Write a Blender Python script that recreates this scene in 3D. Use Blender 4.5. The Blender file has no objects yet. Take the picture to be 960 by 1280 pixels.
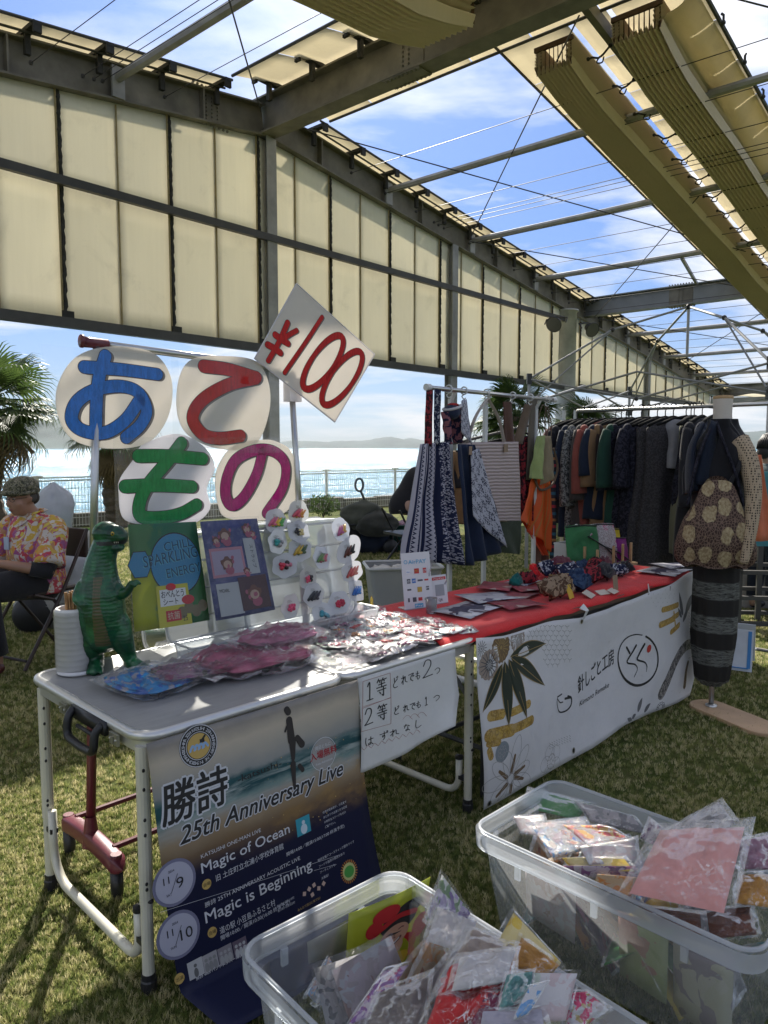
import bpy, bmesh, math, random
from math import sin, cos, pi, radians, sqrt, atan2, floor
from mathutils import Vector, Matrix, noise
random.seed(7)
SC = bpy.context.scene
COL = SC.collection
# camera, sky, sun, exposure
EYE = 1.41
PITCH = radians(4.95)
cam_d = bpy.data.cameras.new('camera'); cam = bpy.data.objects.new('camera', cam_d); COL.objects.link(cam)
cam_d.sensor_fit = 'VERTICAL'; cam_d.sensor_height = 36.0; cam_d.sensor_width = 27.0; cam_d.lens = 924.0 / 1280 * 36
cam_d.clip_end = 60000; cam_d.clip_start = 0.05
cam.location = (0, 0, EYE); cam.rotation_euler = (radians(90) - PITCH, 0, 0)
SC.camera = cam
SUN_AZ = radians(-8); SUN_EL = radians(40)
W = bpy.data.worlds.new('World'); SC.world = W; W.use_nodes = True
nt = W.node_tree; nt.nodes.clear()
def wn(t, **k):
 n = nt.nodes.new(t)
 for a, b in k.items(): setattr(n, a, b)
 return n
sky = wn('ShaderNodeTexSky', sky_type='NISHITA', sun_disc=False)
sky.sun_elevation = SUN_EL; sky.sun_rotation = SUN_AZ; sky.altitude = 0; sky.air_density = 1.0; sky.dust_density = 0.3; sky.ozone_density = 3.0
geo = wn('ShaderNodeTexCoord')
sep = wn('ShaderNodeSeparateXYZ'); nt.links.new(geo.outputs['Generated'], sep.inputs[0])
zz = wn('ShaderNodeMath', operation='MAXIMUM'); nt.links.new(sep.outputs[2], zz.inputs[0]); zz.inputs[1].default_value = 0.0
za = wn('ShaderNodeMath', operation='ADD'); nt.links.new(zz.outputs[0], za.inputs[0]); za.inputs[1].default_value = 0.16
dx = wn('ShaderNodeMath', operation='DIVIDE'); nt.links.new(sep.outputs[0], dx.inputs[0]); nt.links.new(za.outputs[0], dx.inputs[1])
dy = wn('ShaderNodeMath', operation='DIVIDE'); nt.links.new(sep.outputs[1], dy.inputs[0]); nt.links.new(za.outputs[0], dy.inputs[1])
cmb = wn('ShaderNodeCombineXYZ'); nt.links.new(dx.outputs[0], cmb.inputs[0]); nt.links.new(dy.outputs[0], cmb.inputs[1])
mp = wn('ShaderNodeMapping'); mp.inputs['Scale'].default_value = (0.75, 1.25, 1); mp.inputs['Rotation'].default_value = (0, 0, radians(28)); mp.inputs['Location'].default_value = (7.7, 0.2, 0)
nt.links.new(cmb.outputs[0], mp.inputs[0])
no1 = wn('ShaderNodeTexNoise'); no1.inputs['Scale'].default_value = 1.15; no1.inputs['Detail'].default_value = 9; no1.inputs['Roughness'].default_value = 0.56; no1.inputs['Distortion'].default_value = 0.35
nt.links.new(mp.outputs[0], no1.inputs[0])
rmp = wn('ShaderNodeValToRGB'); rmp.color_ramp.elements[0].position = 0.43; rmp.color_ramp.elements[1].position = 0.62
nt.links.new(no1.outputs[0], rmp.inputs[0])
hz_ = wn('ShaderNodeMapRange'); hz_.inputs[1].default_value = 0.0; hz_.inputs[2].default_value = 0.22; hz_.inputs[3].default_value = 0.22; hz_.inputs[4].default_value = 0.05
nt.links.new(sep.outputs[2], hz_.inputs[0])
mx = wn('ShaderNodeMath', operation='MAXIMUM'); nt.links.new(rmp.outputs[0], mx.inputs[0]); nt.links.new(hz_.outputs[0], mx.inputs[1])
mc = wn('ShaderNodeMath', operation='MULTIPLY'); nt.links.new(mx.outputs[0], mc.inputs[0]); mc.inputs[1].default_value = 0.86
mixc = wn('ShaderNodeMix', data_type='RGBA'); nt.links.new(mc.outputs[0], mixc.inputs[0])
skt = wn('ShaderNodeMix', data_type='RGBA', blend_type='MULTIPLY'); skt.inputs[0].default_value = 1; skt.inputs[7].default_value = (.44, .56, .78, 1); nt.links.new(sky.outputs[0], skt.inputs[6]); nt.links.new(skt.outputs[2], mixc.inputs[6]); mixc.inputs[7].default_value = (8.6, 8.4, 8.1, 1)
lo_ = wn('ShaderNodeMapRange'); lo_.inputs[1].default_value = 0; lo_.inputs[2].default_value = .6; lo_.inputs[3].default_value = .56; lo_.inputs[4].default_value = 1.05; nt.links.new(sep.outputs[2], lo_.inputs[0])
lom = wn('ShaderNodeMix', data_type='RGBA', blend_type='MULTIPLY'); lom.inputs[0].default_value = 1; nt.links.new(mixc.outputs[2], lom.inputs[6]); nt.links.new(lo_.outputs[0], lom.inputs[7])
bg = wn('ShaderNodeBackground'); bg.inputs[1].default_value = 0.10; nt.links.new(lom.outputs[2], bg.inputs[0])
wo = wn('ShaderNodeOutputWorld'); nt.links.new(bg.outputs[0], wo.inputs[0])
sl = bpy.data.lights.new('sun', 'SUN'); sun = bpy.data.objects.new('sun', sl); COL.objects.link(sun)
sl.energy = 5.0; sl.angle = radians(0.53); sl.color = (1.0, 0.94, 0.84)
SD = Vector((sin(SUN_AZ) * cos(SUN_EL), cos(SUN_AZ) * cos(SUN_EL), sin(SUN_EL)))
sun.rotation_euler = (-SD).to_track_quat('-Z', 'Y').to_euler()
SC.view_settings.view_transform = 'Standard'; SC.view_settings.look = 'None'; SC.view_settings.exposure = 1.0; SC.view_settings.gamma = 1.0
SC.render.engine = 'CYCLES'
SC.cycles.max_bounces = 8; SC.cycles.transparent_max_bounces = 24; SC.cycles.transmission_bounces = 6; SC.cycles.caustics_reflective = False; SC.cycles.caustics_refractive = False
SC.cycles.sample_clamp_indirect = 6; SC.cycles.use_denoising = True
# helpers
def V(*a): return Vector(a)
FPX = 924.0
def ray(px, py):
 u = (px - 480) / FPX; v = (640 - py) / FPX
 return Vector((u, cos(PITCH) + v * sin(PITCH), -sin(PITCH) + v * cos(PITCH)))
def at_z(px, py, z=0.0):
 r = ray(px, py); return Vector((0, 0, EYE)) + r * ((z - EYE) / r.z)
def at_plane(px, py, p0, n):
 r = ray(px, py); o = Vector((0, 0, EYE)); return o + r * ((Vector(p0) - o).dot(n) / r.dot(n))
def at_y(px, py, Y):
 r = ray(px, py); return Vector((0, 0, EYE)) + r * (Y / r.y)
def tag(o, label=None, cat=None, group=None, kind=None):
 if label: o['label'] = label
 if cat: o['category'] = cat
 if group: o['group'] = group
 if kind: o['kind'] = kind
 return o
def empty(name, label=None, cat=None, group=None, loc=(0, 0, 0), rz=0.0, kind=None):
 o = bpy.data.objects.new(name, None); COL.objects.link(o); o.location = loc; o.rotation_euler = (0, 0, rz); o.empty_display_size = 0.1
 return tag(o, label, cat, group, kind)
class MB:
 def __init__(s): s.v = []; s.f = []; s.m = []; s.uv = None
 def add(s, vs, fs, mi=0):
  b = len(s.v); s.v += [tuple(p) for p in vs]; s.f += [tuple(b + i for i in f) for f in fs]; s.m += [mi] * len(fs)
 def box(s, lo, hi, mi=0, M=None):
  x0, y0, z0 = lo; x1, y1, z1 = hi
  vs = [(x0, y0, z0), (x1, y0, z0), (x1, y1, z0), (x0, y1, z0), (x0, y0, z1), (x1, y0, z1), (x1, y1, z1), (x0, y1, z1)]
  if M is not None: vs = [M @ Vector(p) for p in vs]
  s.add(vs, [(0, 3, 2, 1), (4, 5, 6, 7), (0, 1, 5, 4), (1, 2, 6, 5), (2, 3, 7, 6), (3, 0, 4, 7)], mi)
  return s
 def beam(s, a, b, w, h, up=(0, 0, 1), mi=0):
  a = Vector(a); b = Vector(b); d = (b - a).normalized(); up = Vector(up); sd = d.cross(up).normalized(); u = sd.cross(d).normalized()
  vs = []
  for p in (a, b):
   for i, j in ((-1, -1), (1, -1), (1, 1), (-1, 1)): vs.append(p + sd * (i * w / 2) + u * (j * h / 2))
  s.add(vs, [(0, 1, 2, 3), (7, 6, 5, 4), (0, 4, 5, 1), (1, 5, 6, 2), (2, 6, 7, 3), (3, 7, 4, 0)], mi); return s
 def ibeam(s, a, b, w, h, tf=0.02, tw=0.012):
  a = Vector(a); b = Vector(b); d = (b - a).normalized(); up = Vector((0, 0, 1)) if abs(d.z) < .9 else Vector((0.755, -0.656, 0))
  sd = d.cross(up).normalized(); u = sd.cross(d).normalized()
  s.beam(a + u * (h / 2 - tf / 2), b + u * (h / 2 - tf / 2), w, tf, u); s.beam(a - u * (h / 2 - tf / 2), b - u * (h / 2 - tf / 2), w, tf, u)
  s.beam(a, b, tw, h - 2 * tf, u); return s
 def tube(s, pts, r, n=8, closed=False, caps=True, mi=0, flat=None):
  pts = [Vector(p) for p in pts]; N = len(pts); rr = r if isinstance(r, (list, tuple)) else [r] * N
  ref = None; base = len(s.v)
  for i, p in enumerate(pts):
   if closed: d = (pts[(i + 1) % N] - pts[i - 1])
   else: d = pts[min(i + 1, N - 1)] - pts[max(i - 1, 0)]
   d = d.normalized() if d.length > 1e-9 else Vector((0, 0, 1))
   if ref is None: ref = Vector((0, 0, 1)) if abs(d.z) < .9 else Vector((1, 0, 0))
   a = d.cross(ref)
   if a.length < 1e-4: a = d.orthogonal()
   a.normalize(); b = a.cross(d).normalized(); ref = b
   fx = fy = 1
   if flat: fx, fy = flat
   for k in range(n):
    t = 2 * pi * k / n; s.v.append(tuple(p + a * (cos(t) * rr[i] * fx) + b * (sin(t) * rr[i] * fy)))
  M = N if closed else N - 1
  for i in range(M):
   for k in range(n):
    i2 = (i + 1) % N; k2 = (k + 1) % n
    s.f.append((base + i * n + k, base + i2 * n + k, base + i2 * n + k2, base + i * n + k2)); s.m.append(mi)
  if caps and not closed:
   s.f.append(tuple(base + k for k in range(n))); s.m.append(mi)
   s.f.append(tuple(base + (N - 1) * n + k for k in reversed(range(n)))); s.m.append(mi)
  return s
 def grid(s, fn, nu, nv, mi=0, uv=False, closeu=False):
  base = len(s.v); U = nu if closeu else nu + 1
  for j in range(nv + 1):
   for i in range(U): s.v.append(tuple(fn(i / nu, j / nv)))
  for j in range(nv):
   for i in range(nu):
    i2 = (i + 1) % U
    s.f.append((base + j * U + i, base + j * U + i2, base + (j + 1) * U + i2, base + (j + 1) * U + i)); s.m.append(mi)
  return s
 def lathe(s, prof, n=20, c=(0, 0, 0), mi=0, ax=None):
  base = len(s.v); c = Vector(c)
  for (r, z) in prof:
   for k in range(n):
    t = 2 * pi * k / n; p = Vector((r * cos(t), r * sin(t), z))
    if ax is not None: p = ax @ p
    s.v.append(tuple(c + p))
  for i in range(len(prof) - 1):
   for k in range(n):
    k2 = (k + 1) % n; s.f.append((base + i * n + k, base + i * n + k2, base + (i + 1) * n + k2, base + (i + 1) * n + k)); s.m.append(mi)
  return s
 def ell(s, c, r, nu=12, nv=8, mi=0, M=None):
  base = len(s.v); c = Vector(c); R = r if isinstance(r, (tuple, list)) else (r, r, r)
  def P(th, ph):
   p = Vector((R[0] * sin(ph) * cos(th), R[1] * sin(ph) * sin(th), R[2] * cos(ph)))
   if M is not None: p = M @ p
   return tuple(c + p)
  s.v.append(P(0, 0))
  for j in range(1, nv):
   for i in range(nu): s.v.append(P(2 * pi * i / nu, pi * j / nv))
  s.v.append(P(0, pi)); e = len(s.v) - 1
  for i in range(nu):
   i2 = (i + 1) % nu; s.f.append((base, base + 1 + i, base + 1 + i2)); s.m.append(mi)
   for j in range(nv - 2):
    a = base + 1 + j * nu; s.f.append((a + i, a + nu + i, a + nu + i2, a + i2)); s.m.append(mi)
   a = base + 1 + (nv - 2) * nu; s.f.append((a + i, e, a + i2)); s.m.append(mi)
  return s
 def prism(s, poly, fn, d0, d1, mi=0):
  """poly: list of (u,v); fn(u,v,d)->point."""
  n = len(poly); base = len(s.v)
  for d in (d0, d1):
   for (u, v) in poly: s.v.append(tuple(fn(u, v, d)))
  s.f.append(tuple(base + i for i in range(n))); s.f.append(tuple(base + n + i for i in reversed(range(n)))); s.m += [mi, mi]
  for i in range(n):
   j = (i + 1) % n; s.f.append((base + j, base + i, base + n + i, base + n + j)); s.m.append(mi)
  return s
def obj(name, mb, mat, parent=None, smooth=False, fixn=False, solid=0, bevel=0, sub=0, local=True):
 me = bpy.data.meshes.new(name)
 me.from_pydata(mb.v, [], mb.f)
 mats = mat if isinstance(mat, (list, tuple)) else [mat]
 for m in mats: me.materials.append(m)
 if len(mats) > 1: me.polygons.foreach_set('material_index', mb.m)
 if fixn:
  bm = bmesh.new(); bm.from_mesh(me); bmesh.ops.recalc_face_normals(bm, faces=bm.faces); bm.to_mesh(me); bm.free()
 if smooth: me.polygons.foreach_set('use_smooth', [True] * len(me.polygons))
 o = bpy.data.objects.new(name, me); COL.objects.link(o)
 if mb.uv:
  ul = me.uv_layers.new(name='UVMap')
  for l in me.loops: ul.data[l.index].uv = mb.uv[l.vertex_index]
 if parent is not None: o.parent = parent
 if bevel:
  m = o.modifiers.new('b', 'BEVEL'); m.width = bevel; m.segments = 2; m.limit_method = 'ANGLE'; m.angle_limit = radians(40)
 if solid:
  m = o.modifiers.new('s', 'SOLIDIFY'); m.thickness = solid; m.offset = 0
 if sub:
  m = o.modifiers.new('u', 'SUBSURF'); m.levels = sub; m.render_levels = sub
 return o
def gridobj(name, fn, nu, nv, mat, parent=None, smooth=True, solid=0):
 """sheet with its own UVs 0..1"""
 mb = MB(); mb.grid(fn, nu, nv); mb.uv = [(i / nu, j / nv) for j in range(nv + 1) for i in range(nu + 1)]
 return obj(name, mb, mat, parent, smooth=smooth, solid=solid)
def dup(o, parent=None, loc=None, rot=None, scale=None):
 c = o.copy(); COL.objects.link(c); c.parent = parent
 if loc is not None: c.location = loc
 if rot is not None: c.rotation_euler = rot
 if scale is not None: c.scale = scale
 return c
def tdup(root, loc, rz, label=None):
 r = root.copy(); COL.objects.link(r); r.location = loc; r.rotation_euler = (0, 0, rz)
 if label: r['label'] = label
 for ch in list(root.children):
  c = dup(ch, r)
  for g in list(ch.children): dup(g, c)
 return r
def cr(pts, n=6, closed=False):
 """Catmull-Rom through points"""
 P = [Vector(p) for p in pts]; out = []; N = len(P)
 rng = range(N) if closed else range(N - 1)
 for i in rng:
  p0 = P[i - 1] if (closed or i > 0) else P[0] * 2 - P[1]; p1 = P[i]; p2 = P[(i + 1) % N]
  p3 = P[(i + 2) % N] if (closed or i + 2 < N) else P[-1] * 2 - P[-2]
  for k in range(n):
   t = k / n; out.append(0.5 * ((2 * p1) + (-p0 + p2) * t + (2 * p0 - 5 * p1 + 4 * p2 - p3) * t * t + (-p0 + 3 * p1 - 3 * p2 + p3) * t ** 3))
 if not closed: out.append(P[-1])
 return out
def remesh_obj(name, mb, mat, parent=None, voxel=0.012, smooth_it=4, matfn=None, post=None):
 """fuse overlapping closed shapes into ONE continuous surface"""
 me = bpy.data.meshes.new('t'); me.from_pydata(mb.v, [], mb.f)
 bm = bmesh.new(); bm.from_mesh(me); bmesh.ops.recalc_face_normals(bm, faces=bm.faces); bm.to_mesh(me); bm.free()
 t = bpy.data.objects.new('t', me); COL.objects.link(t)
 r = t.modifiers.new('r', 'REMESH'); r.mode = 'VOXEL'; r.voxel_size = voxel
 if smooth_it:
  q = t.modifiers.new('q', 'SMOOTH'); q.iterations = smooth_it; q.factor = 0.5
 dg = bpy.context.evaluated_depsgraph_get(); nm = bpy.data.meshes.new_from_object(t.evaluated_get(dg))
 bpy.data.objects.remove(t); bpy.data.meshes.remove(me)
 nm.name = name
 nm.materials.clear()
 mats = mat if isinstance(mat, (list, tuple)) else [mat]
 for m in mats: nm.materials.append(m)
 if post:
  for v in nm.vertices: v.co = post(v.co)
 if matfn:
  nm.polygons.foreach_set('material_index', [matfn(p.center) for p in nm.polygons])
 nm.polygons.foreach_set('use_smooth', [True] * len(nm.polygons))
 o = bpy.data.objects.new(name, nm); COL.objects.link(o)
 if parent is not None: o.parent = parent
 return o
# materials
MATS = {}
class NT:
 def __init__(s, name):
  s.mat = bpy.data.materials.new(name); s.mat.use_nodes = True; s.t = s.mat.node_tree; s.t.nodes.clear()
  s.out = s.n('ShaderNodeOutputMaterial')
 def n(s, t, **k):
  x = s.t.nodes.new(t)
  for a, b in k.items(): setattr(x, a, b)
  return x
 def l(s, a, b): s.t.links.new(a, b)
 def coord(s, kind='Object', scale=(1, 1, 1), rot=(0, 0, 0), loc=(0, 0, 0)):
  c = s.n('ShaderNodeTexCoord'); m = s.n('ShaderNodeMapping'); m.inputs['Scale'].default_value = scale; m.inputs['Rotation'].default_value = rot; m.inputs['Location'].default_value = loc
  s.l(c.outputs[kind], m.inputs[0]); return m.outputs[0]
 def noise(s, vec, scale, detail=4, rough=.55, dist=0):
  x = s.n('ShaderNodeTexNoise'); x.inputs['Scale'].default_value = scale; x.inputs['Detail'].default_value = detail; x.inputs['Roughness'].default_value = rough; x.inputs['Distortion'].default_value = dist
  if vec is not None: s.l(vec, x.inputs[0])
  return x.outputs[0]
 def ramp(s, fac, stops, interp='LINEAR'):
  r = s.n('ShaderNodeValToRGB'); r.color_ramp.interpolation = interp; e = r.color_ramp.elements
  while len(e) < len(stops): e.new(.5)
  for q, (p, c) in zip(e, stops):
   q.position = p; q.color = (*c, 1) if len(c) == 3 else c
  s.l(fac, r.inputs[0]); return r.outputs[0]
 def mix(s, fac, a, b, blend='MIX'):
  m = s.n('ShaderNodeMix', data_type='RGBA', blend_type=blend)
  for sock, v in ((0, fac), (6, a), (7, b)):
   if hasattr(v, 'links') or isinstance(v, bpy.types.NodeSocket): s.l(v, m.inputs[sock])
   else: m.inputs[sock].default_value = v if sock == 0 else (*v, 1)
  return m.outputs[2]
 def math(s, op, a, b=0.0, c=None):
  m = s.n('ShaderNodeMath', operation=op)
  for i, v in enumerate((a, b) if c is None else (a, b, c)):
   if isinstance(v, bpy.types.NodeSocket): s.l(v, m.inputs[i])
   else: m.inputs[i].default_value = v
  return m.outputs[0]
 def bsdf(s, col, rough=.6, metal=0, bump=None, bstr=.3, bdist=.002, spec=.5, **kw):
  b = s.n('ShaderNodeBsdfPrincipled')
  if isinstance(col, bpy.types.NodeSocket): s.l(col, b.inputs['Base Color'])
  else: b.inputs['Base Color'].default_value = (*col, 1)
  if isinstance(rough, bpy.types.NodeSocket): s.l(rough, b.inputs['Roughness'])
  else: b.inputs['Roughness'].default_value = rough
  b.inputs['Metallic'].default_value = metal; b.inputs['Specular IOR Level'].default_value = spec
  for k, v in kw.items():
   b.inputs[k.replace('_', ' ')].default_value = v
  if bump is not None:
   q = s.n('ShaderNodeBump'); q.inputs['Strength'].default_value = bstr; q.inputs['Distance'].default_value = bdist; s.l(bump, q.inputs['Height']); s.l(q.outputs[0], b.inputs['Normal'])
  return b.outputs[0]
 def done(s, sh): s.l(sh, s.out.inputs[0]); return s.mat
def paint(name, col, rough=.5, metal=0, var=.12, vs=6, bump=.15, bs=60, spec=.5, bd=.002, **kw):
 if name in MATS: return MATS[name]
 N = NT(name); co = N.coord('Object')
 a = tuple(c * (1 - var) for c in col); b = tuple(min(1, c * (1 + var)) for c in col)
 f = N.noise(co, vs, 5, .6); c = N.ramp(f, [(.3, a), (.7, b)])
 bp = N.noise(co, bs, 3, .6)
 m = N.done(N.bsdf(c, rough, metal, bp if bump else None, bump, bd, spec, **kw)); MATS[name] = m; return m
def fabric(name, col, var=.15, rough=.85, trans=0.0, wave=900):
 if name in MATS: return MATS[name]
 N = NT(name); co = N.coord('Object')
 a = tuple(c * (1 - var) for c in col); b = tuple(min(1, c * (1 + var)) for c in col)
 f = N.noise(co, 9, 6, .65); c = N.ramp(f, [(.3, a), (.7, b)])
 w = N.noise(co, wave, 2, .7); big = N.noise(co, 14, 3, .5)
 h = N.math('ADD', N.math('MULTIPLY', w, .25), big)
 s = N.bsdf(c, rough, 0, h, .5, .01, .2, Sheen_Weight=.15)
 if trans:
  t = N.n('ShaderNodeBsdfTranslucent'); N.l(c, t.inputs[0]); x = N.n('ShaderNodeMixShader'); x.inputs[0].default_value = trans
  N.l(s, x.inputs[1]); N.l(t.outputs[0], x.inputs[2]); s = x.outputs[0]
 m = N.done(s); MATS[name] = m; return m
def film(name, tint=(1, 1, 1), haze=.12, gloss=.5, bscale=14, rough=.12, bstr=.6, bdist=.02, crease=0.0):
 """clear wrinkled plastic film: see-through with sharp creased reflections"""
 if name in MATS: return MATS[name]
 N = NT(name); co = N.coord('Object')
 n1 = N.noise(co, bscale, 6, .62, 1.4)
 rg = N.math('ABSOLUTE', N.math('SUBTRACT', n1, .5));
 bp = N.n('ShaderNodeBump'); bp.inputs['Strength'].default_value = bstr; bp.inputs['Distance'].default_value = bdist; N.l(rg, bp.inputs['Height'])
 tr = N.n('ShaderNodeBsdfTransparent'); tr.inputs[0].default_value = (*tint, 1)
 gl = N.n('ShaderNodeBsdfGlossy'); gl.inputs['Roughness'].default_value = rough; gl.inputs[0].default_value = (1, 1, 1, 1); N.l(bp.outputs[0], gl.inputs['Normal'])
 df = N.n('ShaderNodeBsdfDiffuse'); df.inputs[0].default_value = (.85, .87, .9, 1)
 tl = N.n('ShaderNodeBsdfTranslucent'); tl.inputs[0].default_value = (.85, .87, .9, 1)
 dd = N.n('ShaderNodeMixShader'); dd.inputs[0].default_value = .5; N.l(df.outputs[0], dd.inputs[1]); N.l(tl.outputs[0], dd.inputs[2])
 fr = N.n('ShaderNodeFresnel'); fr.inputs[0].default_value = 1.4
 n2 = N.noise(co, bscale * 2.1, 3, .6, 1.8); c1 = N.ramp(rg, [(0, (1, 1, 1)), (.012, (0, 0, 0))]); c2 = N.ramp(N.math('ABSOLUTE', N.math('SUBTRACT', n2, .5)), [(0, (1, 1, 1)), (.010, (0, 0, 0))])
 cr_ = N.math('MULTIPLY', N.math('MAXIMUM', c1, c2), N.ramp(N.noise(co, bscale * .45, 3, .6), [(.47, (0, 0, 0)), (.6, (1, 1, 1))]))
 fm = N.math('MINIMUM', N.math('ADD', N.math('MULTIPLY', fr.outputs[0], gloss * 3.2), N.math('MULTIPLY', cr_, crease)), .9)
 m1 = N.n('ShaderNodeMixShader'); m1.inputs[0].default_value = haze; N.l(tr.outputs[0], m1.inputs[1]); N.l(dd.outputs[0], m1.inputs[2])
 m2 = N.n('ShaderNodeMixShader'); N.l(fm, m2.inputs[0]); N.l(m1.outputs[0], m2.inputs[1]); N.l(gl.outputs[0], m2.inputs[2])
 m = N.done(m2.outputs[0]); MATS[name] = m; return m
steel = paint('galvanised_steel', (.28, .28, .275), .55, .2, .25, 2.5, .2, 30)
steel_d = paint('dark_steel', (.06, .06, .058), .5, .3, .2, 4, .2, 40)
steel_b = paint('painted_beam', (.17, .16, .135), .6, .1, .34, 2.2, .3, 22, spec=.3)
conc = paint('column_concrete_steel', (.44, .44, .43), .7, .1, .2, 3, .3, 18)
cable_m = paint('cable_steel', (.05, .05, .055), .5, .4)
def canvas(name, col, tr=.45, streak=True):
 N = NT(name); co = N.coord('Object')
 f = N.noise(co, .8, 5, .6); f2 = N.noise(N.coord('Object', (12, 12, .6)), 1.6, 4, .6)
 c = N.ramp(N.math('ADD', N.math('MULTIPLY', f, .5), N.math('MULTIPLY', f2, .5)), [(.3, tuple(x * .93 for x in col)), (.65, col)])
 rn = N.n('ShaderNodeObjectInfo'); c = N.mix(N.math('MULTIPLY', rn.outputs['Random'], .22), c, tuple(x * .62 for x in col)); st = N.ramp(N.noise(co, 1.7, 7, .7, .6), [(.56, (0, 0, 0)), (.74, (.3, .3, .3))]); c = N.mix(st, c, tuple(x * .55 for x in col))
 w = N.noise(co, 160, 2, .6); big = N.noise(co, 3.2, 3, .5)
 h = N.math('ADD', N.math('MULTIPLY', w, .06), big)
 s = N.bsdf(c, .8, 0, h, .18, .03, .2)
 t = N.n('ShaderNodeBsdfTranslucent'); N.l(c, t.inputs[0]); x = N.n('ShaderNodeMixShader'); x.inputs[0].default_value = tr
 N.l(s, x.inputs[1]); N.l(t.outputs[0], x.inputs[2]); return N.done(x.outputs[0])
cream = canvas('cream_panel_fabric', (.87, .83, .70), .44)
cream_roof = canvas('cream_roof_fabric', (.86, .80, .64), .6)
tan_curtain = canvas('folded_curtain_fabric', (.80, .70, .60), .16)
# ground, sea, hills
TA = radians(41); TD = V(sin(TA), cos(TA), 0); ND = V(-cos(TA), sin(TA), 0)
def WP(t, n, z): return TD * t + ND * n + V(0, 0, z)
FA, FB = V(-5.35, 13.0, 0), V(-.9, 16.7, 0)          # the line of the sea fence
FDv = (FB - FA).normalized(); FN = V(-FDv.y, FDv.x, 0)
def grassmat(name, dark=1.0):
 N = NT(name); co = N.coord('Object')
 a = N.noise(co, .7, 4, .6); b = N.noise(co, 6, 5, .7); c = N.noise(co, 90, 3, .8)
 m = N.math('ADD', N.math('MULTIPLY', a, .35), N.math('ADD', N.math('MULTIPLY', b, .35), N.math('MULTIPLY', c, .3)))
 col = N.ramp(m, [(.34, (.05 * dark, .055 * dark, .018 * dark)), (.47, (.09 * dark, .12 * dark, .034 * dark)), (.58, (.19 * dark, .18 * dark, .07 * dark)), (.7, (.30 * dark, .25 * dark, .13 * dark))])
 return N.done(N.bsdf(col, .95, 0, c, .9, .03, .1))
lawn_m = grassmat('lawn_soil_and_turf', 1.0)
mb = MB()
g0 = FA - FDv * 400; g1 = FA + FDv * 900
gb0 = g0 - FN * 500; gb1 = g1 - FN * 500
mb.add([gb0, gb1, g1 + FN * .8, g0 + FN * .8, g0 + FN * 2.6 - V(0, 0, 3.2), g1 + FN * 2.6 - V(0, 0, 3.2)], [(0, 1, 2, 3), (3, 2, 5, 4)])
tag(obj('ground', mb, lawn_m), kind='structure')
N = NT('sea_water'); co = N.coord('Object')
w1 = N.noise(N.coord('Object', (1, 1, 1), (0, 0, .5)), .9, 8, .68, .3); w2 = N.noise(N.coord('Object', (.05, .14, 1)), 1.0, 6, .65)
wv = N.math('ADD', w1, N.math('MULTIPLY', w2, 3.5))
cs = N.noise(N.coord('Object', (.01, .03, 1)), 1, 5, .6)
sc_ = N.ramp(cs, [(.35, (.07, .15, .20)), (.65, (.11, .21, .26))])
dfs = N.n('ShaderNodeBsdfDiffuse'); N.l(sc_, dfs.inputs[0]); gls = N.n('ShaderNodeBsdfGlossy'); gls.inputs['Roughness'].default_value = .16; gls.inputs[0].default_value = (.86, .93, 1, 1)
bpw = N.n('ShaderNodeBump'); bpw.inputs['Strength'].default_value = .8; bpw.inputs['Distance'].default_value = .9; N.l(wv, bpw.inputs['Height']); N.l(bpw.outputs[0], gls.inputs['Normal'])
pt = N.ramp(N.noise(N.coord('Object', (.05, .30, 1)), 1, 12, .78), [(.42, (.06, .06, .06)), (.62, (.42, .42, .42))]); ms = N.n('ShaderNodeMixShader'); N.l(pt, ms.inputs[0]); N.l(dfs.outputs[0], ms.inputs[1]); N.l(gls.outputs[0], ms.inputs[2])
sea_m = N.done(ms.outputs[0])
mb = MB()
e0 = g0 + FN * 2.2 - V(0, 0, 2.4); e1 = g1 + FN * 2.2 - V(0, 0, 2.4)
mb.add([e0 - FDv * 12000, e1 + FDv * 12000, e1 + FDv * 12000 + FN * 30000, e0 - FDv * 12000 + FN * 30000], [(0, 1, 2, 3)])
tag(obj('sea', mb, sea_m), kind='structure')
hill_m = paint('far_hillside', (.035, .06, .05), .95, 0, .3, .004, 0, 1)
def hills(x0p, x1p, D, prof, depth, seed):
 mb = MB(); n = 90
 def f(u, v):
  px = x0p + (x1p - x0p) * u; X = (px - 480) / FPX * D
  k = u * (len(prof) - 1); i = min(int(k), len(prof) - 2); hgt = prof[i] * (1 - (k - i)) + prof[i + 1] * (k - i)
  hgt *= min(1, u * 12, (1 - u) * 12) * (1 + .16 * noise.noise(V(u * 16 + seed, seed, 0)) + .07 * noise.noise(V(u * 60, seed, 1)))
  r = sin(pi * min(1, v)) ; rough = 1 + .15 * noise.noise(V(u * 30, v * 5, seed))
  return V(X, D + depth * (v - .5), -2.5 + (hgt / FPX * D) * r * rough)
 mb.grid(f, n, 10); tag(obj('hills', mb, hill_m, smooth=True), kind='structure')
hills(-260, 160, 4200, [58, 62, 50, 55, 40, 46, 20, 4], 1500, 3)
hills(300, 760, 9000, [2, 7, 10, 8, 9, 13, 12, 8, 13, 16, 14, 18, 14, 9], 2500, 8)
hills(700, 1300, 7000, [10, 16, 24, 20, 26, 30, 24, 30, 26], 2500, 5)
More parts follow.
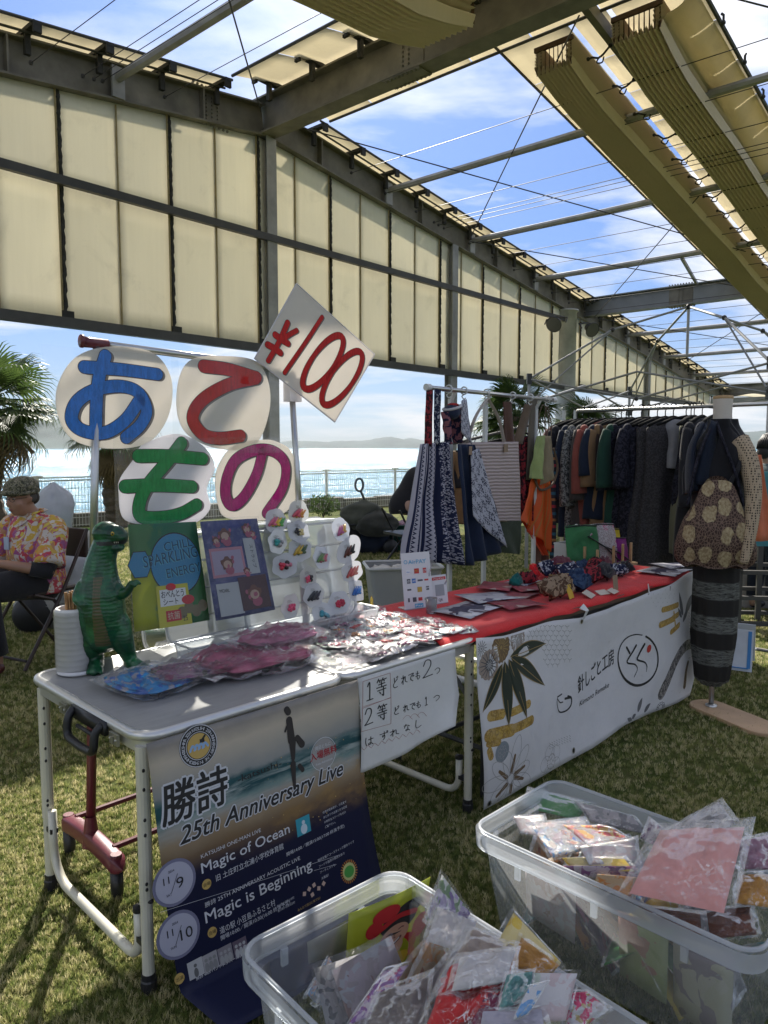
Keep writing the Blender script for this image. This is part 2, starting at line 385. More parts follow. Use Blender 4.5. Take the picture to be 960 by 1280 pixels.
# low stone edging and the white sea fence
stone = paint('edging_stone', (.13, .125, .11), .9, 0, .35, 7, .6, 40, bd=.01)
edg = empty('stone_edging', 'low dark stone edging wall running under the sea fence', 'low wall')
protos = []
for q in range(3):
 mb = MB(); mb.box((0, -.11, 0), (.96, .11, .24 + .02 * q)); protos.append(obj('stone', mb, stone, edg, bevel=.015))
fa = atan2(FDv.y, FDv.x)
for i in range(-14, 70):
 o = protos[i % 3] if i < -11 else dup(protos[i % 3], edg)
 p = FA + FDv * i + FN * .35; o.location = p; o.rotation_euler = (random.uniform(-.02, .02), 0, fa + random.uniform(-.01, .01))
white_metal = paint('white_coated_metal', (.62, .63, .62), .45, 0, .08)
fen = empty('sea_fence', 'long white welded mesh fence along the edge of the sea', 'fence')
FH = .92
pm = MB(); pm.tube([(0, 0, 0), (0, 0, FH + .02)], .03, 8); pm.box((-.09, -.02, FH - .01), (.09, .02, FH + .015))
p0 = obj('post', pm, white_metal, fen)
for i in range(-7, 34):
 o = p0 if i == -7 else dup(p0, fen)
 o.location = FA + FDv * (i * 2.0 + 1.3); o.rotation_euler = (0, 0, fa)
mb = MB()
for z in (FH - .02, FH - .07): mb.tube([FA - FDv * 14 + V(0, 0, z), FA + FDv * 68 + V(0, 0, z)], .012, 6)
obj('rail', mb, white_metal, fen)
mb = MB()
for k in range(int(60 / .055)):
 p = FA + FDv * (-14 + k * .055); mb.add([p + V(0, 0, .03) - FDv * .0035, p + V(0, 0, .03) + FDv * .0035, p + V(0, 0, FH) + FDv * .0035, p + V(0, 0, FH) - FDv * .0035], [(0, 1, 2, 3)])
for k in range(7):
 z = .06 + k * .13; mb.tube([FA - FDv * 14 + V(0, 0, z), FA + FDv * 46 + V(0, 0, z)], .004, 4)
tag(obj('wire_mesh', mb, white_metal, fen), kind='stuff')
# the open steel canopy
CAN = empty('event_canopy', 'tall open grey steel canopy hung with cream fabric wall panels', 'canopy')
TR = 8.06; NW = 9.57; SLOPE = .128
def zr(t, z0=6.95): return z0 - SLOPE * abs(t - TR)
def zbeam(t): return zr(t, 6.62)
TC = 18.4
BN0, BN1 = -6.0, NW
def rafter(n, t0, t1, h=.48, w=.24, name='gable_beam'):
 mb = MB(); mb.ibeam(WP(t0, n, zbeam(t0)), WP(t1, n, zbeam(t1)), w, h, .025, .014)
 for k in range(int(abs(t1 - t0) / 2.8) + 1):
  t = t0 + (t1 - t0) / abs(t1 - t0) * (k * 2.8 + 1.2)
  if (t - t1) * (t - t0) > 0: continue
  mb.box((-.012, -w / 2 + .004, -h / 2 + .02), (.012, w / 2 - .004, h / 2 - .02), M=Matrix.Translation(WP(t, n, zbeam(t))) @ Matrix.Rotation(pi / 2 - TA, 4, 'Z'))
 return obj(name, mb, steel_b, CAN)
rafter(NW, TR, 33.5); rafter(NW, TR - .02, -6.0)
mb = MB(); mb.ibeam(WP(TR, NW + .3, 6.66), WP(TR, BN0, 6.66), .30, .56, .028, .016); obj('ridge_beam', mb, steel_b, CAN)
def splice(n, z, t, h=.56):
 mb = MB()
 for sgn in (-1, 1):
  for a in range(2):
   for q in range(7):
    c = WP(t + sgn * .03, n + a * .1, z - h / 2 + .09 + q * .06); mb.ell(c, .017, 6, 4)
 for a in range(9):
  for b in range(2): mb.ell(WP(t - .11 + b * .22, n - .25 + a * .07, z - h / 2 - .02), .022, 6, 4); mb.ell(WP(t - .11 + b * .22, n - .25 + a * .07, z + h / 2 + .02), .022, 6, 4)
 mb.box((-.3, -.022, -h / 2 + .05), (.3, .022, h / 2 - .05), M=Matrix.Translation(WP(t, n + .05, z)) @ Matrix.Rotation(pi / 2 - TA + pi / 2, 4, 'Z'))
 mb.box((-.32, -.14, -h / 2 - .018), (.32, .14, -h / 2 - .002), M=Matrix.Translation(WP(t, n + .05, z)) @ Matrix.Rotation(pi / 2 - TA + pi / 2, 4, 'Z'))
 obj('bolted_splice', mb, steel_b, CAN)
splice(6.55, 6.66, TR); splice(3.2, 6.66, TR)
mb = MB(); mb.ibeam(WP(19.6, NW + .1, 5.30), WP(19.6, BN0, 5.30), .28, .5, .028, .016); obj('cross_beam', mb, paint('light_grey_beam', (.2, .215, .225), .55, .3, .15, 2, .15, 20), CAN)
splice(6.9, 5.30, 19.6, .5)
mb = MB(); mb.ibeam(WP(32.4, NW, 3.75), WP(32.4, BN0, 3.75), .28, .5, .028, .016); obj('cross_beam', mb, steel_b, CAN)
mb = MB(); mb.ibeam(WP(-3.0, NW, 5.5), WP(-3.0, BN0, 5.5), .28, .5, .028, .016); obj('cross_beam', mb, steel_b, CAN)
mb = MB()
for a in range(3):
 for q in range(7): mb.ell(WP(6.95 + a * .1, NW - .02, zbeam(7) - .17 + q * .055), .016, 6, 4)
for a in range(9): mb.ell(WP(6.7 + a * .075, NW - .05, zbeam(7) - .26), .022, 6, 4); mb.ell(WP(6.7 + a * .075, NW - .05, zbeam(7) + .26), .022, 6, 4)
obj('bolted_splice', mb, steel_b, CAN)
def post(t, name, z1, w=.2):
 mb = MB(); mb.ibeam(WP(t, NW - .02, -.02), WP(t, NW - .02, z1), w, w, .016, .012); mb.box((-.2, -.2, 0), (.2, .2, .03), M=Matrix.Translation(WP(t, NW - .02, 0)) @ Matrix.Rotation(pi / 2 - TA, 4, 'Z'))
 obj(name, mb, steel, CAN)
post(8.12, 'post', 6.38); post(13.2, 'post', 5.72); post(24.06, 'post', 4.32); post(2.9, 'post', 5.72); post(32.4, 'post', 3.5)
mb = MB()
Mc = Matrix.Translation(WP(TC, NW - .05, 0))
mb.lathe([(.42, 0), (.42, .04), (.26, .05), (.26, 5.02), (.31, 5.03), (.31, 5.07), (0.0, 5.07)], 28, WP(TC, NW - .05, 0))
obj('round_column', mb, conc, CAN, smooth=True)
mb = MB(); mb.lathe([(.42, 0), (.42, .04), (.30, .05), (.30, 5.9), (0.0, 5.9)], 20, WP(-3, NW - .05, 0)); obj('round_column', mb, conc, CAN, smooth=True)
mb = MB(); mb.beam(WP(-6, NW - .10, 3.02), WP(31.5, NW - .10, 3.02), .10, .13); obj('bottom_rail', mb, steel_d, CAN)
mb = MB(); mb.beam(WP(-6, NW - .10, 4.80), WP(18.15, NW - .10, 4.80), .08, .11); obj('middle_rail', mb, steel_d, CAN)
SEAM = [-5.04 + 1.62 * k for k in range(23)]
lace = paint('black_lacing_strap', (.025, .025, .022), .8, 0, .3, 20, .6, 60)
edge_t = fabric('tan_hem_fabric', (.40, .33, .18), trans=.3)
def panel(t0, t1, za, zb0, zb1, seed):
 """cloth slab with a slight belly between fixings"""
 def f(u, v):
  t = t0 + (t1 - t0) * u; zt = zb0 + (zb1 - zb0) * u; z = za + (zt - za) * v
  b = .025 * sin(pi * u) * sin(pi * v) + .012 * noise.noise(V(u * 3 + seed, v * 4, seed))
  return WP(t, NW + .02 + b * (1 if v < 1 else .5), z)
 gridobj('wall_panel', f, 6, 6, cream, CAN, solid=.006)
sd = 0
for i in range(len(SEAM) - 1):
 a, b = SEAM[i] + .003, SEAM[i + 1] - .003; m = (a + b) / 2
 if zbeam(m) > 3.6: mb = MB(); mb.box((-.007, -.012, 3.05), (.007, .045, zbeam(m) - .26), M=Matrix.Translation(WP(m, NW + .01, 0)) @ Matrix.Rotation(pi / 2 - TA, 4, 'Z')); obj('panel_seam', mb, edge_t, CAN)
 for (x, y) in ((a, m - .0015), (m + .0015, b)):
  sd += 1; ztx = zbeam(x) - .26; zty = zbeam(y) - .26
  if min(ztx, zty) > 4.95:
   panel(x, y, 3.04, 4.80, 4.80, sd); panel(x, y, 4.803, ztx + .03, zty + .03, sd + 40)
  elif max(ztx, zty) > 3.2: panel(x, y, 3.06, max(ztx, 3.1), max(zty, 3.1), sd)
for i, t in enumerate(SEAM):
 zt = zbeam(t) - .25
 if zt < 3.2: continue
 mb = MB(); mb.box((-.05, -.008, 3.04), (-.028, .008, zt), M=Matrix.Translation(WP(t, NW - .02, 0)) @ Matrix.Rotation(pi / 2 - TA, 4, 'Z')); obj('panel_hem', mb, edge_t, CAN)
 mb = MB(); pts = [WP(t + .008 * sin(z * 31), NW - .035, z) for z in [3.04 + k * .04 for k in range(int((zt - 3.04) / .04))]]
 mb.tube(pts, [.018 + .010 * ((k % 5) == 0) for k in range(len(pts))], 5)
 mb.box((-.016, -.01, 3.04), (.02, .01, zt), M=Matrix.Translation(WP(t, NW - .01, 0)) @ Matrix.Rotation(pi / 2 - TA, 4, 'Z'))
 mb.box((-.09, -.05, 3.08), (.06, -.02, 3.17), M=Matrix.Translation(WP(t, NW - .08, 0)) @ Matrix.Rotation(pi / 2 - TA, 4, 'Z'))
 obj('lacing', mb, lace, CAN)
def tpanel(p, q, r, s_, name='roof_panel', m=None, sag=.02, seed=0):
 def f(u, v):
  a = p.lerp(q, u); b = s_.lerp(r, u); c = a.lerp(b, v); c.z -= sag * sin(pi * u) * sin(pi * v) ; c.z += .006 * noise.noise(V(u * 4, v * 4, seed)); return c
 gridobj(name, f, 4, 4, m or cream_roof, CAN, solid=.005)
STEP = .93
ts = [TR + 1.0 + k * STEP for k in range(26)]
tl = [TR - 1.0 - k * STEP for k in range(14)]
for seq in (ts, tl):
 for i in range(len(seq) - 1):
  a, b = seq[i], seq[i + 1]; g = .012 if b > a else -.012
  tpanel(WP(a + g, NW - .36, zr(a)), WP(b - g, NW - .36, zr(b)), WP(b - g, NW + .75, zr(b)), WP(a + g, NW + .75, zr(a)), seed=i)
brk = MB()
brk.box((-.05, -.30, .24), (.05, .30, .29)); brk.box((-.035, -.03, 0), (.035, .03, .25)); brk.box((-.05, -.30, .16), (.05, -.26, .25))
bp = None
for seq in (ts, tl):
 for i, t in enumerate(seq[:-1]):
  loc = WP(t, NW - .12, zr(t) - .30)
  if bp is None: bp = obj('roof_bracket', brk, lace, CAN); o = bp
  else: o = dup(bp, CAN)
  o.location = loc; o.rotation_euler = (0, 0, pi / 2 - TA)
NS = [NW - .5 - k * .95 for k in range(16)]
for i in range(len(NS) - 1):
 for sg in (-1, 1):
  a, b = NS[i] - .012, NS[i + 1] + .012
  tpanel(WP(TR + sg * .03, a, 7.02), WP(TR + sg * .03, b, 7.02), WP(TR + sg * .98, b, zr(TR + .98)), WP(TR + sg * .98, a, zr(TR + .98)), seed=i + 60)
for i in range(len(NS) - 1):
 o = dup(bp, CAN); o.location = WP(TR + .3, NS[i], 6.70); o.rotation_euler = (0, 0, -TA)
 o = dup(bp, CAN); o.location = WP(TR - .3, NS[i], 6.70); o.rotation_euler = (0, 0, -TA)
mb = MB()
for sg in (-1, 1):
 mb.tube([WP(TR + sg * 1.0, NW - .5, zr(TR + 1) - .01), WP(TR + sg * 1.0, BN0, zr(TR + 1) - .01)], .022, 6)
for n in (NW - .38, NW + .77):
 mb.tube([WP(TR + .9, n, zr(TR + .9) - .01), WP(33, n, zr(33) - .01)], .02, 6); mb.tube([WP(TR - .9, n, zr(TR - .9) - .01), WP(-5, n, zr(-5) - .01)], .02, 6)
mb.tube([WP(TR + .9, NW - .2, zr(TR + .9) - .07), WP(33, NW - .2, zr(33) - .07)], .016, 6); mb.tube([WP(TR - .9, NW - .2, zr(TR - .9) - .07), WP(-5, NW - .2, zr(-5) - .07)], .016, 6)
obj('edge_pipe', mb, steel_d, CAN)
def strip(n0, n1, seq, z0=6.95, seed=0, m=None):
 for i in range(len(seq) - 1):
  a, b = seq[i], seq[i + 1]; g = .01 if b > a else -.01
  tpanel(WP(a + g, n0, zr(a, z0)), WP(b - g, n0, zr(b, z0)), WP(b - g, n1, zr(b, z0)), WP(a + g, n1, zr(a, z0)), seed=seed + i, m=m)
strip(5.76, 4.78, ts, seed=1); strip(4.72, 4.28, ts, 6.97, seed=200); strip(4.2, 3.22, ts, seed=400)
strip(5.76, 4.78, tl, seed=1); strip(4.72, 4.28, tl, 6.97, seed=200); strip(4.2, 3.22, tl, seed=400)
def curtain(n0, n1, t0, t1, folds, drop, seed, z0=6.90):
 """cloth gathered into long parallel folds hung under the roof"""
 P = []
 for k in range(folds * 2 + 1):
  P.append((n0 + (n1 - n0) * k / (folds * 2), -(drop if k % 2 else drop * .72)))
 prof = [(n0 + (n1 - n0) * (.22 if k % 2 else 0), -drop * .7 * k / 12) for k in range(13)] + P + [(n1 - (n1 - n0) * (.2 if k % 2 else 0), -drop * .7 * (8 - k) / 8) for k in range(9)]
 nt_ = int(abs(t1 - t0) / .5)
 mb = MB()
 def f(u, v):
  i = min(int(round(u * (len(prof) - 1))), len(prof) - 1); n, d = prof[i]; t = t0 + (t1 - t0) * v
  edge = .6
  w = .016 * noise.noise(V(t * .7, i * .11, seed)) * (1 if d else 0)
  s = 1 + .13 * noise.noise(V(t * .35 + 5, seed, n * .8)); k = (t - t0) * (1 if t1 > t0 else -1)
  ends = min(1, .75 + k * .3)
  return WP(t, n + w + .012 * edge * noise.noise(V(t * 3, i * 1.7, seed)), zr(t, z0) + d * s * ends)
 mb.grid(f, len(prof) - 1, nt_)
 o = obj('folded_curtain', mb, tan_curtain, CAN, solid=.002)
 hm = MB()
 for k in range(folds):
  n = n0 + (n1 - n0) * (k + .5) / folds
  hm.add([WP(t0, n - .006, zr(t0, z0) - .02), WP(t0, n + .006, zr(t0, z0) - .02), WP(t0 + (.04 if t1 > t0 else -.04), n + .02, zr(t0, z0) - drop * .72), WP(t0, n - .02, zr(t0, z0) - drop * .75)], [(0, 1, 2, 3)])
 hm.box((min(n0, n1), -.02, -.06), (max(n0, n1), .02, -.0), M=Matrix.Translation(V(0, 0, zr(t0, z0))) @ Matrix(((ND.x, TD.x, 0, TD.x * t0), (ND.y, TD.y, 0, TD.y * t0), (0, 0, 1, 0), (0, 0, 0, 1))))
 obj('gather_band', hm, paint('brown_webbing', (.09, .055, .035), .9), CAN)
for (t0, t1) in ((TR + 1.15, 32), (TR - 1.15, -5)):
 curtain(*((5.32, 4.76, t0, t1, 9, .48, 3 + t1) if t1 > t0 else (5.95, 5.15, TR - .5, t1, 10, .55, 3, 6.82))); curtain(4.24, 3.60, t0, t1, 10, .42, 9 + t1)
def loose(n0, n1, t0, t1, seed):
 def f(u, v):
  t = t0 + (t1 - t0) * v; n = n0 + (n1 - n0) * u
  return WP(t, n, zr(t, 6.9) - .30 * (1 - u) ** 1.5 * (1 + .4 * noise.noise(V(t * .5, seed, 0))) - .05 * sin(u * 6 + t * .4))
 gridobj('loose_cloth', f, 10, 50, cream_roof, CAN, solid=.008)
loose(3.70, 3.25, TR + 1.2, 32, 2)
mb = MB(); mb.beam(WP(TR, 4.36, zr(TR, 6.86)), WP(33, 4.36, zr(33, 6.86)), .09, .16); mb.beam(WP(TR, 4.36, zr(TR, 6.86)), WP(-6, 4.36, zr(-6, 6.86)), .09, .16); obj('middle_rafter', mb, steel_b, CAN)
hk = MB()
hk.tube([(-.16, 0, 0), (-.05, 0, -.06), (.02, 0, -.07), (.10, 0, -.02), (.17, 0, -.01)], .014, 6); hk.tube(cr([(0, 0, -.06), (.04, .01, -.12), (-.03, .0, -.15), (-.06, 0, -.09)], 4), .010, 5); hk.ell((-.16, 0, 0), .03, 8, 5); hk.ell((.16, 0, -.01), .026, 8, 5)
hp = None
for k in range(30):
 t = TR + 1.35 + k * .78
 if hp is None: hp = obj('tie_hook', hk, lace, CAN); o = hp
 else: o = dup(hp, CAN)
 o.location = WP(t, 4.49, zr(t) - .26); o.rotation_euler = (0, .12 * (-1) ** k, pi / 2 - TA + pi / 2 + random.uniform(-.3, .3))
mb = MB(); mb.tube([WP(TR + .3, 3.2, zr(TR + .3)), WP(33, 3.2, zr(33))], .028, 6); mb.tube([WP(TR - .3, 3.2, zr(TR)), WP(-5, 3.2, zr(-5))], .028, 6); mb.tube([WP(TR + .3, 5.78, zr(TR + .3)), WP(33, 5.78, zr(33))], .022, 6)
mb.tube([WP(TR - .3, 5.78, zr(TR + .3)), WP(-5, 5.78, zr(-5))], .022, 6)
obj('edge_pipe', mb, steel_d, CAN)
sh = MB(); sh.tube([(0, 0, -.06), (0, 0, .02), (0, .03, .05)], .016, 6); sh.ell((0, 0, -.07), .03, 8, 5)
sp = None
for k in range(24):
 t = TR + 1.0 + k * .93
 if sp is None: sp = obj('wire_shackle', sh, lace, CAN); o = sp
 else: o = dup(sp, CAN)
 o.location = WP(t, 3.14, zr(t)); o.rotation_euler = (0, 0, random.uniform(-1, 1))
for t in (TR + 2.95, TR + 5.75, TR + 8.55, TR + 14.2, TR + 17.2, TR + 20.2, TR - 2.6, TR - 5.4, TR - 8.2):
 mb = MB(); mb.tube([WP(t, NW - .1, zr(t, 6.66)), WP(t, BN0, zr(t, 6.66))], .062, 8); mb.box((-.09, -.02, -.2), (.09, .02, .2), M=Matrix.Translation(WP(t, NW - .12, zr(t, 6.6))) @ Matrix.Rotation(pi / 2 - TA, 4, 'Z')); obj('roof_pipe', mb, steel, CAN)
wires = [TR + 1.9 + k * .93 for k in range(24)] + [TR + 4.35, TR + 4.5] + [TR - 1.9 - k * .93 for k in range(12)] + [TR - 2.95, TR - 3.1]
for t in wires:
 mb = MB(); mb.tube([WP(t, NW - .12, zr(t, 6.56)), WP(t, (NW - 5) / 2, zr(t, 6.50)), WP(t, BN0, zr(t, 6.56))], .0065, 4); mb.ell(WP(t, NW - .14, zr(t, 6.56)), .03, 6, 4); obj('roof_wire', mb, cable_m, CAN)
for (a, b) in ((WP(TR + .3, NW - .3, 6.6), WP(TR + 8.5, 4.6, zr(TR + 8.5, 6.5))), (WP(TR + .6, 4.4, 6.62), WP(TR + 5.4, NW - .3, zr(TR + 5.4, 6.55))), (WP(TR + 5.6, 4.6, zr(TR + 5.6, 6.5)), WP(TR + 11.5, NW - .3, zr(TR + 11.5, 6.5))), (WP(TR + 5.4, NW - .3, zr(TR + 5.4, 6.5)), WP(TR + 11.5, 4.6, zr(TR + 11.5, 6.5))),
               (WP(TR + 11.7, NW - .3, zr(TR + 11.7, 6.5)), WP(TR + 18, 4.6, zr(TR + 18, 6.5))), (WP(TR + 11.7, 4.5, zr(TR + 11.7, 6.5)), WP(TR + 18, NW - .3, zr(TR + 18, 6.5))),
               (WP(TR - .3, NW - .3, 6.6), WP(TR - 5.6, 4.0, zr(TR - 5.6, 6.5))), (WP(TR - .5, 2.8, 6.6), WP(TR - 5.6, NW - .3, zr(TR - 5.6, 6.5))), (WP(TR + 1.2, 3.0, 6.6), WP(TR + 7.2, -2.0, zr(TR + 7.2, 6.5)))):
 mb = MB(); mb.tube([a, b], .011, 5); obj('brace_cable', mb, cable_m, CAN)
mb = MB(); mb.beam(WP(16.6, 5.9, zr(16.6, 6.6)), WP(19.4, 6.5, 5.5), .06, .06); obj('strut', mb, steel, CAN)
def flood(px, py, t, lab, yaw):
 c = at_plane(px, py, WP(0, NW - .62, 0), ND)
 r = empty('floodlight', lab, 'floodlight', 'floodlights on the round column', c, yaw)
 mb = MB(); mb.lathe([(0, -.16), (.09, -.15), (.11, -.05), (.17, .06), (.20, .10), (.19, .12)], 20, ax=Matrix.Rotation(radians(115), 4, 'X').to_3x3()); obj('housing', mb, steel_d, r, smooth=True)
 mb = MB(); mb.lathe([(0, .115), (.18, .112)], 20, ax=Matrix.Rotation(radians(115), 4, 'X').to_3x3()); obj('lens', mb, paint('lamp_glass', (.10, .10, .10), .2, 0, .05), r, smooth=True)
 mb = MB(); mb.tube([(-.27, 0, 0), (-.27, .1, .12), (-.0, .14, .18), (.27, .1, .12), (.27, 0, 0)], .018, 6); mb.tube([(0, .14, .18), (0.02, .55, .22)], .022, 6); obj('bracket', mb, steel_d, r)
flood(694, 404, 17.6, 'small dark round floodlight on the left side of the round column', radians(-35)); flood(738, 411, 19, 'larger round floodlight facing out from the right side of the round column', radians(20))
far = empty('far_canopy', 'far low canopy with pleated cream roof at the right edge', 'canopy')
def ff(u, v):
 a = V(12.0 + 16 * u, 26.0 - 9 * u, 3.15 + .25 * v + .05 * sin(u * 80)); return a + V(.2, .3, 0) * (v * 8)
gridobj('pleated_cover', ff, 160, 6, cream_roof, far, solid=.01)
mb = MB()
for k in range(4): mb.beam(V(12.0 + 5.3 * k, 26.0 - 3 * k, 0), V(12.0 + 5.3 * k, 26.0 - 3 * k, 3.2), .14, .14, (1, 0, 0))
mb.beam(V(11.5, 26.2, 3.05), V(28, 17, 3.05), .14, .2); obj('frame', mb, steel, far)
# FIRST STALL (prize table)
T1O = V(-.60, 1.785, 0); T1A = radians(45.5); T1L, T1W, T1H = 1.36, .72, .70
T1M = Matrix.Translation(T1O) @ Matrix.Rotation(T1A, 4, 'Z'); T1I = T1M.inverted()
T1X = V(cos(T1A), sin(T1A), 0); T1Y = V(-sin(T1A), cos(T1A), 0)
def L1(px, py, y):      # point of the upright plane y=const of the table's own frame
 return T1I @ at_plane(px, py, T1M @ V(0, y, 0), T1Y)
def L1z(px, py, z): return T1I @ at_z(px, py, z)
def put1(o, x=0, y=0, z=0, rz=0): o.location = T1M @ V(x, y, z); o.rotation_euler = (0, 0, T1A + rz); return o
def rrect(w, h, r, n=6, x0=0, y0=0):
 out = []
 for (cx, cy, a) in ((x0 + w - r, y0 + h - r, 0), (x0 + r, y0 + h - r, 90), (x0 + r, y0 + r, 180), (x0 + w - r, y0 + r, 270)):
  for k in range(n + 1): t = radians(a + 90 * k / n); out.append((cx + r * cos(t), cy + r * sin(t)))
 return out
ivory = paint('ivory_enamel', (.62, .60, .50), .35, .1, .08, 5, .1, 60)
alu = paint('brushed_aluminium_edge', (.62, .62, .60), .32, .6, .06, 8, .1, 90)
N = NT('table_top_sheet'); co = N.coord('Object'); a = N.noise(N.coord('Object', (2, 40, 1)), 3, 5, .7); b = N.noise(co, 5, 5, .6)
c = N.ramp(N.math('ADD', N.math('MULTIPLY', a, .4), N.math('MULTIPLY', b, .6)), [(.35, (.27, .27, .265)), (.65, (.38, .38, .37))])
top_m = N.done(N.bsdf(c, .42, .1, a, .12, .002, .4))
blackp = paint('black_plastic', (.018, .018, .02), .45, 0, .2, 20, .2, 80)
TB = empty('folding_table', 'white edged silver folding table carrying the prize goods, poster hung on its front', 'table', loc=T1O, rz=T1A)
def slab(mb, poly, z0, z1): mb.prism(poly, lambda u, v, d: V(u, v, d), z1, z0)
for (x0, w) in ((0, .678), (.684, .676)):
 mb = MB(); slab(mb, rrect(w, T1W - .012, .05 if 1 else 0, 6, x0, .006), .672, .697); obj('top_panel', mb, top_m, TB, bevel=.002)
mb = MB()
for (x0, w) in ((0, .680), (.683, .680)):
 poly = rrect(w, T1W, .06, 7, x0 - .002, 0)
 pts = [V(u, v, .687) for u, v in poly]
 mb.tube(pts, .0145, 8, closed=True)
 n = len(poly); base = len(mb.v)
 for z in (.645, .690):
  for u, v in poly: mb.v.append((u, v, z))
 for i in range(n): mb.f.append((base + i, base + (i + 1) % n, base + n + (i + 1) % n, base + n + i)); mb.m.append(0)
obj('edge_rim', mb, alu, TB, smooth=True)
def leg(x, y, r=.016):
 mb = MB(); mb.tube([(x, y, .03), (x, y, .26)], r * 1.0, 14); mb.tube([(x, y, .24), (x, y, .66)], r * 1.12, 14)
 lg = obj('leg', mb, ivory, TB, smooth=False)
 mb = MB(); mb.lathe([(0, 0), (.021, 0), (.021, .03), (.0185, .034), (.0185, .05), (0, .05)], 14, (x, y, 0)); obj('foot_cap', mb, blackp, lg)
 mb = MB()
 for z in (.60, .55, .47, .43, .30, .285): mb.ell((x - r * .4, y - r * 1.0, z), (.0042, .003, .0055), 8, 5);
 mb.ell((x + .003, y - r, .25), (.009, .009, .006), 8, 5)
 obj('adjustment_holes', mb, blackp, lg)
LX = .012
for x in (.0, T1L - .02):
 for y in (.03, T1W - .05): leg(x + .012, y)
def ubar(x):
 r = .0135
 mb = MB(); y0, y1 = .03 + .045, T1W - .05 - .045
 pts = [(x, y1 + .012, .27), (x, y1 + .012, .16)] + [(x, y1 + .012 - .10 * (1 - cos(t)), .16 - .10 * sin(t)) for t in [radians(a) for a in (20, 40, 60, 80, 90)]]
 pts += [(x, y0 + .06 - .06 * sin(t) , .06 + .06 * (1 - cos(t))) for t in [radians(a) for a in (0, 25, 50, 75, 90)]] + [(x, y0, .20)]
 mb.tube(pts, r, 12); o = obj('cross_tube', mb, ivory, TB, smooth=True)
 mb = MB(); mb.lathe([(0, 0), (.0155, 0), (.0155, .012), (0, .016)], 12, (x, y0, .198)); mb.box((x - .012, y0 - .05, .12), (x + .012, y0, .135)); mb.box((x - .012, y1, .20), (x + .012, y1 + .05, .215)); obj('tube_cap', mb, blackp, o)
ubar(.012); ubar(T1L - .008)
mb = MB(); mb.tube([(.03, .32, .64), (.45, .32, .655)], .008, 6); mb.tube([(T1L - .03, .30, .44), (T1L - .28, .30, .655)], .008, 6); mb.beam((.02, .1, .64), (T1L - .02, .1, .64), .02, .03); mb.beam((.02, T1W - .1, .64), (T1L - .02, T1W - .1, .64), .02, .03); mb.tube([(T1L, .05, .46), (T1L - .0, .20, .62)], .009, 6)
obj('under_frame', mb, paint('dull_metal', (.2, .2, .19), .5, .5), TB)
hd = empty('x'); bpy.data.objects.remove(hd)
mb = MB()
mb.tube(cr([(-.022, .36, .682), (-.04, .355, .66), (-.045, .35, .615), (-.045, .30, .605), (-.045, .235, .605), (-.045, .19, .615), (-.04, .185, .66), (-.022, .18, .682)], 5), .0115, 8); mb.box((-.024, .165, .655), (-.012, .375, .69)); mb.tube([(-.03, .22, .645), (-.03, .32, .645)], .006, 6)
h = obj('carry_handle', mb, blackp, TB, smooth=True)
mb = MB()
for y in (.12, .44): mb.box((-.022, y - .022, .645), (-.014, y + .022, .675)); mb.tube([(-.024, y, .668), (-.024, y, .650)], .004, 6)
for y in (.12, .44): mb.ell((-.022, y + .015, .66), .004, 6, 4); mb.ell((-.022, y - .015, .66), .004, 6, 4)
obj('latch', mb, paint('chrome_latch', (.45, .44, .38), .3, .8), TB)
# text helper: flat lettering laid on any surface fn(u,v,d)
CACHE = {}
def text_mesh(body, bold=0.0, shear=0.0, spacing=1.0):
 key = (body, bold, shear, spacing)
 if key in CACHE: return CACHE[key]
 c = bpy.data.curves.new('t', 'FONT'); c.body = body; c.shear = shear; c.resolution_u = 3; c.space_character = spacing
 o = bpy.data.objects.new('t', c); COL.objects.link(o)
 dg = bpy.context.evaluated_depsgraph_get(); dg.update(); m = bpy.data.meshes.new_from_object(o.evaluated_get(dg))
 vs = [(v.co.x, v.co.y) for v in m.vertices]; fs = [tuple(p.vertices) for p in m.polygons]
 bpy.data.objects.remove(o); bpy.data.curves.remove(c); bpy.data.meshes.remove(m)
 CACHE[key] = (vs, fs); return CACHE[key]
def put_text(mb, fn, body, u, v, h, d=.0015, width=None, bold=0.0, shear=0.0, rot=0.0, align='l', spacing=1.0, sx=1.0, circ=None):
 """cap height about h (in the surface's own units); width forces the overall width"""
 if bold and bold > .003:
  s = h / .70; r = bold * s; m = 8 if bold > .03 else 4
  for k in range(m):
   t = 2 * pi * (k + .5) / m; put_text(mb, fn, body, u + r * cos(t), v + r * sin(t), h, d + .00004 * k, width, 0, shear, rot, align, spacing, sx)
  return
 vs, fs = text_mesh(body, 0, shear, spacing)
 if not vs: return
 xs = [p[0] for p in vs]; x0, x1 = min(xs), max(xs)
 s = h / .70; kx = s * sx
 if width: kx = width / max(1e-6, x1 - x0)
 off = {'l': x0, 'c': (x0 + x1) / 2, 'r': x1}[align]
 out = []
 for (x, y) in vs:
  a = (x - off) * kx; b = y * s
  out.append(fn(u + a * cos(rot) - b * sin(rot), v + a * sin(rot) + b * cos(rot), d))
 mb.add(out, fs)
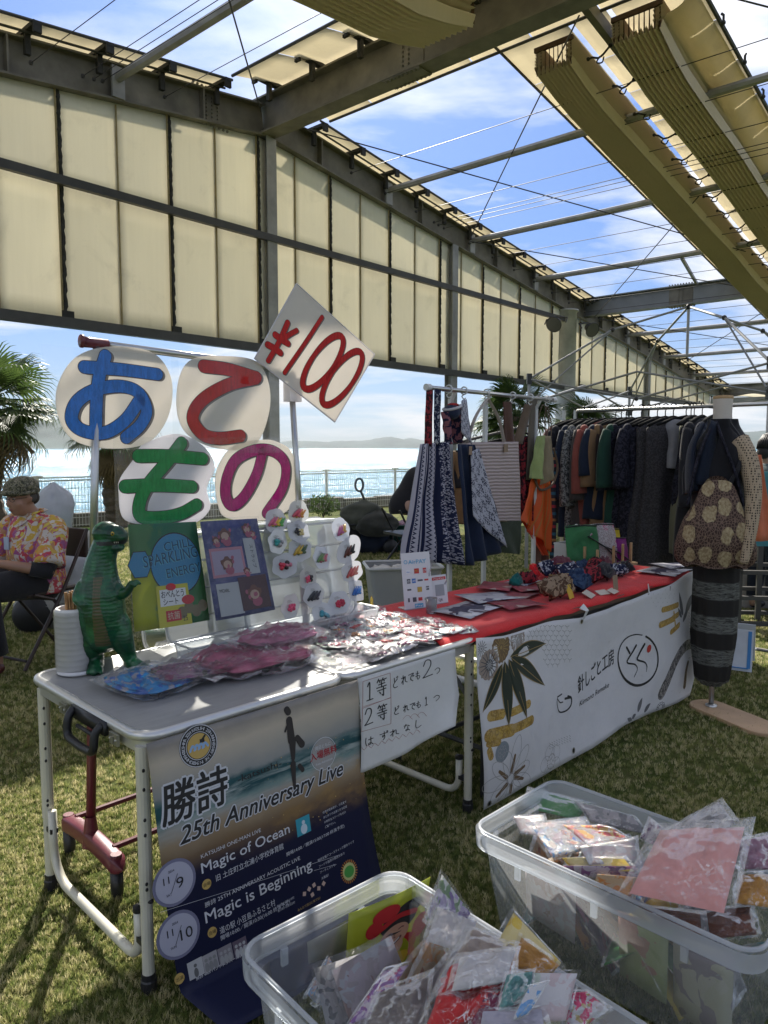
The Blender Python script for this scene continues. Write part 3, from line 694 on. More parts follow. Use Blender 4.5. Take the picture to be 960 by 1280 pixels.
def stroke(mb, pts, w, fn, d=0.002, n=8, k=6, w2=None):
 """brush/marker stroke: ribbon with round ends, pts in surface units"""
 P = [V(*p, 0) if len(p) == 2 else V(*p) for p in pts]
 C = cr(P, k) if len(P) > 2 else [P[0].lerp(P[1], i / 6) for i in range(7)]
 L = []; R = []
 M = len(C)
 for i, p in enumerate(C):
  t = (C[min(i + 1, M - 1)] - C[max(i - 1, 0)]); t = t.normalized() if t.length > 1e-9 else V(1, 0, 0); nn = V(-t.y, t.x, 0)
  ww = w if w2 is None else (w * (1 - i / (M - 1)) + w2 * i / (M - 1))
  L.append(p + nn * ww / 2); R.append(p - nn * ww / 2)
 vs = [fn(p.x, p.y, d) for p in L] + [fn(p.x, p.y, d) for p in R]
 fs = [(i + 1, i, M + i, M + i + 1) for i in range(M - 1)]
 mb.add(vs, fs)
 for (c, a, b_, sg) in ((C[0], L[0], R[0], 1), (C[-1], R[-1], L[-1], 1)):
  r = (a - b_).length / 2; a0 = atan2(a.y - c.y, a.x - c.x); q = [fn(c.x + r * cos(a0 + pi * i / n), c.y + r * sin(a0 + pi * i / n), d) for i in range(n + 1)]
  mb.add(q, [tuple(range(n + 1))])
def ring(mb, cu, cv, ru, rv, w, fn, d=.002, n=40, rot=0):
 vs = []
 for k in range(n):
  t = 2 * pi * k / n
  for q in (-w / 2, w / 2):
   a = (ru + q) * cos(t); b = (rv + q) * sin(t); vs.append(fn(cu + a * cos(rot) - b * sin(rot), cv + a * sin(rot) + b * cos(rot), d))
 mb.add(vs, [(2 * k, 2 * k + 1, (2 * k + 3) % (2 * n), (2 * k + 2) % (2 * n)) for k in range(n)])
def disc(mb, cu, cv, r, fn, d=.001, n=32, ry=None, rot=0, rf=None):
 vs = []
 for k in range(n):
  t = 2 * pi * k / n; q = rf(t) if rf else 1; a = r * q * cos(t); b = (ry or r) * q * sin(t); vs.append(fn(cu + a * cos(rot) - b * sin(rot), cv + a * sin(rot) + b * cos(rot), d))
 mb.add(vs, [tuple(range(n))])
def quad(mb, u0, v0, u1, v1, fn, d=.001, nu=1, nv=1):
 base = [fn(u0 + (u1 - u0) * i / nu, v0 + (v1 - v0) * j / nv, d) for j in range(nv + 1) for i in range(nu + 1)]
 mb.add(base, [(j * (nu + 1) + i, j * (nu + 1) + i + 1, (j + 1) * (nu + 1) + i + 1, (j + 1) * (nu + 1) + i) for j in range(nv) for i in range(nu)])
def ink(name, col, rough=.6, **k): return paint('ink_' + name, col, rough, 0, .04, 8, 0, **k)
white_i = ink('white', (.75, .76, .76)); black_i = ink('black', (.015, .015, .016)); gold_i = ink('gold', (.45, .30, .07)); navy_i = ink('navy', (.015, .022, .07))
# concert poster hung from the table front
a = L1(182, 914, -.02); b = L1(445, 838, -.02); c_ = L1(462, 1092, -.04)
PX0, PX1 = a.x, b.x; PW = PX1 - PX0; PH = 1.0 * PW * 1.43
skew = (c_.x - b.x) / (b.z - c_.z)
def poster(u, v, d=0.0):
 """u across 0..1, v from the top 0 down to 1; hangs in front of the table, kicks and curls outwards lower down"""
 s = v * PH
 z = .683 - s; sg = max(0, s - .655)
 y = -.022 - .05 * v - .16 * v ** 3 - sg * .9 - .006 * sin(v * 7 + u * 2) - .012 * sin(u * pi) * v + .05 * max(0, .25 - u) ** 1.0 * v * v * 1.2
 x = PX0 + u * PW + skew * s + .012 * v * v
 zz = z if z > .05 else .036 + .014 * math.exp((z - .05) / .014)
 return V(x, y - d, zz + (d if z < .03 else 0))
N = NT('poster_print'); uvn = N.n('ShaderNodeUVMap'); sp = N.n('ShaderNodeSeparateXYZ'); N.l(uvn.outputs[0], sp.inputs[0]); U_, V_ = sp.outputs[0], sp.outputs[1]
mpn = N.n('ShaderNodeMapping'); mpn.inputs['Scale'].default_value = (2.2, 16, 1); N.l(uvn.outputs[0], mpn.inputs[0]); nz = N.noise(mpn.outputs[0], 1.5, 7, .62, .6)
mpn2 = N.n('ShaderNodeMapping'); mpn2.inputs['Scale'].default_value = (3, 5, 1); N.l(uvn.outputs[0], mpn2.inputs[0]); nz2 = N.noise(mpn2.outputs[0], 2.0, 5, .6)
V_ = N.math('MULTIPLY', V_, .80)
yy = N.math('ADD', V_, N.math('MULTIPLY', N.math('SUBTRACT', nz2, .5), .05));
base = N.ramp(yy, [(0, (.20, .19, .18)), (.06, (.48, .42, .33)), (.145, (.26, .27, .26)), (.16, (.03, .09, .10)), (.195, (.02, .07, .08)), (.215, (.16, .24, .23)), (.235, (.30, .29, .26)), (.27, (.29, .22, .14)), (.315, (.15, .10, .06)), (.36, (.012, .013, .036)), (1, (.008, .012, .042))])
foam = N.ramp(nz, [(.46, (0, 0, 0)), (.60, (1, 1, 1))]); fm_ = N.math('MULTIPLY', foam, N.ramp(yy, [(.15, (0, 0, 0)), (.19, (.8, .8, .8)), (.23, (.3, .3, .3)), (.27, (0, 0, 0))]))
colr = N.mix(fm_, base, (.42, .47, .44))
gl = N.math('MULTIPLY', N.ramp(nz2, [(.42, (0, 0, 0)), (.62, (1, 1, 1))]), N.math('MULTIPLY', N.ramp(V_, [(.20, (0, 0, 0)), (.33, (1, 1, 1)), (.40, (0, 0, 0))]), N.ramp(U_, [(.15, (.1, .1, .1)), (.9, (1, 1, 1))])))
colr = N.mix(N.math('MULTIPLY', gl, .7), colr, (.36, .22, .07))
poster_m = N.done(N.bsdf(colr, .5, 0, nz2, .12, .01, .18))
PO = empty('concert_poster', 'dark blue seaside concert poster hanging on the front of the silver folding table', 'poster', loc=T1O, rz=T1A)
sh = gridobj('sheet', lambda u, v: poster(u, v * .80), 14, 40, poster_m, PO, solid=.0008)
def q_(px, py):   # pixel of the picture -> poster u,v
 u, v = .5, .5
 for _ in range(12):
  pl = poster(u, v); p = L1(px, py, pl.y); v = min(1, max(0, (.683 - p.z) / PH)); u = (p.x - PX0 - skew * v * PH - .012 * v * v) / PW
 return u, v
pf = lambda u, v, d: poster(u, v, .0012 + d)
AR = PW   # text fn in metres: U=u*PW, V= -v*PH
pm_ = lambda U, Vv, d: poster(U / PW, -Vv / PH, d)
def ptx(mb, s, px, py, h, **k):
 if py > 1226: return
 u, v = q_(px, py); put_text(mb, pm_, s, u * PW, -v * PH, h, **k)
def pdist(p1, p2):
 a = q_(*p1); b = q_(*p2); return (b[0] - a[0]) * PW
GL = MB(); WH = MB(); BK = MB(); RD = MB(); GD = MB()
def title(s, px, py, h, w, bold, **k):
 ptx(WH, s, px, py, h, d=.0013, width=w * 1.0 + .0, bold=bold + .045, **k); ptx(BK, s, px, py, h, d=.0020, width=w, bold=bold, **k)
title('勝詩', 203, 1030, .080, pdist((203, 1030), (287, 1004)), .02, shear=.12)
ptx(BK, '-katsushi-', 297, 978, .019, d=.0018, width=pdist((297, 978), (352, 962)), bold=.004)
title('25th Anniversary Live', 225, 1056, .046, pdist((226, 1056), (432, 992)), .018, shear=.30)
ptx(WH, 'KATSUSHI ONE-MAN LIVE', 251, 1073, .0105, d=.0018, width=pdist((251, 1073), (327, 1050)))
ptx(WH, 'Magic of Ocean', 252, 1092, .028, d=.0018, width=pdist((252, 1092), (364, 1056)), bold=.006)
ptx(WH, '旧 土庄町立北浦小学校体育館', 270, 1101, .0135, d=.0018, width=pdist((270, 1101), (356, 1073)))
ptx(WH, '開場14:00／開演15:00(17:00 終演予定)', 358, 1070, .0085, d=.0018, width=pdist((358, 1070), (432, 1046)))
ptx(WH, '勝詩 25TH ANNIVERSARY ACOUSTIC LIVE', 256, 1134, .0105, d=.0018, width=pdist((256, 1134), (377, 1088)))
ptx(WH, 'Magic is Beginning', 257, 1154, .030, d=.0018, width=pdist((257, 1154), (394, 1107)), bold=.006)
ptx(WH, '道の駅 小豆島ふるさと村', 275, 1167, .0140, d=.0018, width=pdist((275, 1167), (346, 1141)))
ptx(WH, '開場10:00／開演10:30(16:00 終演予定)', 276, 1175, .0095, d=.0018, width=pdist((276, 1175), (366, 1146)))
for k, s in enumerate(('世界的音楽家が、小豆島で', 'はじめての出演となる記念', 'の特別なステージをぜひ', 'ご覧下さい。')): ptx(WH, s, 403 + k, 1013 + k * 6 + 4, .0058, d=.0018)
for k, s in enumerate(('勝詩主催アコースティック野外ライブ', 'フードや雑貨の販売もあり', 'アーティストも', '大集結！')): ptx(WH, s, 397 + k * 1.5, 1077 + k * 7.5, .0062, d=.0018)
ptx(GD, 'みんなで遊びに来てね！', 372, 1139, .0058, d=.0018)
for k in range(2):
 ptx(WH, '香川県小豆郡土庄町', 346 + k, 1134 + k * 6, .0048, d=.0018)
for k, s in enumerate(('勝詩 with バンドメンバーによる演奏', 'サポートミュージシャンの皆さん', 'キッチンカーや出店もたくさん登場', '地域の皆さんとつくる音楽の祭典', 'お問い合わせ 実行委員会まで')): ptx(WH, s, 245 + k * 2, 1216 + k * 8 + 9, .0072, d=.0018)
ptx(WH, '北斗妙智会　協力 香川', 248, 1277, .012, d=.0018)
for k, s in enumerate(('こどもたちの笑顔があふれる一日に', '全国アンコールツアー開催中')): ptx(WH, s, 275 + k * 2, 1244 + k * 9 + 42, .008, d=.0018)
for (px, py) in ((258, 1105), (265, 1165), (224, 1223)):
 u, v = q_(px, py); disc(GD, u * PW, -v * PH, .0135, pm_, .0014); put_text(BK, pm_, '会場' if py < 1200 else '出演', u * PW, -v * PH - .004, .008, d=.0022, align='c')
halo = paint('ink_pale_lilac', (.38, .38, .46), .6, 0, .03)
HL = MB()
HB = MB()
for (px, py, dd) in ((218, 1103, '9'), (223, 1168, '10')):
 u, v = q_(px, py); U0, V0 = u * PW, -v * PH
 disc(HB, U0, V0, .060, pm_, .0008); disc(HL, U0, V0, .052, pm_, .0014)
 put_text(BK, pm_, '11', U0 - .030, V0 + .004, .019, d=.0022); stroke(BK, [(U0 - .012, V0 - .022), (U0 + .010, V0 + .020)], .0014, pm_, .0022); put_text(BK, pm_, dd, U0 + .004, V0 - .018, .028, d=.0022, width=.020 if dd == '9' else .034)
 put_text(BK, pm_, '2024', U0 - .014, V0 + .030, .006, d=.0022); put_text(BK, pm_, 'SAT' if dd == '9' else 'SUN', U0 - .026, V0 - .028, .006, d=.0022)
u, v = q_(248, 932); U0, V0 = u * PW, -v * PH
disc(BK, U0, V0, .056, pm_, .0010); ring(WH, U0, V0, .054, .054, .0022, pm_, .0017); ring(WH, U0, V0, .036, .036, .0016, pm_, .0017)
N_ = 'SHODOSHIMA 2024 KATSUSHI 25TH ANNIVERSARY LIVE IN SHODOSHIMA '
for k, ch in enumerate(N_[:60]):
 t = radians(200) - 2 * pi * k / 60
 if ch != ' ': put_text(WH, pm_, ch, U0 + .0405 * cos(t), V0 + .0405 * sin(t), .0085, d=.0018, rot=t - pi / 2, align='c')
disc(GD, U0, V0, .033, pm_, .0020)
wv = MB();
for k in range(4): stroke(wv, [(U0 - .026 + k * .012, V0 - .008), (U0 - .018 + k * .012, V0 + .004), (U0 - .010 + k * .012, V0 - .006)], .006, pm_, .0024 + k * .0001)
obj('wave_emblem', wv, ink('seablue', (.25, .40, .62)), PO)
stroke(BK, [(U0 + .008, V0 + .010), (U0 + .020, V0 + .022)], .006, pm_, .0024); quad(BK, U0 + .004, V0 + .006, U0 + .018, V0 + .016, pm_, .0023)
u, v = q_(404, 942); U1, V1 = u * PW, -v * PH
ring(WH, U1, V1, .050, .050, .0018, pm_, .0018); LT = MB(); disc(LT, U1, V1, .047, pm_, .0012)
obj('roundel', LT, ink('misty', (.30, .29, .28)), PO)
put_text(WH, pm_, '両日ともに', U1, V1 + .020, .009, d=.002, align='c'); put_text(RD, pm_, '入場無料', U1, V1 - .008, .019, d=.002, align='c', bold=.02); put_text(WH, pm_, 'Free Admission', U1, V1 - .028, .0075, d=.002, align='c')
SI = MB()
def sil(pts, w, w2=None, d=.0016): stroke(SI, [tuple((lambda q: (q[0] * PW, -q[1] * PH))(q_(*p))) for p in pts], w, pm_, d, w2=w2)
sil([(358, 887), (360, 890)], .020, d=.0017); sil([(361, 900), (364, 925)], .022, .026, d=.0018); sil([(364, 925), (366, 950)], .020, .010, d=.0019); sil([(367, 925), (367, 948)], .014, .008, d=.00195); sil([(358, 908), (356, 914)], .007, d=.0020); sil([(371, 922), (377, 930)], .018, .022, d=.0021)
sil([(366, 955), (368, 985)], .020, .010, d=.0017); sil([(374, 957), (378, 962)], .014, d=.0018)
obj('silhouette', SI, ink('shadow_brown', (.025, .02, .02)), PO)
IN = MB(); q0 = q_(369, 1025); quad(IN, q0[0] * PW, -q0[1] * PH - .052, q0[0] * PW + .052, -q0[1] * PH + .0, pm_, .0014); obj('inset_photo', IN, ink('cyan', (.03, .28, .36)), PO)
IP = MB(); cu, cv = q0[0] * PW + .027, -q0[1] * PH - .052
disc(IP, cu, cv + .016, .012, pm_, .0018, ry=.015); disc(IP, cu, cv + .036, .006, pm_, .0019); obj('inset_figure', IP, ink('pale_blue', (.5, .6, .66)), PO)
mk = q_(436, 1089); MU, MV = mk[0] * PW, -mk[1] * PH
GR = MB(); disc(GR, MU, MV, .020, pm_, .0020, ry=.017); RG = MB()
for k in range(26):
 t = 2 * pi * k / 26; stroke(RG, [(MU + .027 * cos(t), MV + .027 * sin(t)), (MU + .033 * cos(t), MV + .033 * sin(t))], .003, pm_, .0018, n=3)
obj('leaf_emblem', GR, ink('green', (.06, .30, .05)), PO); obj('emblem_rays', RG, ink('orange', (.55, .22, .03)), PO); BB = MB(); disc(BB, MU, MV, .0255, pm_, .0014); obj('emblem_back', BB, ink('straw', (.5, .5, .2)), PO)
for k in range(4):
 pq = q_(237 + k * 19, 1226 - k * 9); PP = MB(); quad(PP, pq[0] * PW, -pq[1] * PH, pq[0] * PW + .042, -pq[1] * PH + .044, pm_, .0014); o = obj('small_photo', PP, ink('pic%d' % k, (.42 - .1 * k, .42 - .11 * k, .42 - .1 * k)), PO)
 FG = MB();
 for j in range(1 if k == 0 else 3): disc(FG, pq[0] * PW + .021 + (j - (0 if k == 0 else 1)) * .012, -pq[1] * PH + .030, .0045, pm_, .0018); disc(FG, pq[0] * PW + .021 + (j - (0 if k == 0 else 1)) * .012, -pq[1] * PH + .012, .006, pm_, .0018, ry=.012)
 obj('photo_figures', FG, ink('grey%d' % k, (.12 + .1 * k,) * 3), o)
DI = MB()
for (x, y, c) in ((386, 1111, 0), (392, 1106, 1), (398, 1110, 2), (404, 1104, 3), (380, 1117, 2), (390, 1118, 1)):
 pq = q_(x, y); disc(DI, pq[0] * PW, -pq[1] * PH, .008, pm_, .0018 + c * .0001, n=4, rot=c)
obj('diamond_motif', DI, ink('peach', (.55, .40, .32)), PO)
for y0 in ((200, 1140, 425, 1068), (392, 1088, 420, 1080)):
 p1 = q_(y0[0], y0[1]); p2 = q_(y0[2], y0[3]); stroke(WH, [(p1[0] * PW, -p1[1] * PH), (p2[0] * PW, -p2[1] * PH)], .0008, pm_, .0017)
ink_wh = ink('soft_white', (.56, .57, .60))
for k in range(60):
 u = random.uniform(.45, 1); v = random.uniform(.15, .38); disc(GD, u * PW, -v * PH, random.uniform(.0006, .0022), pm_, .0013, n=6)
obj('lettering', WH, ink_wh, PO); obj('black_lettering', BK, black_i, PO); obj('red_lettering', RD, ink('crimson', (.32, .02, .03)), PO); obj('gold_print', GD, ink('gold2', (.50, .34, .10)), PO); obj('date_roundel', HL, halo, PO); obj('date_halo', HB, ink('dusk', (.16, .16, .24)), PO)
# handwritten prize notice
n0_ = L1(447, 832, -.02); n1_ = L1(569, 800, -.02); NWd = n1_.x - n0_.x; NHt = n0_.z - L1(445, 952, -.03).z
def note(u, v, d=0):
 y = -.020 - .010 * sin(v * 3) * (1 - u) - .06 * (max(0, u - .55) ** 1.5) * v * v * 2 - .015 * v; x = n0_.x + u * NWd - .004 * v
 z = .684 - v * NHt * (1 - .26 * max(0, u - .42) * v)
 if v > .6 and u > .5: x -= (v - .6) * (u - .5) * NWd * .55
 return V(x, y - d, z)
NO = empty('handwritten_notice', 'white handwritten paper notice with curling corner taped below the pile of small packets', 'notice', loc=T1O, rz=T1A)
paper = fabric('note_paper', (.78, .78, .76), .03, .8, trans=.3)
gridobj('sheet', lambda u, v: note(u, v), 16, 20, paper, NO, solid=.0006)
nm = lambda U, Vv, d: note(min(max(U, 0), 1), min(max(-Vv, 0), 1), d)
def nq(px, py):
 u, v = .5, .5
 for _ in range(15):
  pl = note(u, v); p = L1(px, py, pl.y); u += (p.x - pl.x) / NWd; v -= (p.z - pl.z) / NHt
  u = min(1, max(0, u)); v = min(1, max(0, v))
 return (u, -v)
mk_ = MB()
CS = 1 / NHt
def hand(strokes, x, y, sx, sy, w=.007, slope=-.28):
 """strokes in a 0..1 box, y down, placed at picture x,y"""
 for s_ in strokes:
  pts = [nq(x + a * sx, y + b * sy + slope * a * sx) for a, b in s_]
  stroke(mk_, pts, w, nm, .0012 + random.random() * .0004, n=4, k=4)
one = [[(.2, .2), (.5, 0), (.5, 1)], [(.1, 1), (.95, .97)]]
two = [[(.05, .3), (.3, 0), (.75, .05), (.8, .35), (.4, .75), (0, 1)], [(0, 1), (1, .93)]]
tou = [[(.2, 0), (.05, .18)], [(.12, .1), (.45, .08)], [(.3, .1), (.32, .2)], [(.65, 0), (.5, .18)], [(.58, .1), (1, .06)], [(.75, .1), (.78, .18)], [(.2, .32), (.85, .28)], [(.5, .22), (.52, .48)], [(0, .48), (1, .44)], [(.1, .64), (.95, .6)], [(.7, .5), (.72, .95), (.55, .88)], [(.3, .72), (.4, .82)]]
do = [[(.3, .05), (.35, .45)], [(.9, .2), (.3, .55), (.15, .8), (.4, 1), (.9, .95)], [(.75, 0), (.82, .1)], [(.9, -.05), (.97, .05)]]
re = [[(.3, 0), (.3, 1)], [(0, .3), (.5, .25), (.05, .8)], [(.3, .4), (.65, .15), (.7, .7), (1, .85)]]
de = [[(0, .15), (.9, .05), (.45, .4), (.4, .75), (.8, 1)], [(.75, .35), (.82, .45)], [(.9, .3), (.97, .4)]]
mo = [[(.5, 0), (.4, .7), (.6, 1), (.95, .8), (.9, .6)], [(.15, .3), (.75, .28)], [(.1, .6), (.75, .55)]]
tsu = [[(0, .3), (.5, .05), (.95, .3), (.85, .7), (.4, 1)]]
ha = [[(.1, 0), (.05, .5), (.15, 1)], [(.4, .3), (1, .25)], [(.7, 0), (.72, .8), (.5, .95), (.42, .8), (.7, .75), (1, .95)]]
zu = [[(0, .25), (1, .2)], [(.55, 0), (.55, .5), (.35, .65), (.35, .45), (.6, .5), (.6, .8), (.4, 1)], [(.85, 0), (.9, .1)], [(.95, -.02), (1, .08)]]
na = [[(.05, .2), (.5, .15)], [(.35, 0), (.1, .5)], [(.65, .2), (.9, .35)], [(.65, .4), (.65, .8), (.4, .95), (.35, .8), (.65, .75), (.95, .95)]]
shi = [[(.3, 0), (.25, .8), (.5, 1), (1, .8)]]
S = 1 / 5.05   # crop scale used when reading positions off the photograph
def HX(cx): return 430 + cx / 5.05
def HY(cy): return 800 + cy / 5.05
for g, x, y, w, h in ((one, 138, 275, 45, 110), (tou, 205, 250, 60, 115), (do, 305, 240, 34, 65), (re, 360, 228, 38, 55), (de, 405, 215, 36, 50), (mo, 448, 200, 30, 52), (two, 497, 135, 60, 105), (tsu, 572, 178, 32, 38),
                      (two, 130, 440, 50, 100), (tou, 210, 415, 58, 100), (do, 312, 425, 34, 48), (re, 372, 412, 36, 45), (de, 415, 402, 34, 42), (mo, 452, 390, 30, 42), (one, 508, 362, 18, 52), (tsu, 565, 352, 36, 36),
                      (ha, 132, 620, 50, 50), (zu, 225, 585, 50, 50), (re, 290, 570, 55, 42), (na, 375, 535, 40, 45), (shi, 440, 510, 45, 50)):
 hand(g, HX(x), HY(y), w * S, h * S, w=.011 if h > 90 else .008)
obj('handwriting', mk_, black_i, NO)
rd = MB()
for pts in ([(118, 262), (290, 208)], [(118, 430), (293, 362)], [(122, 420), (290, 366)], [(118, 262), (105, 580)], [(290, 208), (295, 528)], [(105, 580), (295, 528)]): stroke(rd, [nq(HX(a), HY(b)) for a, b in pts], .004, nm, .001, n=3)
stroke(rd, [nq(HX(105 + k * 22), HY(690 - k * 7 + (12 if k % 2 else -12))) for k in range(18)], .004, nm, .001, n=3, k=2)
for k in range(3): stroke(rd, [nq(HX(370 + k * 45 + a), HY(500 - k * 10 - 25 * sin(a / 60 * pi))) for a in (0, 20, 40, 60)], .003, nm, .001, n=3)
obj('red_lines', rd, ink('faded_red', (.30, .09, .08)), NO)
# wine red garment rack behind the table (carries the letter signs)
wine = paint('wine_red_enamel', (.13, .022, .035), .35, 0, .15, 6, .15, 70)
chrome = paint('satin_chrome', (.50, .50, .49), .28, .9, .06, 5, .05, 90)
RK = empty('garment_rack', 'garment rack with wine red feet and silver uprights carrying the letter signs', 'garment rack', loc=T1O, rz=T1A)
def foot(x):
 mb = MB()
 prof = [(-.0, .0)]
 def fn(u, v):
  y = .43 + .44 * u; k = sin(pi * min(1, max(0, u))) ; w = .026; hgt = .050
  t = 2 * pi * v; e = min(1, u * 12, (1 - u) * 12) ** .5
  zc = .105 + .020 * (1 - (2 * u - 1) ** 2)
  return V(x + w * (abs(cos(t)) ** .5) * (1 if cos(t) > 0 else -1) * e, y, zc + hgt * .55 * (abs(sin(t)) ** .5) * (1 if sin(t) > 0 else -1) * e)
 mb.grid(lambda u, v: fn(v, u), 16, 24, closeu=True); f = obj('foot', mb, wine, RK, smooth=True)
 mb = MB()
 for y in (.475, .835): mb.lathe([(.0, .142), (.017, .142), (.019, .139), (.019, .128)], 16, (x, y, 0));
 obj('cap', mb, wine, f, smooth=False)
 mb = MB()
 for y in (.475, .835): mb.lathe([(0, .0), (.016, 0), (.020, .02), (.02, .085), (0, .085)], 14, (x, y, 0))
 obj('caster', mb, blackp, f, smooth=True)
foot(.14); foot(1.10)
for x0, x1 in ((.14, .262), (1.10, 1.078)):
 mb = MB(); mb.lathe([(.030, .10), (.026, .13), (.018, .19), (.0165, .2)], 16, (x0, .655, 0)); mb.tube([(x0, .655, .15), (x0 + (x1 - x0) * .42, .70, .86)], .0155, 12); obj('lower_tube', mb, wine, RK, smooth=True)
 mb = MB(); mb.tube([(x0 + (x1 - x0) * .40, .70, .84), (x1, .76, 1.75)], .0125, 12); obj('upright', mb, chrome, RK, smooth=True)
for y in (.52, .80):
 mb = MB(); mb.tube([(.15, y, .14), (1.1, y, .14)], .010, 8); obj('cross_tube', mb, wine, RK)
mb = MB(); mb.tube([(.24, .76, 1.758), (1.095, .76, 1.735)], .0125, 12); b = obj('hanging_bar', mb, chrome, RK, smooth=True)
mb = MB(); mb.tube([(.215, .76, 1.759), (.235, .76, 1.758), (.30, .76, 1.757)], [.019, .0175, .0165], 12); mb.tube([(.208, .76, 1.76), (.216, .76, 1.76)], .022, 12); obj('end_cap', mb, wine, b, smooth=True)
# the four letter cards in clear sleeves, and the price card
card_w = []
for nm_, c_ in (('cream', (.86, .82, .76)), ('white', (.86, .84, .86))): card_w.append(fabric('card_' + nm_, c_, .03, .7, trans=.5))
def inkt(name, col, tr=.12):
 N = NT('marker_' + name); co = N.coord('Object'); f = N.noise(N.coord('Object', (14, 3, 3)), 8, 5, .7)
 c = N.ramp(f, [(.35, tuple(x * .75 for x in col)), (.62, tuple(min(1, x * 1.15) for x in col))])
 s = N.bsdf(c, .45, 0, f, .1, .003, .3); t = N.n('ShaderNodeBsdfTranslucent'); N.l(c, t.inputs[0]); x = N.n('ShaderNodeMixShader'); x.inputs[0].default_value = tr; N.l(s, x.inputs[1]); N.l(t.outputs[0], x.inputs[2]); return N.done(x.outputs[0])
grey_sh = inkt('grey_shadow', (.22, .19, .18));
sleeve = film('clear_sleeve', (.97, .98, .98), .03, .2, 9, .1, .35, .012)
YS = .735
def yfn(y0): return lambda u, v, d: V(u, y0 - d, v)
def letter(lab, char, col, outline, strokes, w, mat, px_w):
 root = empty('letter_card', lab, 'sign', 'hand cut letter cards hung on the garment rack', T1O, T1A)
 f = yfn(YS)
 P = [(L1(x, y, YS).x, L1(x, y, YS).z) for x, y in outline]
 sm = cr([V(a, b, 0) for a, b in P], 6, closed=True)
 mb = MB(); mb.prism([(p.x, p.y) for p in sm], lambda u, v, d: V(u, YS - d, v), .0, .003); obj('card', mb, mat, root, fixn=True)
 ww = w * 2.62 / 924
 for i, (nm2, off, wd, m, d) in enumerate((('drop_shadow', (.010, -.004), ww, grey_sh, .0036), ('outline', (0, 0), ww + .0045, black_i, .0040), ('character', (0, 0), ww, col, .0044))):
  mb = MB()
  for j, s_ in enumerate(strokes):
   pts = [(L1(x, y, YS).x + off[0], L1(x, y, YS).z + off[1]) for x, y in s_]
   stroke(mb, pts, wd, f, d + .0 + j * .00004, n=10, k=8)
  o = obj(nm2, mb, m, root)
  if nm2 == 'character':
   pass
 return root
blue_m = inkt('blue', (.02, .20, .68)); red_m = inkt('red', (.62, .012, .010)); green_m = inkt('green', (.015, .30, .07)); mag_m = inkt('magenta', (.60, .008, .20))
def C3(l): return [(x / 2, 400 + y / 2) for x, y in l]
R_ = letter('round white card with a big blue hiragana letter, upper left of the four', 'あ', blue_m, [(141, 433), (95, 446), (71, 485), (74, 525), (95, 552), (140, 561), (185, 553), (210, 520), (214, 475), (192, 442)],
       [C3([(210, 118), (300, 124), (392, 136)]), C3([(262, 90), (247, 140), (240, 200), (238, 285)]), C3([(348, 200), (310, 252), (260, 282), (205, 276), (178, 248), (192, 204), (240, 174), (300, 166), (345, 182), (365, 225), (350, 262), (314, 294)])], 14.5, card_w[0], 0)
letter('round cream card with a big red hiragana letter, upper right of the four', 'て', red_m, [(280, 445), (240, 449), (223, 475), (222, 520), (240, 548), (280, 562), (318, 556), (335, 520), (336, 482), (320, 452)],
       [C3([(508, 116), (570, 124), (640, 144)]), C3([(638, 146), (570, 162), (505, 200), (480, 245), (505, 285), (545, 296), (600, 290)])], 16.5, card_w[0], 0)
letter('white cloud shaped card with a green hiragana letter, lower left of the four', 'も', green_m, [(212, 543), (178, 556), (166, 575), (150, 598), (148, 615), (156, 650), (200, 656), (240, 655), (262, 636), (258, 610), (268, 585), (258, 562), (235, 546)],
       [C3([(452, 308), (420, 350), (370, 410), (348, 455), (352, 490), (400, 494), (450, 484), (490, 462)]), C3([(345, 340), (420, 340), (505, 347)]), C3([(312, 416), (390, 413), (478, 417)])], 16, card_w[1], 0)
letter('round card with a magenta hiragana letter, lower right of the four', 'の', mag_m, [(325, 550), (290, 558), (270, 590), (272, 630), (285, 648), (330, 650), (362, 635), (374, 600), (364, 565), (345, 552)],
       [C3([(655, 330), (640, 385), (610, 440), (580, 463), (563, 440), (566, 395), (590, 348), (640, 325), (685, 330), (712, 362), (705, 420), (665, 482)])], 15.5, card_w[0], 0)
for (x0, y0, x1, y1, lab) in ((50, 430, 224, 562, 'large clear plastic sleeve holding the blue letter card'), (212, 446, 350, 566, 'large clear plastic sleeve holding the red letter card'), (140, 546, 268, 662, 'clear plastic sleeve round the green letter card'), (262, 546, 374, 660, 'clear plastic sleeve round the magenta letter card')):
 a = L1(x0, y0, YS); b = L1(x1, y1, YS)
 def f(u, v, a=a, b=b): return V(a.x + (b.x - a.x) * u, YS - .008 - .006 * noise.noise(V(u * 5, v * 5, a.x * 7)), a.z + (b.z - a.z) * v)
 o = gridobj('clear_sleeve', f, 14, 14, sleeve); o.location = T1O; o.rotation_euler = (0, 0, T1A); tag(o, lab, 'plastic sleeve', 'clear sleeves over the letter cards')
YP = .742
def CP(x, y): return (300 + x / 5.333, 340 + y / 5.333)
root = empty('price_card', 'white diamond shaped card tied to the rack, red hand painted price on it', 'price sign', None, T1O, T1A)
fP = yfn(YP - .02)
def PP(x, y):
 p = L1(*CP(x, y), YP - .02); return (p.x, p.z)
mb = MB(); mb.prism([PP(372, 78), PP(893, 550), PP(627, 1000), PP(93, 577)], lambda u, v, d: V(u, YP - .02 - d, v), 0, .005); obj('card', mb, card_w[0], root, fixn=True)
def edge_line(a, b):
 m = MB(); m.tube([V(PP(*a)[0], YP - .024, PP(*a)[1]), V(PP(*b)[0], YP - .024, PP(*b)[1])], .003, 5); obj('card_edge', m, card_w[1], root)
edge_line((372, 78), (893, 550)); edge_line((893, 550), (627, 1000)); edge_line((93, 577), (627, 1000)); edge_line((93, 577), (372, 78))
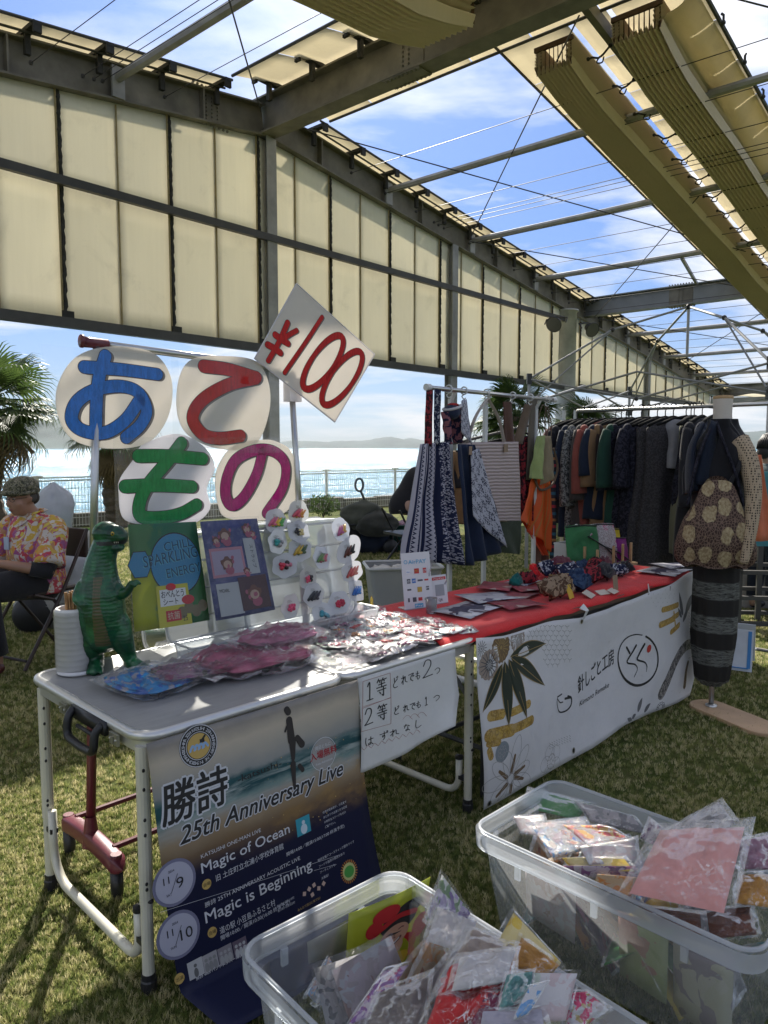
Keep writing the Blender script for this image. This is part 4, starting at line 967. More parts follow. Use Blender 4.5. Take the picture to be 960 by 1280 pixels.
kk = 2.9 / 924 / 5.333
for nm2, off, ex, m, d in (('drop_shadow', (.006, -.003), 0, grey_sh, .0062), ('outline', (0, 0), .003, black_i, .0066), ('character', (0, 0), 0, red_m, .0070)):
 mb = MB(); j = 0
 for s_, w in (([(310, 340), (285, 400), (262, 450)], 40), ([(370, 392), (320, 420), (275, 455)], 34), ([(262, 450), (225, 520), (182, 592)], 36), ([(228, 420), (270, 452), (312, 478)], 44), ([(178, 486), (225, 512), (262, 540)], 44), ([(540, 302), (430, 470), (290, 672)], 30)):
  stroke(mb, [(PP(*q)[0] + off[0], PP(*q)[1] + off[1]) for q in s_], w * kk + ex, fP, d + j * .00004); j += 1
 for (cx, cy) in ((549, 600), (676, 705)):
  c0 = PP(cx, cy); e1 = PP(cx + 118, cy - 170); e2 = PP(cx - 62, cy - 44)
  A = V(e1[0] - c0[0], e1[1] - c0[1], 0); B = V(e2[0] - c0[0], e2[1] - c0[1], 0)
  pts = [V(c0[0] + off[0], c0[1] + off[1], 0) + A * cos(t) + B * sin(t) for t in [2 * pi * k / 40 for k in range(40)]]
  M = len(pts); wv_ = [(.5 * (34 + 14 * abs(cos(2 * pi * k / 40)))) * kk + ex / 2 for k in range(40)]
  vs = []
  for k, p in enumerate(pts):
   t = (pts[(k + 1) % M] - pts[k - 1]).normalized(); nn = V(-t.y, t.x, 0); vs.append(fP(*(p + nn * wv_[k]).xy, d + .0003)); vs.append(fP(*(p - nn * wv_[k]).xy, d + .0003))
  mb.add(vs, [(2 * k, 2 * k + 1, (2 * k + 3) % (2 * M), (2 * k + 2) % (2 * M)) for k in range(M)])
 obj(nm2, mb, m, root)
mb = MB(); mb.box((1.05, YP - .015, 1.60), (1.11, YP + .03, 1.70)); obj('tape', mb, card_w[1], root)
# green dinosaur toy
DS = 2.42 / 924
dc = L1z(140, 838, .70)
def DP(x, z, y=0): return V(x * DS, y * DS, z * DS)
mb = MB()
def ball(x, z, y, rx, rz=None, ry=None): mb.ell(DP(x, z, y), (rx * DS, (ry or rx) * DS, (rz or rx) * DS), 18, 12)
def limb(pts, rs, n=14):
 P = cr([DP(*p) for p in pts], 5); R = []
 for i in range(len(rs) - 1):
  for k in range(5): R.append((rs[i] + (rs[i + 1] - rs[i]) * k / 5) * DS)
 R.append(rs[-1] * DS); mb.tube(P, R, n)
 mb.ell(P[-1], R[-1], 10, 8); mb.ell(P[0], R[0], 10, 8)
limb([(4, 160, 0), (-4, 140, 0), (-8, 118, 0), (-8, 95, 0), (-8, 72, 0), (-6, 52, 0)], [17, 19, 24, 31, 33, 31])
ball(2, 168, 0, 19, 15, 17); ball(14, 166, -2, 15, 13, 13); ball(22, 164, -3, 10, 10, 11); ball(13, 151, -2, 14, 6, 12); ball(2, 155, 0, 15, 12, 15)
ball(-6, 58, 0, 33, 30, 30)
limb([(-22, 52, 2), (-24, 34, -3), (-20, 18, 2), (-19, 6, 0)], [20, 17, 13, 11]); limb([(-19, 5, 4), (-16, 5, -10), (-14, 3, -22)], [12, 11, 6])
limb([(12, 54, 0), (20, 36, -3), (26, 20, 0), (30, 9, 0)], [20, 16, 11, 9]); limb([(28, 6, 4), (38, 6, -6), (50, 5, -10)], [10, 9, 5])
for dx in (-5, 3, 9): limb([(-16 + dx, 4, -16), (-15 + dx * 1.3, 3, -27)], [4, 2.5])
for dx in (-4, 2, 8): limb([(44, 5, -8), (54 + dx * .4, 4, -12 + dx)], [3.5, 2.2])
limb([(16, 100, -6), (24, 96, -12), (32, 100, -16), (38, 108, -18)], [9, 7.5, 6, 5]); limb([(38, 108, -18), (45, 111, -19), (50, 109, -20)], [3.2, 3, 2]); limb([(38, 109, -18), (44, 106, -22)], [3, 2])
limb([(-30, 104, -8), (-34, 92, -18), (-26, 86, -26)], [9, 7, 5]); limb([(-26, 86, -26), (-20, 86, -30)], [3, 2])
limb([(-8, 48, 18), (-16, 32, 46), (-26, 16, 80), (-34, 9, 112), (-36, 7, 140)], [24, 19, 13, 8, 3])
for k in range(9): ball(-2 - k * .5 - (4 if k > 2 else 0), 176 - k * 13, 15 + k * 1.2, 3.5, 5, 6)
N = NT('dinosaur_skin'); co = N.coord('Object'); vo = N.n('ShaderNodeTexVoronoi'); vo.inputs['Scale'].default_value = 95; N.l(co, vo.inputs[0])
wv1 = N.n('ShaderNodeTexWave'); wv1.bands_direction = 'Z'; wv1.inputs['Scale'].default_value = 26; wv1.inputs['Distortion'].default_value = 5; wv1.inputs['Detail'].default_value = 3; N.l(co, wv1.inputs[0])
f = N.noise(co, 16, 5, .65, .8); c = N.ramp(f, [(.28, (.003, .018, .008)), (.47, (.006, .060, .022)), (.66, (.016, .13, .045)), (.8, (.05, .17, .03))])
h_ = N.math('ADD', N.math('MULTIPLY', vo.outputs[0], .5), N.math('MULTIPLY', wv1.outputs[0], .6))
dino_g = N.done(N.bsdf(c, .30, 0, h_, .25, .003, .5))
N = NT('dinosaur_belly'); co = N.coord('Object'); wv1 = N.n('ShaderNodeTexWave'); wv1.bands_direction = 'Z'; wv1.inputs['Scale'].default_value = 30; wv1.inputs['Distortion'].default_value = 3; N.l(co, wv1.inputs[0])
f = N.noise(co, 20, 5, .6); c = N.ramp(N.math('MULTIPLY', N.math('ADD', f, wv1.outputs[0]), .5), [(.3, (.05, .07, .02)), (.55, (.075, .065, .03)), (.8, (.11, .085, .04))])
dino_b = N.done(N.bsdf(c, .35, 0, wv1.outputs[0], .15, .003, .5))
dino_k = paint('dinosaur_mouth', (.01, .012, .01), .4, 0, .2)
def dmat(c):
 x, y, z = c.x / DS, c.y / DS, c.z / DS
 if 155.5 < z < 159.5 + max(0, (x - 5)) * .05 and x > -8 and y < 6: return 2
 w = 9 + 5 * sin(z * .05)
 if y < -10 and 34 < z < 118 and -9 < x + 2 < w - 3: return 1
 return 0
dn = empty('toy_dinosaur', 'shiny green toy dinosaur standing upright at the left end of the table', 'toy dinosaur', None, T1M @ V(dc.x, dc.y + .02, .700), radians(6)); dn.scale = (.88, .9, 1)
remesh_obj('body', mb, [dino_g, dino_b, dino_k], dn, .0042, 3, dmat)
mb = MB(); mb.ell(DP(14, 169, -14), .0062, 10, 8); obj('eye', mb, paint('yellow_eye', (.5, .35, .04), .1, 0, .1), dn, smooth=True)
mb = MB(); mb.ell(DP(14.5, 169, -16), .0032, 8, 6); obj('pupil', mb, black_i, dn, smooth=True)
mb = MB()
for k in range(9): mb.lathe([(.0022, 0), (0, -.006)], 5, DP(6 + k * 2.4, 159, -13 + k * .2 + (k > 6) * (k - 6) * 2));
tag(obj('teeth', mb, paint('tooth', (.6, .58, .45), .3, 0, .05), dn), kind='stuff')
# wrapped stack of paper cups with wooden sticks in it
cu_ = L1z(86, 838, .70); ck = 2.52 / 924
st = empty('cup_stack', 'tall white stack of paper cups at the left corner of the table', 'cup stack', None, T1M @ V(cu_.x + .01, cu_.y - .02, .70))
mb = MB(); prof = [(0, 0), (.050, 0), (.0535, .004)]
for k in range(11): z = .008 + k * .0175; prof += [(.0525, z), (.0540, z + .004), (.0538, z + .0065), (.0528, z + .008), (.0526, z + .016)]
prof += [(.050, .205), (.046, .208), (.044, .200), (.040, .12)]
mb.lathe(prof, 36); obj('cups', mb, paint('paper_cup_white', (.66, .65, .63), .6, 0, .04, 9, .08, 40), st, smooth=True)
mb = MB(); mb.grid(lambda u, v: V((.0555 + .0015 * noise.noise(V(cos(u * 6.28) * 3, sin(u * 6.28) * 3, v * 6))) * cos(u * 2 * pi), (.0555 + .0015 * noise.noise(V(cos(u * 6.28) * 3, sin(u * 6.28) * 3, v * 6))) * sin(u * 2 * pi), .002 + v * .198), 40, 14, closeu=True); obj('wrapper', mb, film('tight_wrap', (.97, .97, .97), .04, .4, 30, .15, .4, .004), st, smooth=True)
mb = MB(); mb.lathe([(.054, 0), (.062, .004), (.060, .010), (.052, .012)], 30, (0.012, -.006, -.0)); obj('base_lid', mb, paint('cup_lid', (.6, .6, .6), .4), st, smooth=True)
sk = empty('stick_bundle', 'bundle of short brown wooden sticks standing in the paper cup stack', 'wooden sticks', None, T1M @ V(cu_.x + .012, cu_.y - .02, .88))
stm = paint('split_bamboo', (.36, .20, .08), .7, 0, .35, 30, .3, 120)
mb = MB(); mb.box((-.0022, -.0022, 0), (.0022, .0022, .072)); sp0 = None
rs = random.Random(3)
for k in range(42):
 r = .024 * sqrt(rs.random()); t = rs.random() * 6.28; o = (obj('stick', mb, stm, sk) if sp0 is None else dup(sp0, sk)); sp0 = sp0 or o
 o.location = (r * cos(t) + (.0 if k < 34 else .03), r * sin(t), rs.uniform(-.006, .006) - (.012 if k >= 34 else 0)); o.rotation_euler = (rs.uniform(-.05, .05), rs.uniform(-.05, .05), rs.random() * 3)
# generic clear packets: wrinkled film, card, cloth
film_a = film('crinkled_film', (.985, .985, .985), .03, .26, 13, .06, 1.0, .05, .5)
film_b = film('thin_bag_film', (.985, .985, .99), .035, .24, 22, .08, 1.0, .02, .3)
def printmat(name, cols, scale=9, dist=1.2, rough=.45, contrast=.0):
 """busy printed paper/cloth: many flat colour patches"""
 if name in MATS: return MATS[name]
 N = NT(name); co = N.coord('Object'); v = N.n('ShaderNodeTexVoronoi'); v.inputs['Scale'].default_value = scale * 4; v.inputs['Randomness'].default_value = 1
 no = N.noise(co, scale, 4, .6, dist);
 mixv = N.n('ShaderNodeMix', data_type='VECTOR'); mixv.inputs[0].default_value = .25; N.l(co, mixv.inputs[4]); nn = N.n('ShaderNodeTexNoise'); nn.inputs['Scale'].default_value = scale * 1.5; N.l(co, nn.inputs[0]); N.l(nn.outputs[1], mixv.inputs[5]); N.l(mixv.outputs[1], v.inputs[0])
 s = N.n('ShaderNodeSeparateXYZ'); N.l(v.outputs['Color'], s.inputs[0])
 k = N.math('ADD', N.math('MULTIPLY', s.outputs[0], .45), N.math('MULTIPLY', no, .55))
 n = len(cols); c = N.ramp(k, [(.22 + .56 * i / n, cols[i]) for i in range(n)], 'CONSTANT')
 c = N.mix(N.math('MULTIPLY', N.ramp(N.noise(co, 45, 4, .7), [(.45, (0, 0, 0)), (.7, (1, 1, 1))]), .14), c, (.5, .48, .46))
 m = N.done(N.bsdf(c, rough, 0, no, .2, .01, .4)); MATS[name] = m; return m
def pillow(w, h, t, seed, nu=14, nv=14, wr=.12, corner=.0):
 """closed puffy bag: top and bottom sheets"""
 mb = MB()
 for sgn in (1, -1):
  def f(u, v, sgn=sgn):
   a = 2 * u - 1; b = 2 * v - 1
   e = max(0, (1 - a ** 4) * (1 - b ** 4)) ** .7
   z = t * .5 * e * (1 + .9 * noise.noise(V(a * 2.2 + seed, b * 2.2, seed * 1.7)) - 1.1 * abs(noise.noise(V(a * 3.5, b * 3.5, seed + 2)))) + (wr + .25) * t * e * abs(noise.noise(V(a * 8, b * 8, seed)))
   x = w / 2 * a * (1 - .05 * (b * b)) ; y = h / 2 * b * (1 - .05 * a * a)
   return V(x, y, sgn * z + .004 * noise.noise(V(a * 2, b * 2, seed + 9)))
  mb.grid((lambda u, v: f(u, v)) if sgn > 0 else (lambda u, v: f(1 - u, v)), nu, nv)
 return mb
def crumple(w, h, t, seed, amp=.5, nu=40, nv=36):
 mb = MB()
 def f(u, v):
  a = 2 * u - 1; b = 2 * v - 1; th = 2 * pi * u; ph = pi * v
  d = V(cos(th) * sin(ph), sin(th) * sin(ph), cos(ph)); sq = lambda q: abs(q) ** .55 * (1 if q >= 0 else -1)
  n1 = noise.noise(d * 2.4 + V(seed, 0, 0)); n2 = abs(noise.noise(d * 5 + V(0, seed, 0)))
  k = 1 + amp * .7 * n1 - amp * 1.1 * n2 - amp * .9 * abs(noise.noise(d * 11 + V(0, 0, seed)))
  return V(sq(d.x) * w / 2 * (1 + .12 * n1), sq(d.y) * h / 2 * (1 + .12 * n1), d.z * t / 2 * k)
 mb.grid(f, nu, nv, closeu=True); return mb
def packet(name, label, cat, group, M, w, h, t, seed, inner=None, card=None, filmm=None, ci=.82, ch=.82, sheet=None):
 """clear bag thing: film + crumpled content and/or stiff printed card"""
 r = empty(name, label, cat, group); r.matrix_world = M
 obj('film', pillow(w, h, t, seed, 26, 26), filmm or film_a, r, smooth=True)
 if inner:
  obj('content', crumple(w * ci, h * ch, t * .78, seed, .8), inner, r, smooth=True)
 if card:
  z0 = -t * .12 if inner else 0
  mb = MB(); mb.box((-w * .42, -h * .42, z0 - .001), (w * .42, h * .42, z0 + .0012)); obj('card', mb, card, r, bevel=.001)
 return r
def RM(loc, rx=0, ry=0, rz=0): return Matrix.Translation(loc) @ Matrix.Rotation(rz, 4, 'Z') @ Matrix.Rotation(ry, 4, 'Y') @ Matrix.Rotation(rx, 4, 'X')
print_blue = printmat('print_blue_white', [(.02, .12, .45), (.02, .25, .55), (.35, .35, .38), (.02, .12, .45), (.03, .35, .6)], 7)
print_mauve = printmat('print_mauve', [(.25, .05, .12), (.30, .12, .22), (.14, .05, .12), (.32, .20, .24), (.12, .10, .05)], 8)
pinkc = fabric('dusty_pink_cloth', (.42, .10, .17), .35, .9); pinkc2 = fabric('plum_pink_cloth', (.46, .15, .24), .3, .9)
c0 = L1z(160, 855, .72)
packet('goods_packet', 'crinkled clear packet with bright blue goods beside the dinosaur feet', 'packet', 'clear packets lying on the table', RM(T1M @ V(.19, .33, .722), 0, 0, T1A + .1), .24, .30, .045, 3, print_blue, None, film_b)
packet('goods_packet', 'clear packet with mauve printed cloth overlapping the blue one', 'packet', 'clear packets lying on the table', RM(T1M @ V(.29, .30, .735), 0, .02, T1A - .1), .22, .19, .035, 5, print_mauve, None, film_a)
packet('cloth_packet', 'large clear bag with plum pink folded cloth in the middle of the table', 'packet', 'clear packets lying on the table', RM(T1M @ V(.52, .26, .738), 0, 0, T1A - .12), .46, .26, .075, 8, pinkc, None, film_a, .8, .8)
packet('cloth_packet', 'smaller clear bag of dusty pink cloth resting on the large one', 'packet', 'clear packets lying on the table', RM(T1M @ V(.66, .31, .772), .0, .05, T1A + .15), .36, .19, .05, 12, pinkc2, None, film_a)
o = packet('empty_packet', 'empty clear bag hanging over the front edge above the poster', 'packet', 'clear packets lying on the table', RM(T1M @ V(.76, .10, .716), 0, .0, T1A + .1), .20, .17, .03, 15, None, None, film_a)
# upright clear storage crates behind, used as a display stand
clearp = film('clear_polypropylene', (.93, .96, .98), .30, .5, 5, .18, .15, .01)
ridge_p = film('clear_plastic_ridge', (.97, .98, .99), .34, .4, 5, .2, .1, .01)
CT = radians(10)
def crate(x0, x1, y0, z0, hgt, dep, lab):
 r = empty('clear_crate', lab, 'storage crate', 'clear crates propped up as a display stand'); r.matrix_world = T1M @ Matrix.Translation((x0, y0, z0)) @ Matrix.Rotation(-CT, 4, 'X')
 w = x1 - x0
 P = rrect(w, hgt, .05, 6)
 mb = MB(); mb.prism(P, lambda u, v, d: V(u, d, v), 0, .003); obj('base', mb, clearp, r)
 mb = MB(); n = len(P); P2 = [((u - w / 2) * 1.06 + w / 2, (v - hgt / 2) * 1.08 + hgt / 2) for u, v in P]
 mb.add([V(u, 0, v) for u, v in P] + [V(u, dep, v) for u, v in P2], [(i, (i + 1) % n, n + (i + 1) % n, n + i) for i in range(n)]); obj('wall', mb, clearp, r)
 mb = MB(); mb.tube([V(u, dep, v) for u, v in P2], .008, 6, closed=True); obj('rim', mb, ridge_p, r, smooth=True)
 mb = MB()
 for k in range(1, 4): z = hgt * k / 4; mb.tube([(.03, -.003, z), (w - .03, -.003, z)], .0045, 5)
 mb.tube([V((u - w / 2) * .96 + w / 2, -.002, (v - hgt / 2) * .93 + hgt / 2) for u, v in P], .005, 5, closed=True)
 obj('rib', mb, ridge_p, r)
 return r
crate(.68, 1.25, .535, .705, .42, .16, 'clear storage crate standing on its side behind the hair clip cards')
crate(.42, .80, .63, .705, .40, .14, 'clear storage crate on its side behind the two picture sheets')
r = empty('clear_tray', 'shallow clear tray lying in front of the propped crates', 'tray'); r.matrix_world = T1M @ Matrix.Translation((.40, .43, .702))
mb = MB(); P = rrect(.86, .11, .02, 4); n = len(P); mb.prism(P, lambda u, v, d: V(u, v, d), 0, .002); mb.add([V(u, v, 0) for u, v in P] + [V((u - .43) * 1.02 + .43, (v - .055) * 1.15 + .055, .055) for u, v in P], [(i, (i + 1) % n, n + (i + 1) % n, n + i) for i in range(n)]); obj('tray_body', mb, clearp, r)
mb = MB(); mb.tube([V((u - .43) * 1.02 + .43, (v - .055) * 1.15 + .055, .055) for u, v in P], .004, 5, closed=True); [mb.tube([(x, -.004, .004), (x, -.012, .052)], .003, 4) for x in [.08 + .1 * k for k in range(8)]]; obj('rim', mb, ridge_p, r)
def slanted(px, py, y0, ct=CT):
 n = (Matrix.Rotation(T1A, 3, 'Z') @ V(0, cos(ct), -sin(ct)))
 p = at_plane(px, py, T1M @ V(0, y0, .705), n); q = T1I @ p; return q
def sheet(name, lab, corners, y0, mat, grp=None):
 Q = [slanted(x, y, y0) for x, y in corners]   # tl tr br bl
 r = empty(name, lab, 'picture sheet', grp, T1O, T1A)
 def f(u, v, d=0):
  p = Q[3].lerp(Q[2], u).lerp(Q[0].lerp(Q[1], u), v); p.y -= d + .012 * sin(pi * u) * (1 - v) * .5; return p
 gridobj('printed_sheet', lambda u, v: f(u, v), 8, 8, mat, r, solid=.001)
 gridobj('sleeve', lambda u, v: f(u * 1.06 - .03, v * 1.08 - .05, .006 + .004 * noise.noise(V(u * 5, v * 5, y0))), 12, 12, sleeve, r)
 w = (Q[2] - Q[3]).length; h = (Q[0] - Q[3]).length
 return r, (lambda U, Vv, d: f(U, Vv, .002 + d))
N = NT('energy_print'); uvn = N.n('ShaderNodeUVMap'); sp = N.n('ShaderNodeSeparateXYZ'); N.l(uvn.outputs[0], sp.inputs[0]); no = N.noise(uvn.outputs[0], 4, 5, .65, 1)
c = N.ramp(N.math('ADD', sp.outputs[0], N.math('MULTIPLY', N.math('SUBTRACT', no, .5), .5)), [(0, (.60, .62, .03)), (.28, (.52, .56, .03)), (.42, (.04, .25, .20)), (.7, (.04, .26, .10)), (1, (.08, .30, .08))])
c = N.mix(N.ramp(sp.outputs[1], [(.5, (0, 0, 0)), (.62, (.85, .85, .85))]), c, (.03, .28, .12))
s_ = N.bsdf(c, .4, 0, no, .1, .01, .4); tl_ = N.n('ShaderNodeBsdfTranslucent'); N.l(N.mix(.0, c, c), tl_.inputs[0]); x_ = N.n('ShaderNodeMixShader'); x_.inputs[0].default_value = .55; N.l(s_, x_.inputs[1]); N.l(tl_.outputs[0], x_.inputs[2]); en_m = N.done(x_.outputs[0])
r, f_ = sheet('picture_sheet', 'green and yellow goods sheet with a blue bubble and outlined lettering beside the dinosaur', [(160, 656), (245, 652), (262, 775), (168, 790)], .55, en_m)
BL = MB(); disc(BL, .62, .60, .36, f_, .001, 36, ry=.30); disc(BL, .12, .62, .16, f_, .0012, 6, ry=.14); obj('bubble', BL, ink('bubble_blue', (.03, .22, .40)), r)
for nm2, m, d, bo, cc in (('bubble_outline', black_i, .0014, 0, 0),):
 OB = MB(); ring(OB, .62, .60, .36, .30, .012, f_, .0014); ring(OB, .12, .62, .16, .14, .010, f_, .0015, n=6); obj(nm2, OB, m, r)
TX = MB(); TW = MB()
for s_, u, v, h, w in (('CHILL', .46, .72, .085, .42), ('SPARKLING', .16, .58, .11, .78), ('ENERGY', .46, .46, .09, .50)):
 put_text(TW, f_, s_, u, v, h, d=.0016, width=w, rot=.08); put_text(TX, f_, s_, u + .008, v + .006, h, d=.0019, width=w, rot=.08)
obj('lettering', TX, ink('deep_teal', (.004, .05, .10)), r); obj('lettering_glow', TW, ink('aqua', (.10, .40, .50)), r)
CB = MB(); quad(CB, .30, .0, .74, .40, f_, .0022); obj('lunch_sheet_card', CB, ink('lemon', (.55, .50, .04)), r)
CW = MB(); quad(CW, .34, .20, .70, .36, f_, .0026); obj('label_panel', CW, white_i, r)
CK = MB(); put_text(CK, f_, 'おべんとう', .36, .285, .055, d=.0030, width=.31, bold=.01); put_text(CK, f_, 'シート', .38, .215, .05, d=.0030, width=.2, bold=.01); put_text(CK, f_, '25', .62, .04, .05, d=.003); obj('black_lettering', CK, black_i, r)
CR = MB(); disc(CR, .72, .24, .09, f_, .0028, ry=.045); quad(CR, .40, .05, .60, .155, f_, .0026); disc(CR, .5, .38, .07, f_, .0027, ry=.035); obj('red_badges', CR, ink('badge_red', (.5, .02, .03)), r)
CC = MB(); put_text(CC, f_, '抗菌', .42, .075, .055, d=.0030, width=.16); obj('badge_lettering', CC, ink('cream2', (.6, .55, .4)), r)
CX = MB(); [disc(CX, .62 + .1 * k, .12 + .04 * (k % 2), .07, f_, .0024 + k * .0001, 14, ry=.06) for k in range(4)]; obj('picture_blobs', CX, ink('khaki', (.18, .15, .08)), r)
pur = printmat('purple_backing', [(.035, .045, .16), (.05, .06, .20), (.04, .05, .17), (.07, .08, .22)], 3, .4)
r, f_ = sheet('picture_sheet', 'dark purple blue sheet of small stickers, right of the green sheet', [(250, 652), (321, 648), (344, 762), (270, 776)], .51, pur)
for nm2, col, qs in (('pink_label', (.45, .20, .26), [(.06, .42, .62, .72)]), ('lilac_label', (.36, .30, .42), [(.09, .45, .58, .69)]), ('pale_label', (.42, .44, .46), [(.08, .03, .46, .36), (.66, .42, .86, .80)]), ('dark_label', (.06, .02, .03), [(.44, .05, .94, .40)])):
 for i, q in enumerate(qs): m = MB(); quad(m, *q, f_, .001 + (.0006 if nm2 in ('lilac_label',) else 0) + (.0008 if 'dark' in nm2 else 0)); obj(nm2, m, ink(nm2, col), r)
rr_ = random.Random(5)
def figures(spots, seed):
 """little printed cartoon-like sprites reduced to plain head and body patches"""
 g = random.Random(seed)
 A = MB(); B = MB(); Cc = MB()
 for (u, v, s) in spots:
  disc(A, u, v, .07 * s, f_, .0024, 14, ry=.045 * s, rf=lambda t: 1 + .18 * sin(5 * t)); disc(B, u, v - .008 * s, .045 * s, f_, .0027, 12, ry=.028 * s); disc(Cc, u + .015 * s, v - .05 * s, .05 * s, f_, .0025, 9, ry=.03 * s)
  for k in range(5): disc(Cc, u + g.uniform(-.08, .08) * s, v + g.uniform(-.05, .05) * s, .014 * s, f_, .0029, 6)
 obj('brown_patches', A, ink('rust', (.14, .05, .035)), r); obj('skin_patches', B, ink('peach2', (.45, .30, .24)), r); obj('rose_patches', Cc, ink('rose', (.35, .08, .14)), r)
figures([(.36, .85, 1.5), (.2, .80, .9), (.76, .90, 1.2), (.32, .56, 1.5), (.68, .22, 1.8), (.62, .46, .8), (.85, .84, .8)], 4)
m = MB(); put_text(m, f_, 'ストラップ', .755, .73, .05, d=.002, rot=-pi / 2, width=.25); put_text(m, f_, 'MCARL', .12, .27, .035, d=.002); obj('lettering', m, black_i, r)
cardf = film('clip_card_plastic', (.8, .8, .83), .62, .08, 20, .15, .4, .006)
def cloudr(t): return 1 + .10 * abs(sin(2.5 * t))
CLIPS = [(345, 652, 'pink yellow and green', [(.55, .12, .2), (.6, .4, .05), (.1, .35, .08)], 'cloud'), (373, 641, 'pink and orange', [(.55, .08, .12), (.6, .25, .05)], 'cloud'), (373, 664, 'black and cream bow', [(.02, .02, .02), (.55, .45, .2)], 'round'),
 (347, 677, 'teal bead', [(.03, .28, .26), (.3, .3, .3)], 'round'), (375, 687, 'yellow and dark striped', [(.5, .33, .05), (.06, .10, .04)], 'round'), (356, 707, 'red with black dots', [(.5, .03, .06), (.02, .01, .01), (.45, .15, .2)], 'round'),
 (402, 697, 'green and rose', [(.12, .22, .08), (.45, .12, .16)], 'round'), (426, 662, 'lilac and gold', [(.45, .12, .25), (.6, .35, .08)], 'cloud'), (436, 688, 'brown leaf and black', [(.10, .03, .02), (.02, .02, .02)], 'torn'),
 (440, 714, 'coral stick', [(.50, .10, .09), (.55, .2, .15)], 'round'), (385, 722, 'pink with a black bow', [(.55, .06, .12), (.015, .015, .02)], 'round'), (392, 744, 'pair of black', [(.02, .025, .03), (.03, .03, .04)], 'round'),
 (445, 738, 'deep blue', [(.02, .12, .40), (.04, .2, .5)], 'square'), (363, 758, 'pink ribbon', [(.62, .08, .16), (.55, .05, .12)], 'round'), (424, 753, 'crimson flower', [(.45, .015, .05), (.3, .01, .04)], 'round'), (404, 767, 'pale teal ball', [(.05, .28, .34), (.15, .35, .4)], 'round')]
clipmats = {}
for i, (px, py, desc, cols, shp) in enumerate(CLIPS):
 y0 = .505 if px > 350 else .50
 q = slanted(px, py, y0 - .004 * (i % 3)); sgn = {'cloud': 'cloud shaped', 'round': 'scalloped', 'torn': 'pointed', 'square': 'square'}[shp]
 r = empty('hair_clip_card', '%s clear card with %s hair clips on the display crate' % (sgn, desc), 'hair clip card', 'hair clip cards on the propped crate')
 r.matrix_world = T1M @ Matrix.Translation(q) @ Matrix.Rotation(-CT + rr_.uniform(-.15, .15), 4, 'X') @ Matrix.Rotation(rr_.uniform(-.25, .25), 4, 'Z') @ Matrix.Rotation(rr_.uniform(-.25, .25), 4, 'Y')
 mb = MB(); n = 40; rad = .047
 if shp == 'round': rf = lambda t: 1 + .06 * cos(6 * t + i)
 elif shp == 'cloud': rf = lambda t: 1 + .10 * abs(cos(2.5 * t))
 elif shp == 'torn': rf = lambda t: 1 + .45 * max(0, cos(t - .7)) ** 4 + .3 * max(0, cos(t - 3.6)) ** 4
 else: rf = lambda t: .95 / max(abs(cos(t)), abs(sin(t))) ** .7
 poly = [(rad * 1.12 * rf(2 * pi * k / n) * cos(2 * pi * k / n), rad * rf(2 * pi * k / n) * sin(2 * pi * k / n)) for k in range(n)]
 mb.prism(poly, lambda u, v, d: V(u, -d + .05 * u * u, v), 0, .0012); obj('backing_card', mb, cardf, r)
 mb = MB();
 def pill(u, v):
  a = 2 * u - 1; rr2 = v; th = 2 * pi * u
  return V(rad * 1.0 * v * cos(th), -.002 - .0045 * (1 - v ** 3) * (1 + .5 * noise.noise(V(cos(th) * v * 2, sin(th) * v * 2, i))), rad * .9 * v * sin(th))
 pass
 for k, c in enumerate(cols):
  key = tuple(c); m = clipmats.get(key) or paint('clip_colour_%d' % len(clipmats), c, .3, 0, .2, 40, .2, 200); clipmats[key] = m
  mb = MB(); g = random.Random(i * 7 + k); a0 = g.uniform(-.4, .4); off = (k - (len(cols) - 1) / 2) * .022
  if 'bow' in desc or 'ribbon' in desc or 'flower' in desc:
   for j in range(6 if 'flower' in desc else 4):
    t = a0 + j * 2 * pi / (6 if 'flower' in desc else 4) + .6; mb.ell((off * .7 + .009 * cos(t), -.007, .009 * sin(t) - .004), (.008, .004, .0075), 8, 6)
   mb.ell((off * .7, -.009, -.004), .005, 8, 6)
  elif 'bead' in desc or 'ball' in desc or 'dots' in desc:
   for j in range(4): mb.ell((off * .6 + g.uniform(-.010, .010), -.007, g.uniform(-.014, .010)), g.uniform(.006, .010), 8, 6)
  else:
   for j in range(2):
    x = off * .8 + (j - .5) * .015; mb.tube([(x - .016, -.005, -.020 + j * .004), (x, -.008, 0), (x + .016, -.005, .016)], [.005, .0065, .003], 6)
   mb.ell((off * .8 + .004, -.010, -.012), (.010, .004, .006), 8, 6)
  obj('hair_clip', mb, m, r, smooth=True)
 mb = MB()
 for j in range(3): mb.box((-.018, -.0022, .017 + j * .004), (.010 - j * .005, -.0016, .0178 + j * .004))
 obj('print_lines', mb, black_i, r)
gq = slanted(462, 752, .52); gd = paint('gold_plastic', (.62, .42, .08), .25, .85, .1)
r = empty('gold_bell', 'small shiny gold ornament beside the propped crate', 'ornament', None, T1M @ V(gq.x + .012, gq.y, .70))
mb = MB(); mb.lathe([(0, 0), (.022, 0), (.024, .006), (.017, .012), (.010, .03), (.013, .042), (.006, .055), (.008, .068), (0, .085)], 16); obj('ornament_body', mb, gd, r, smooth=True)
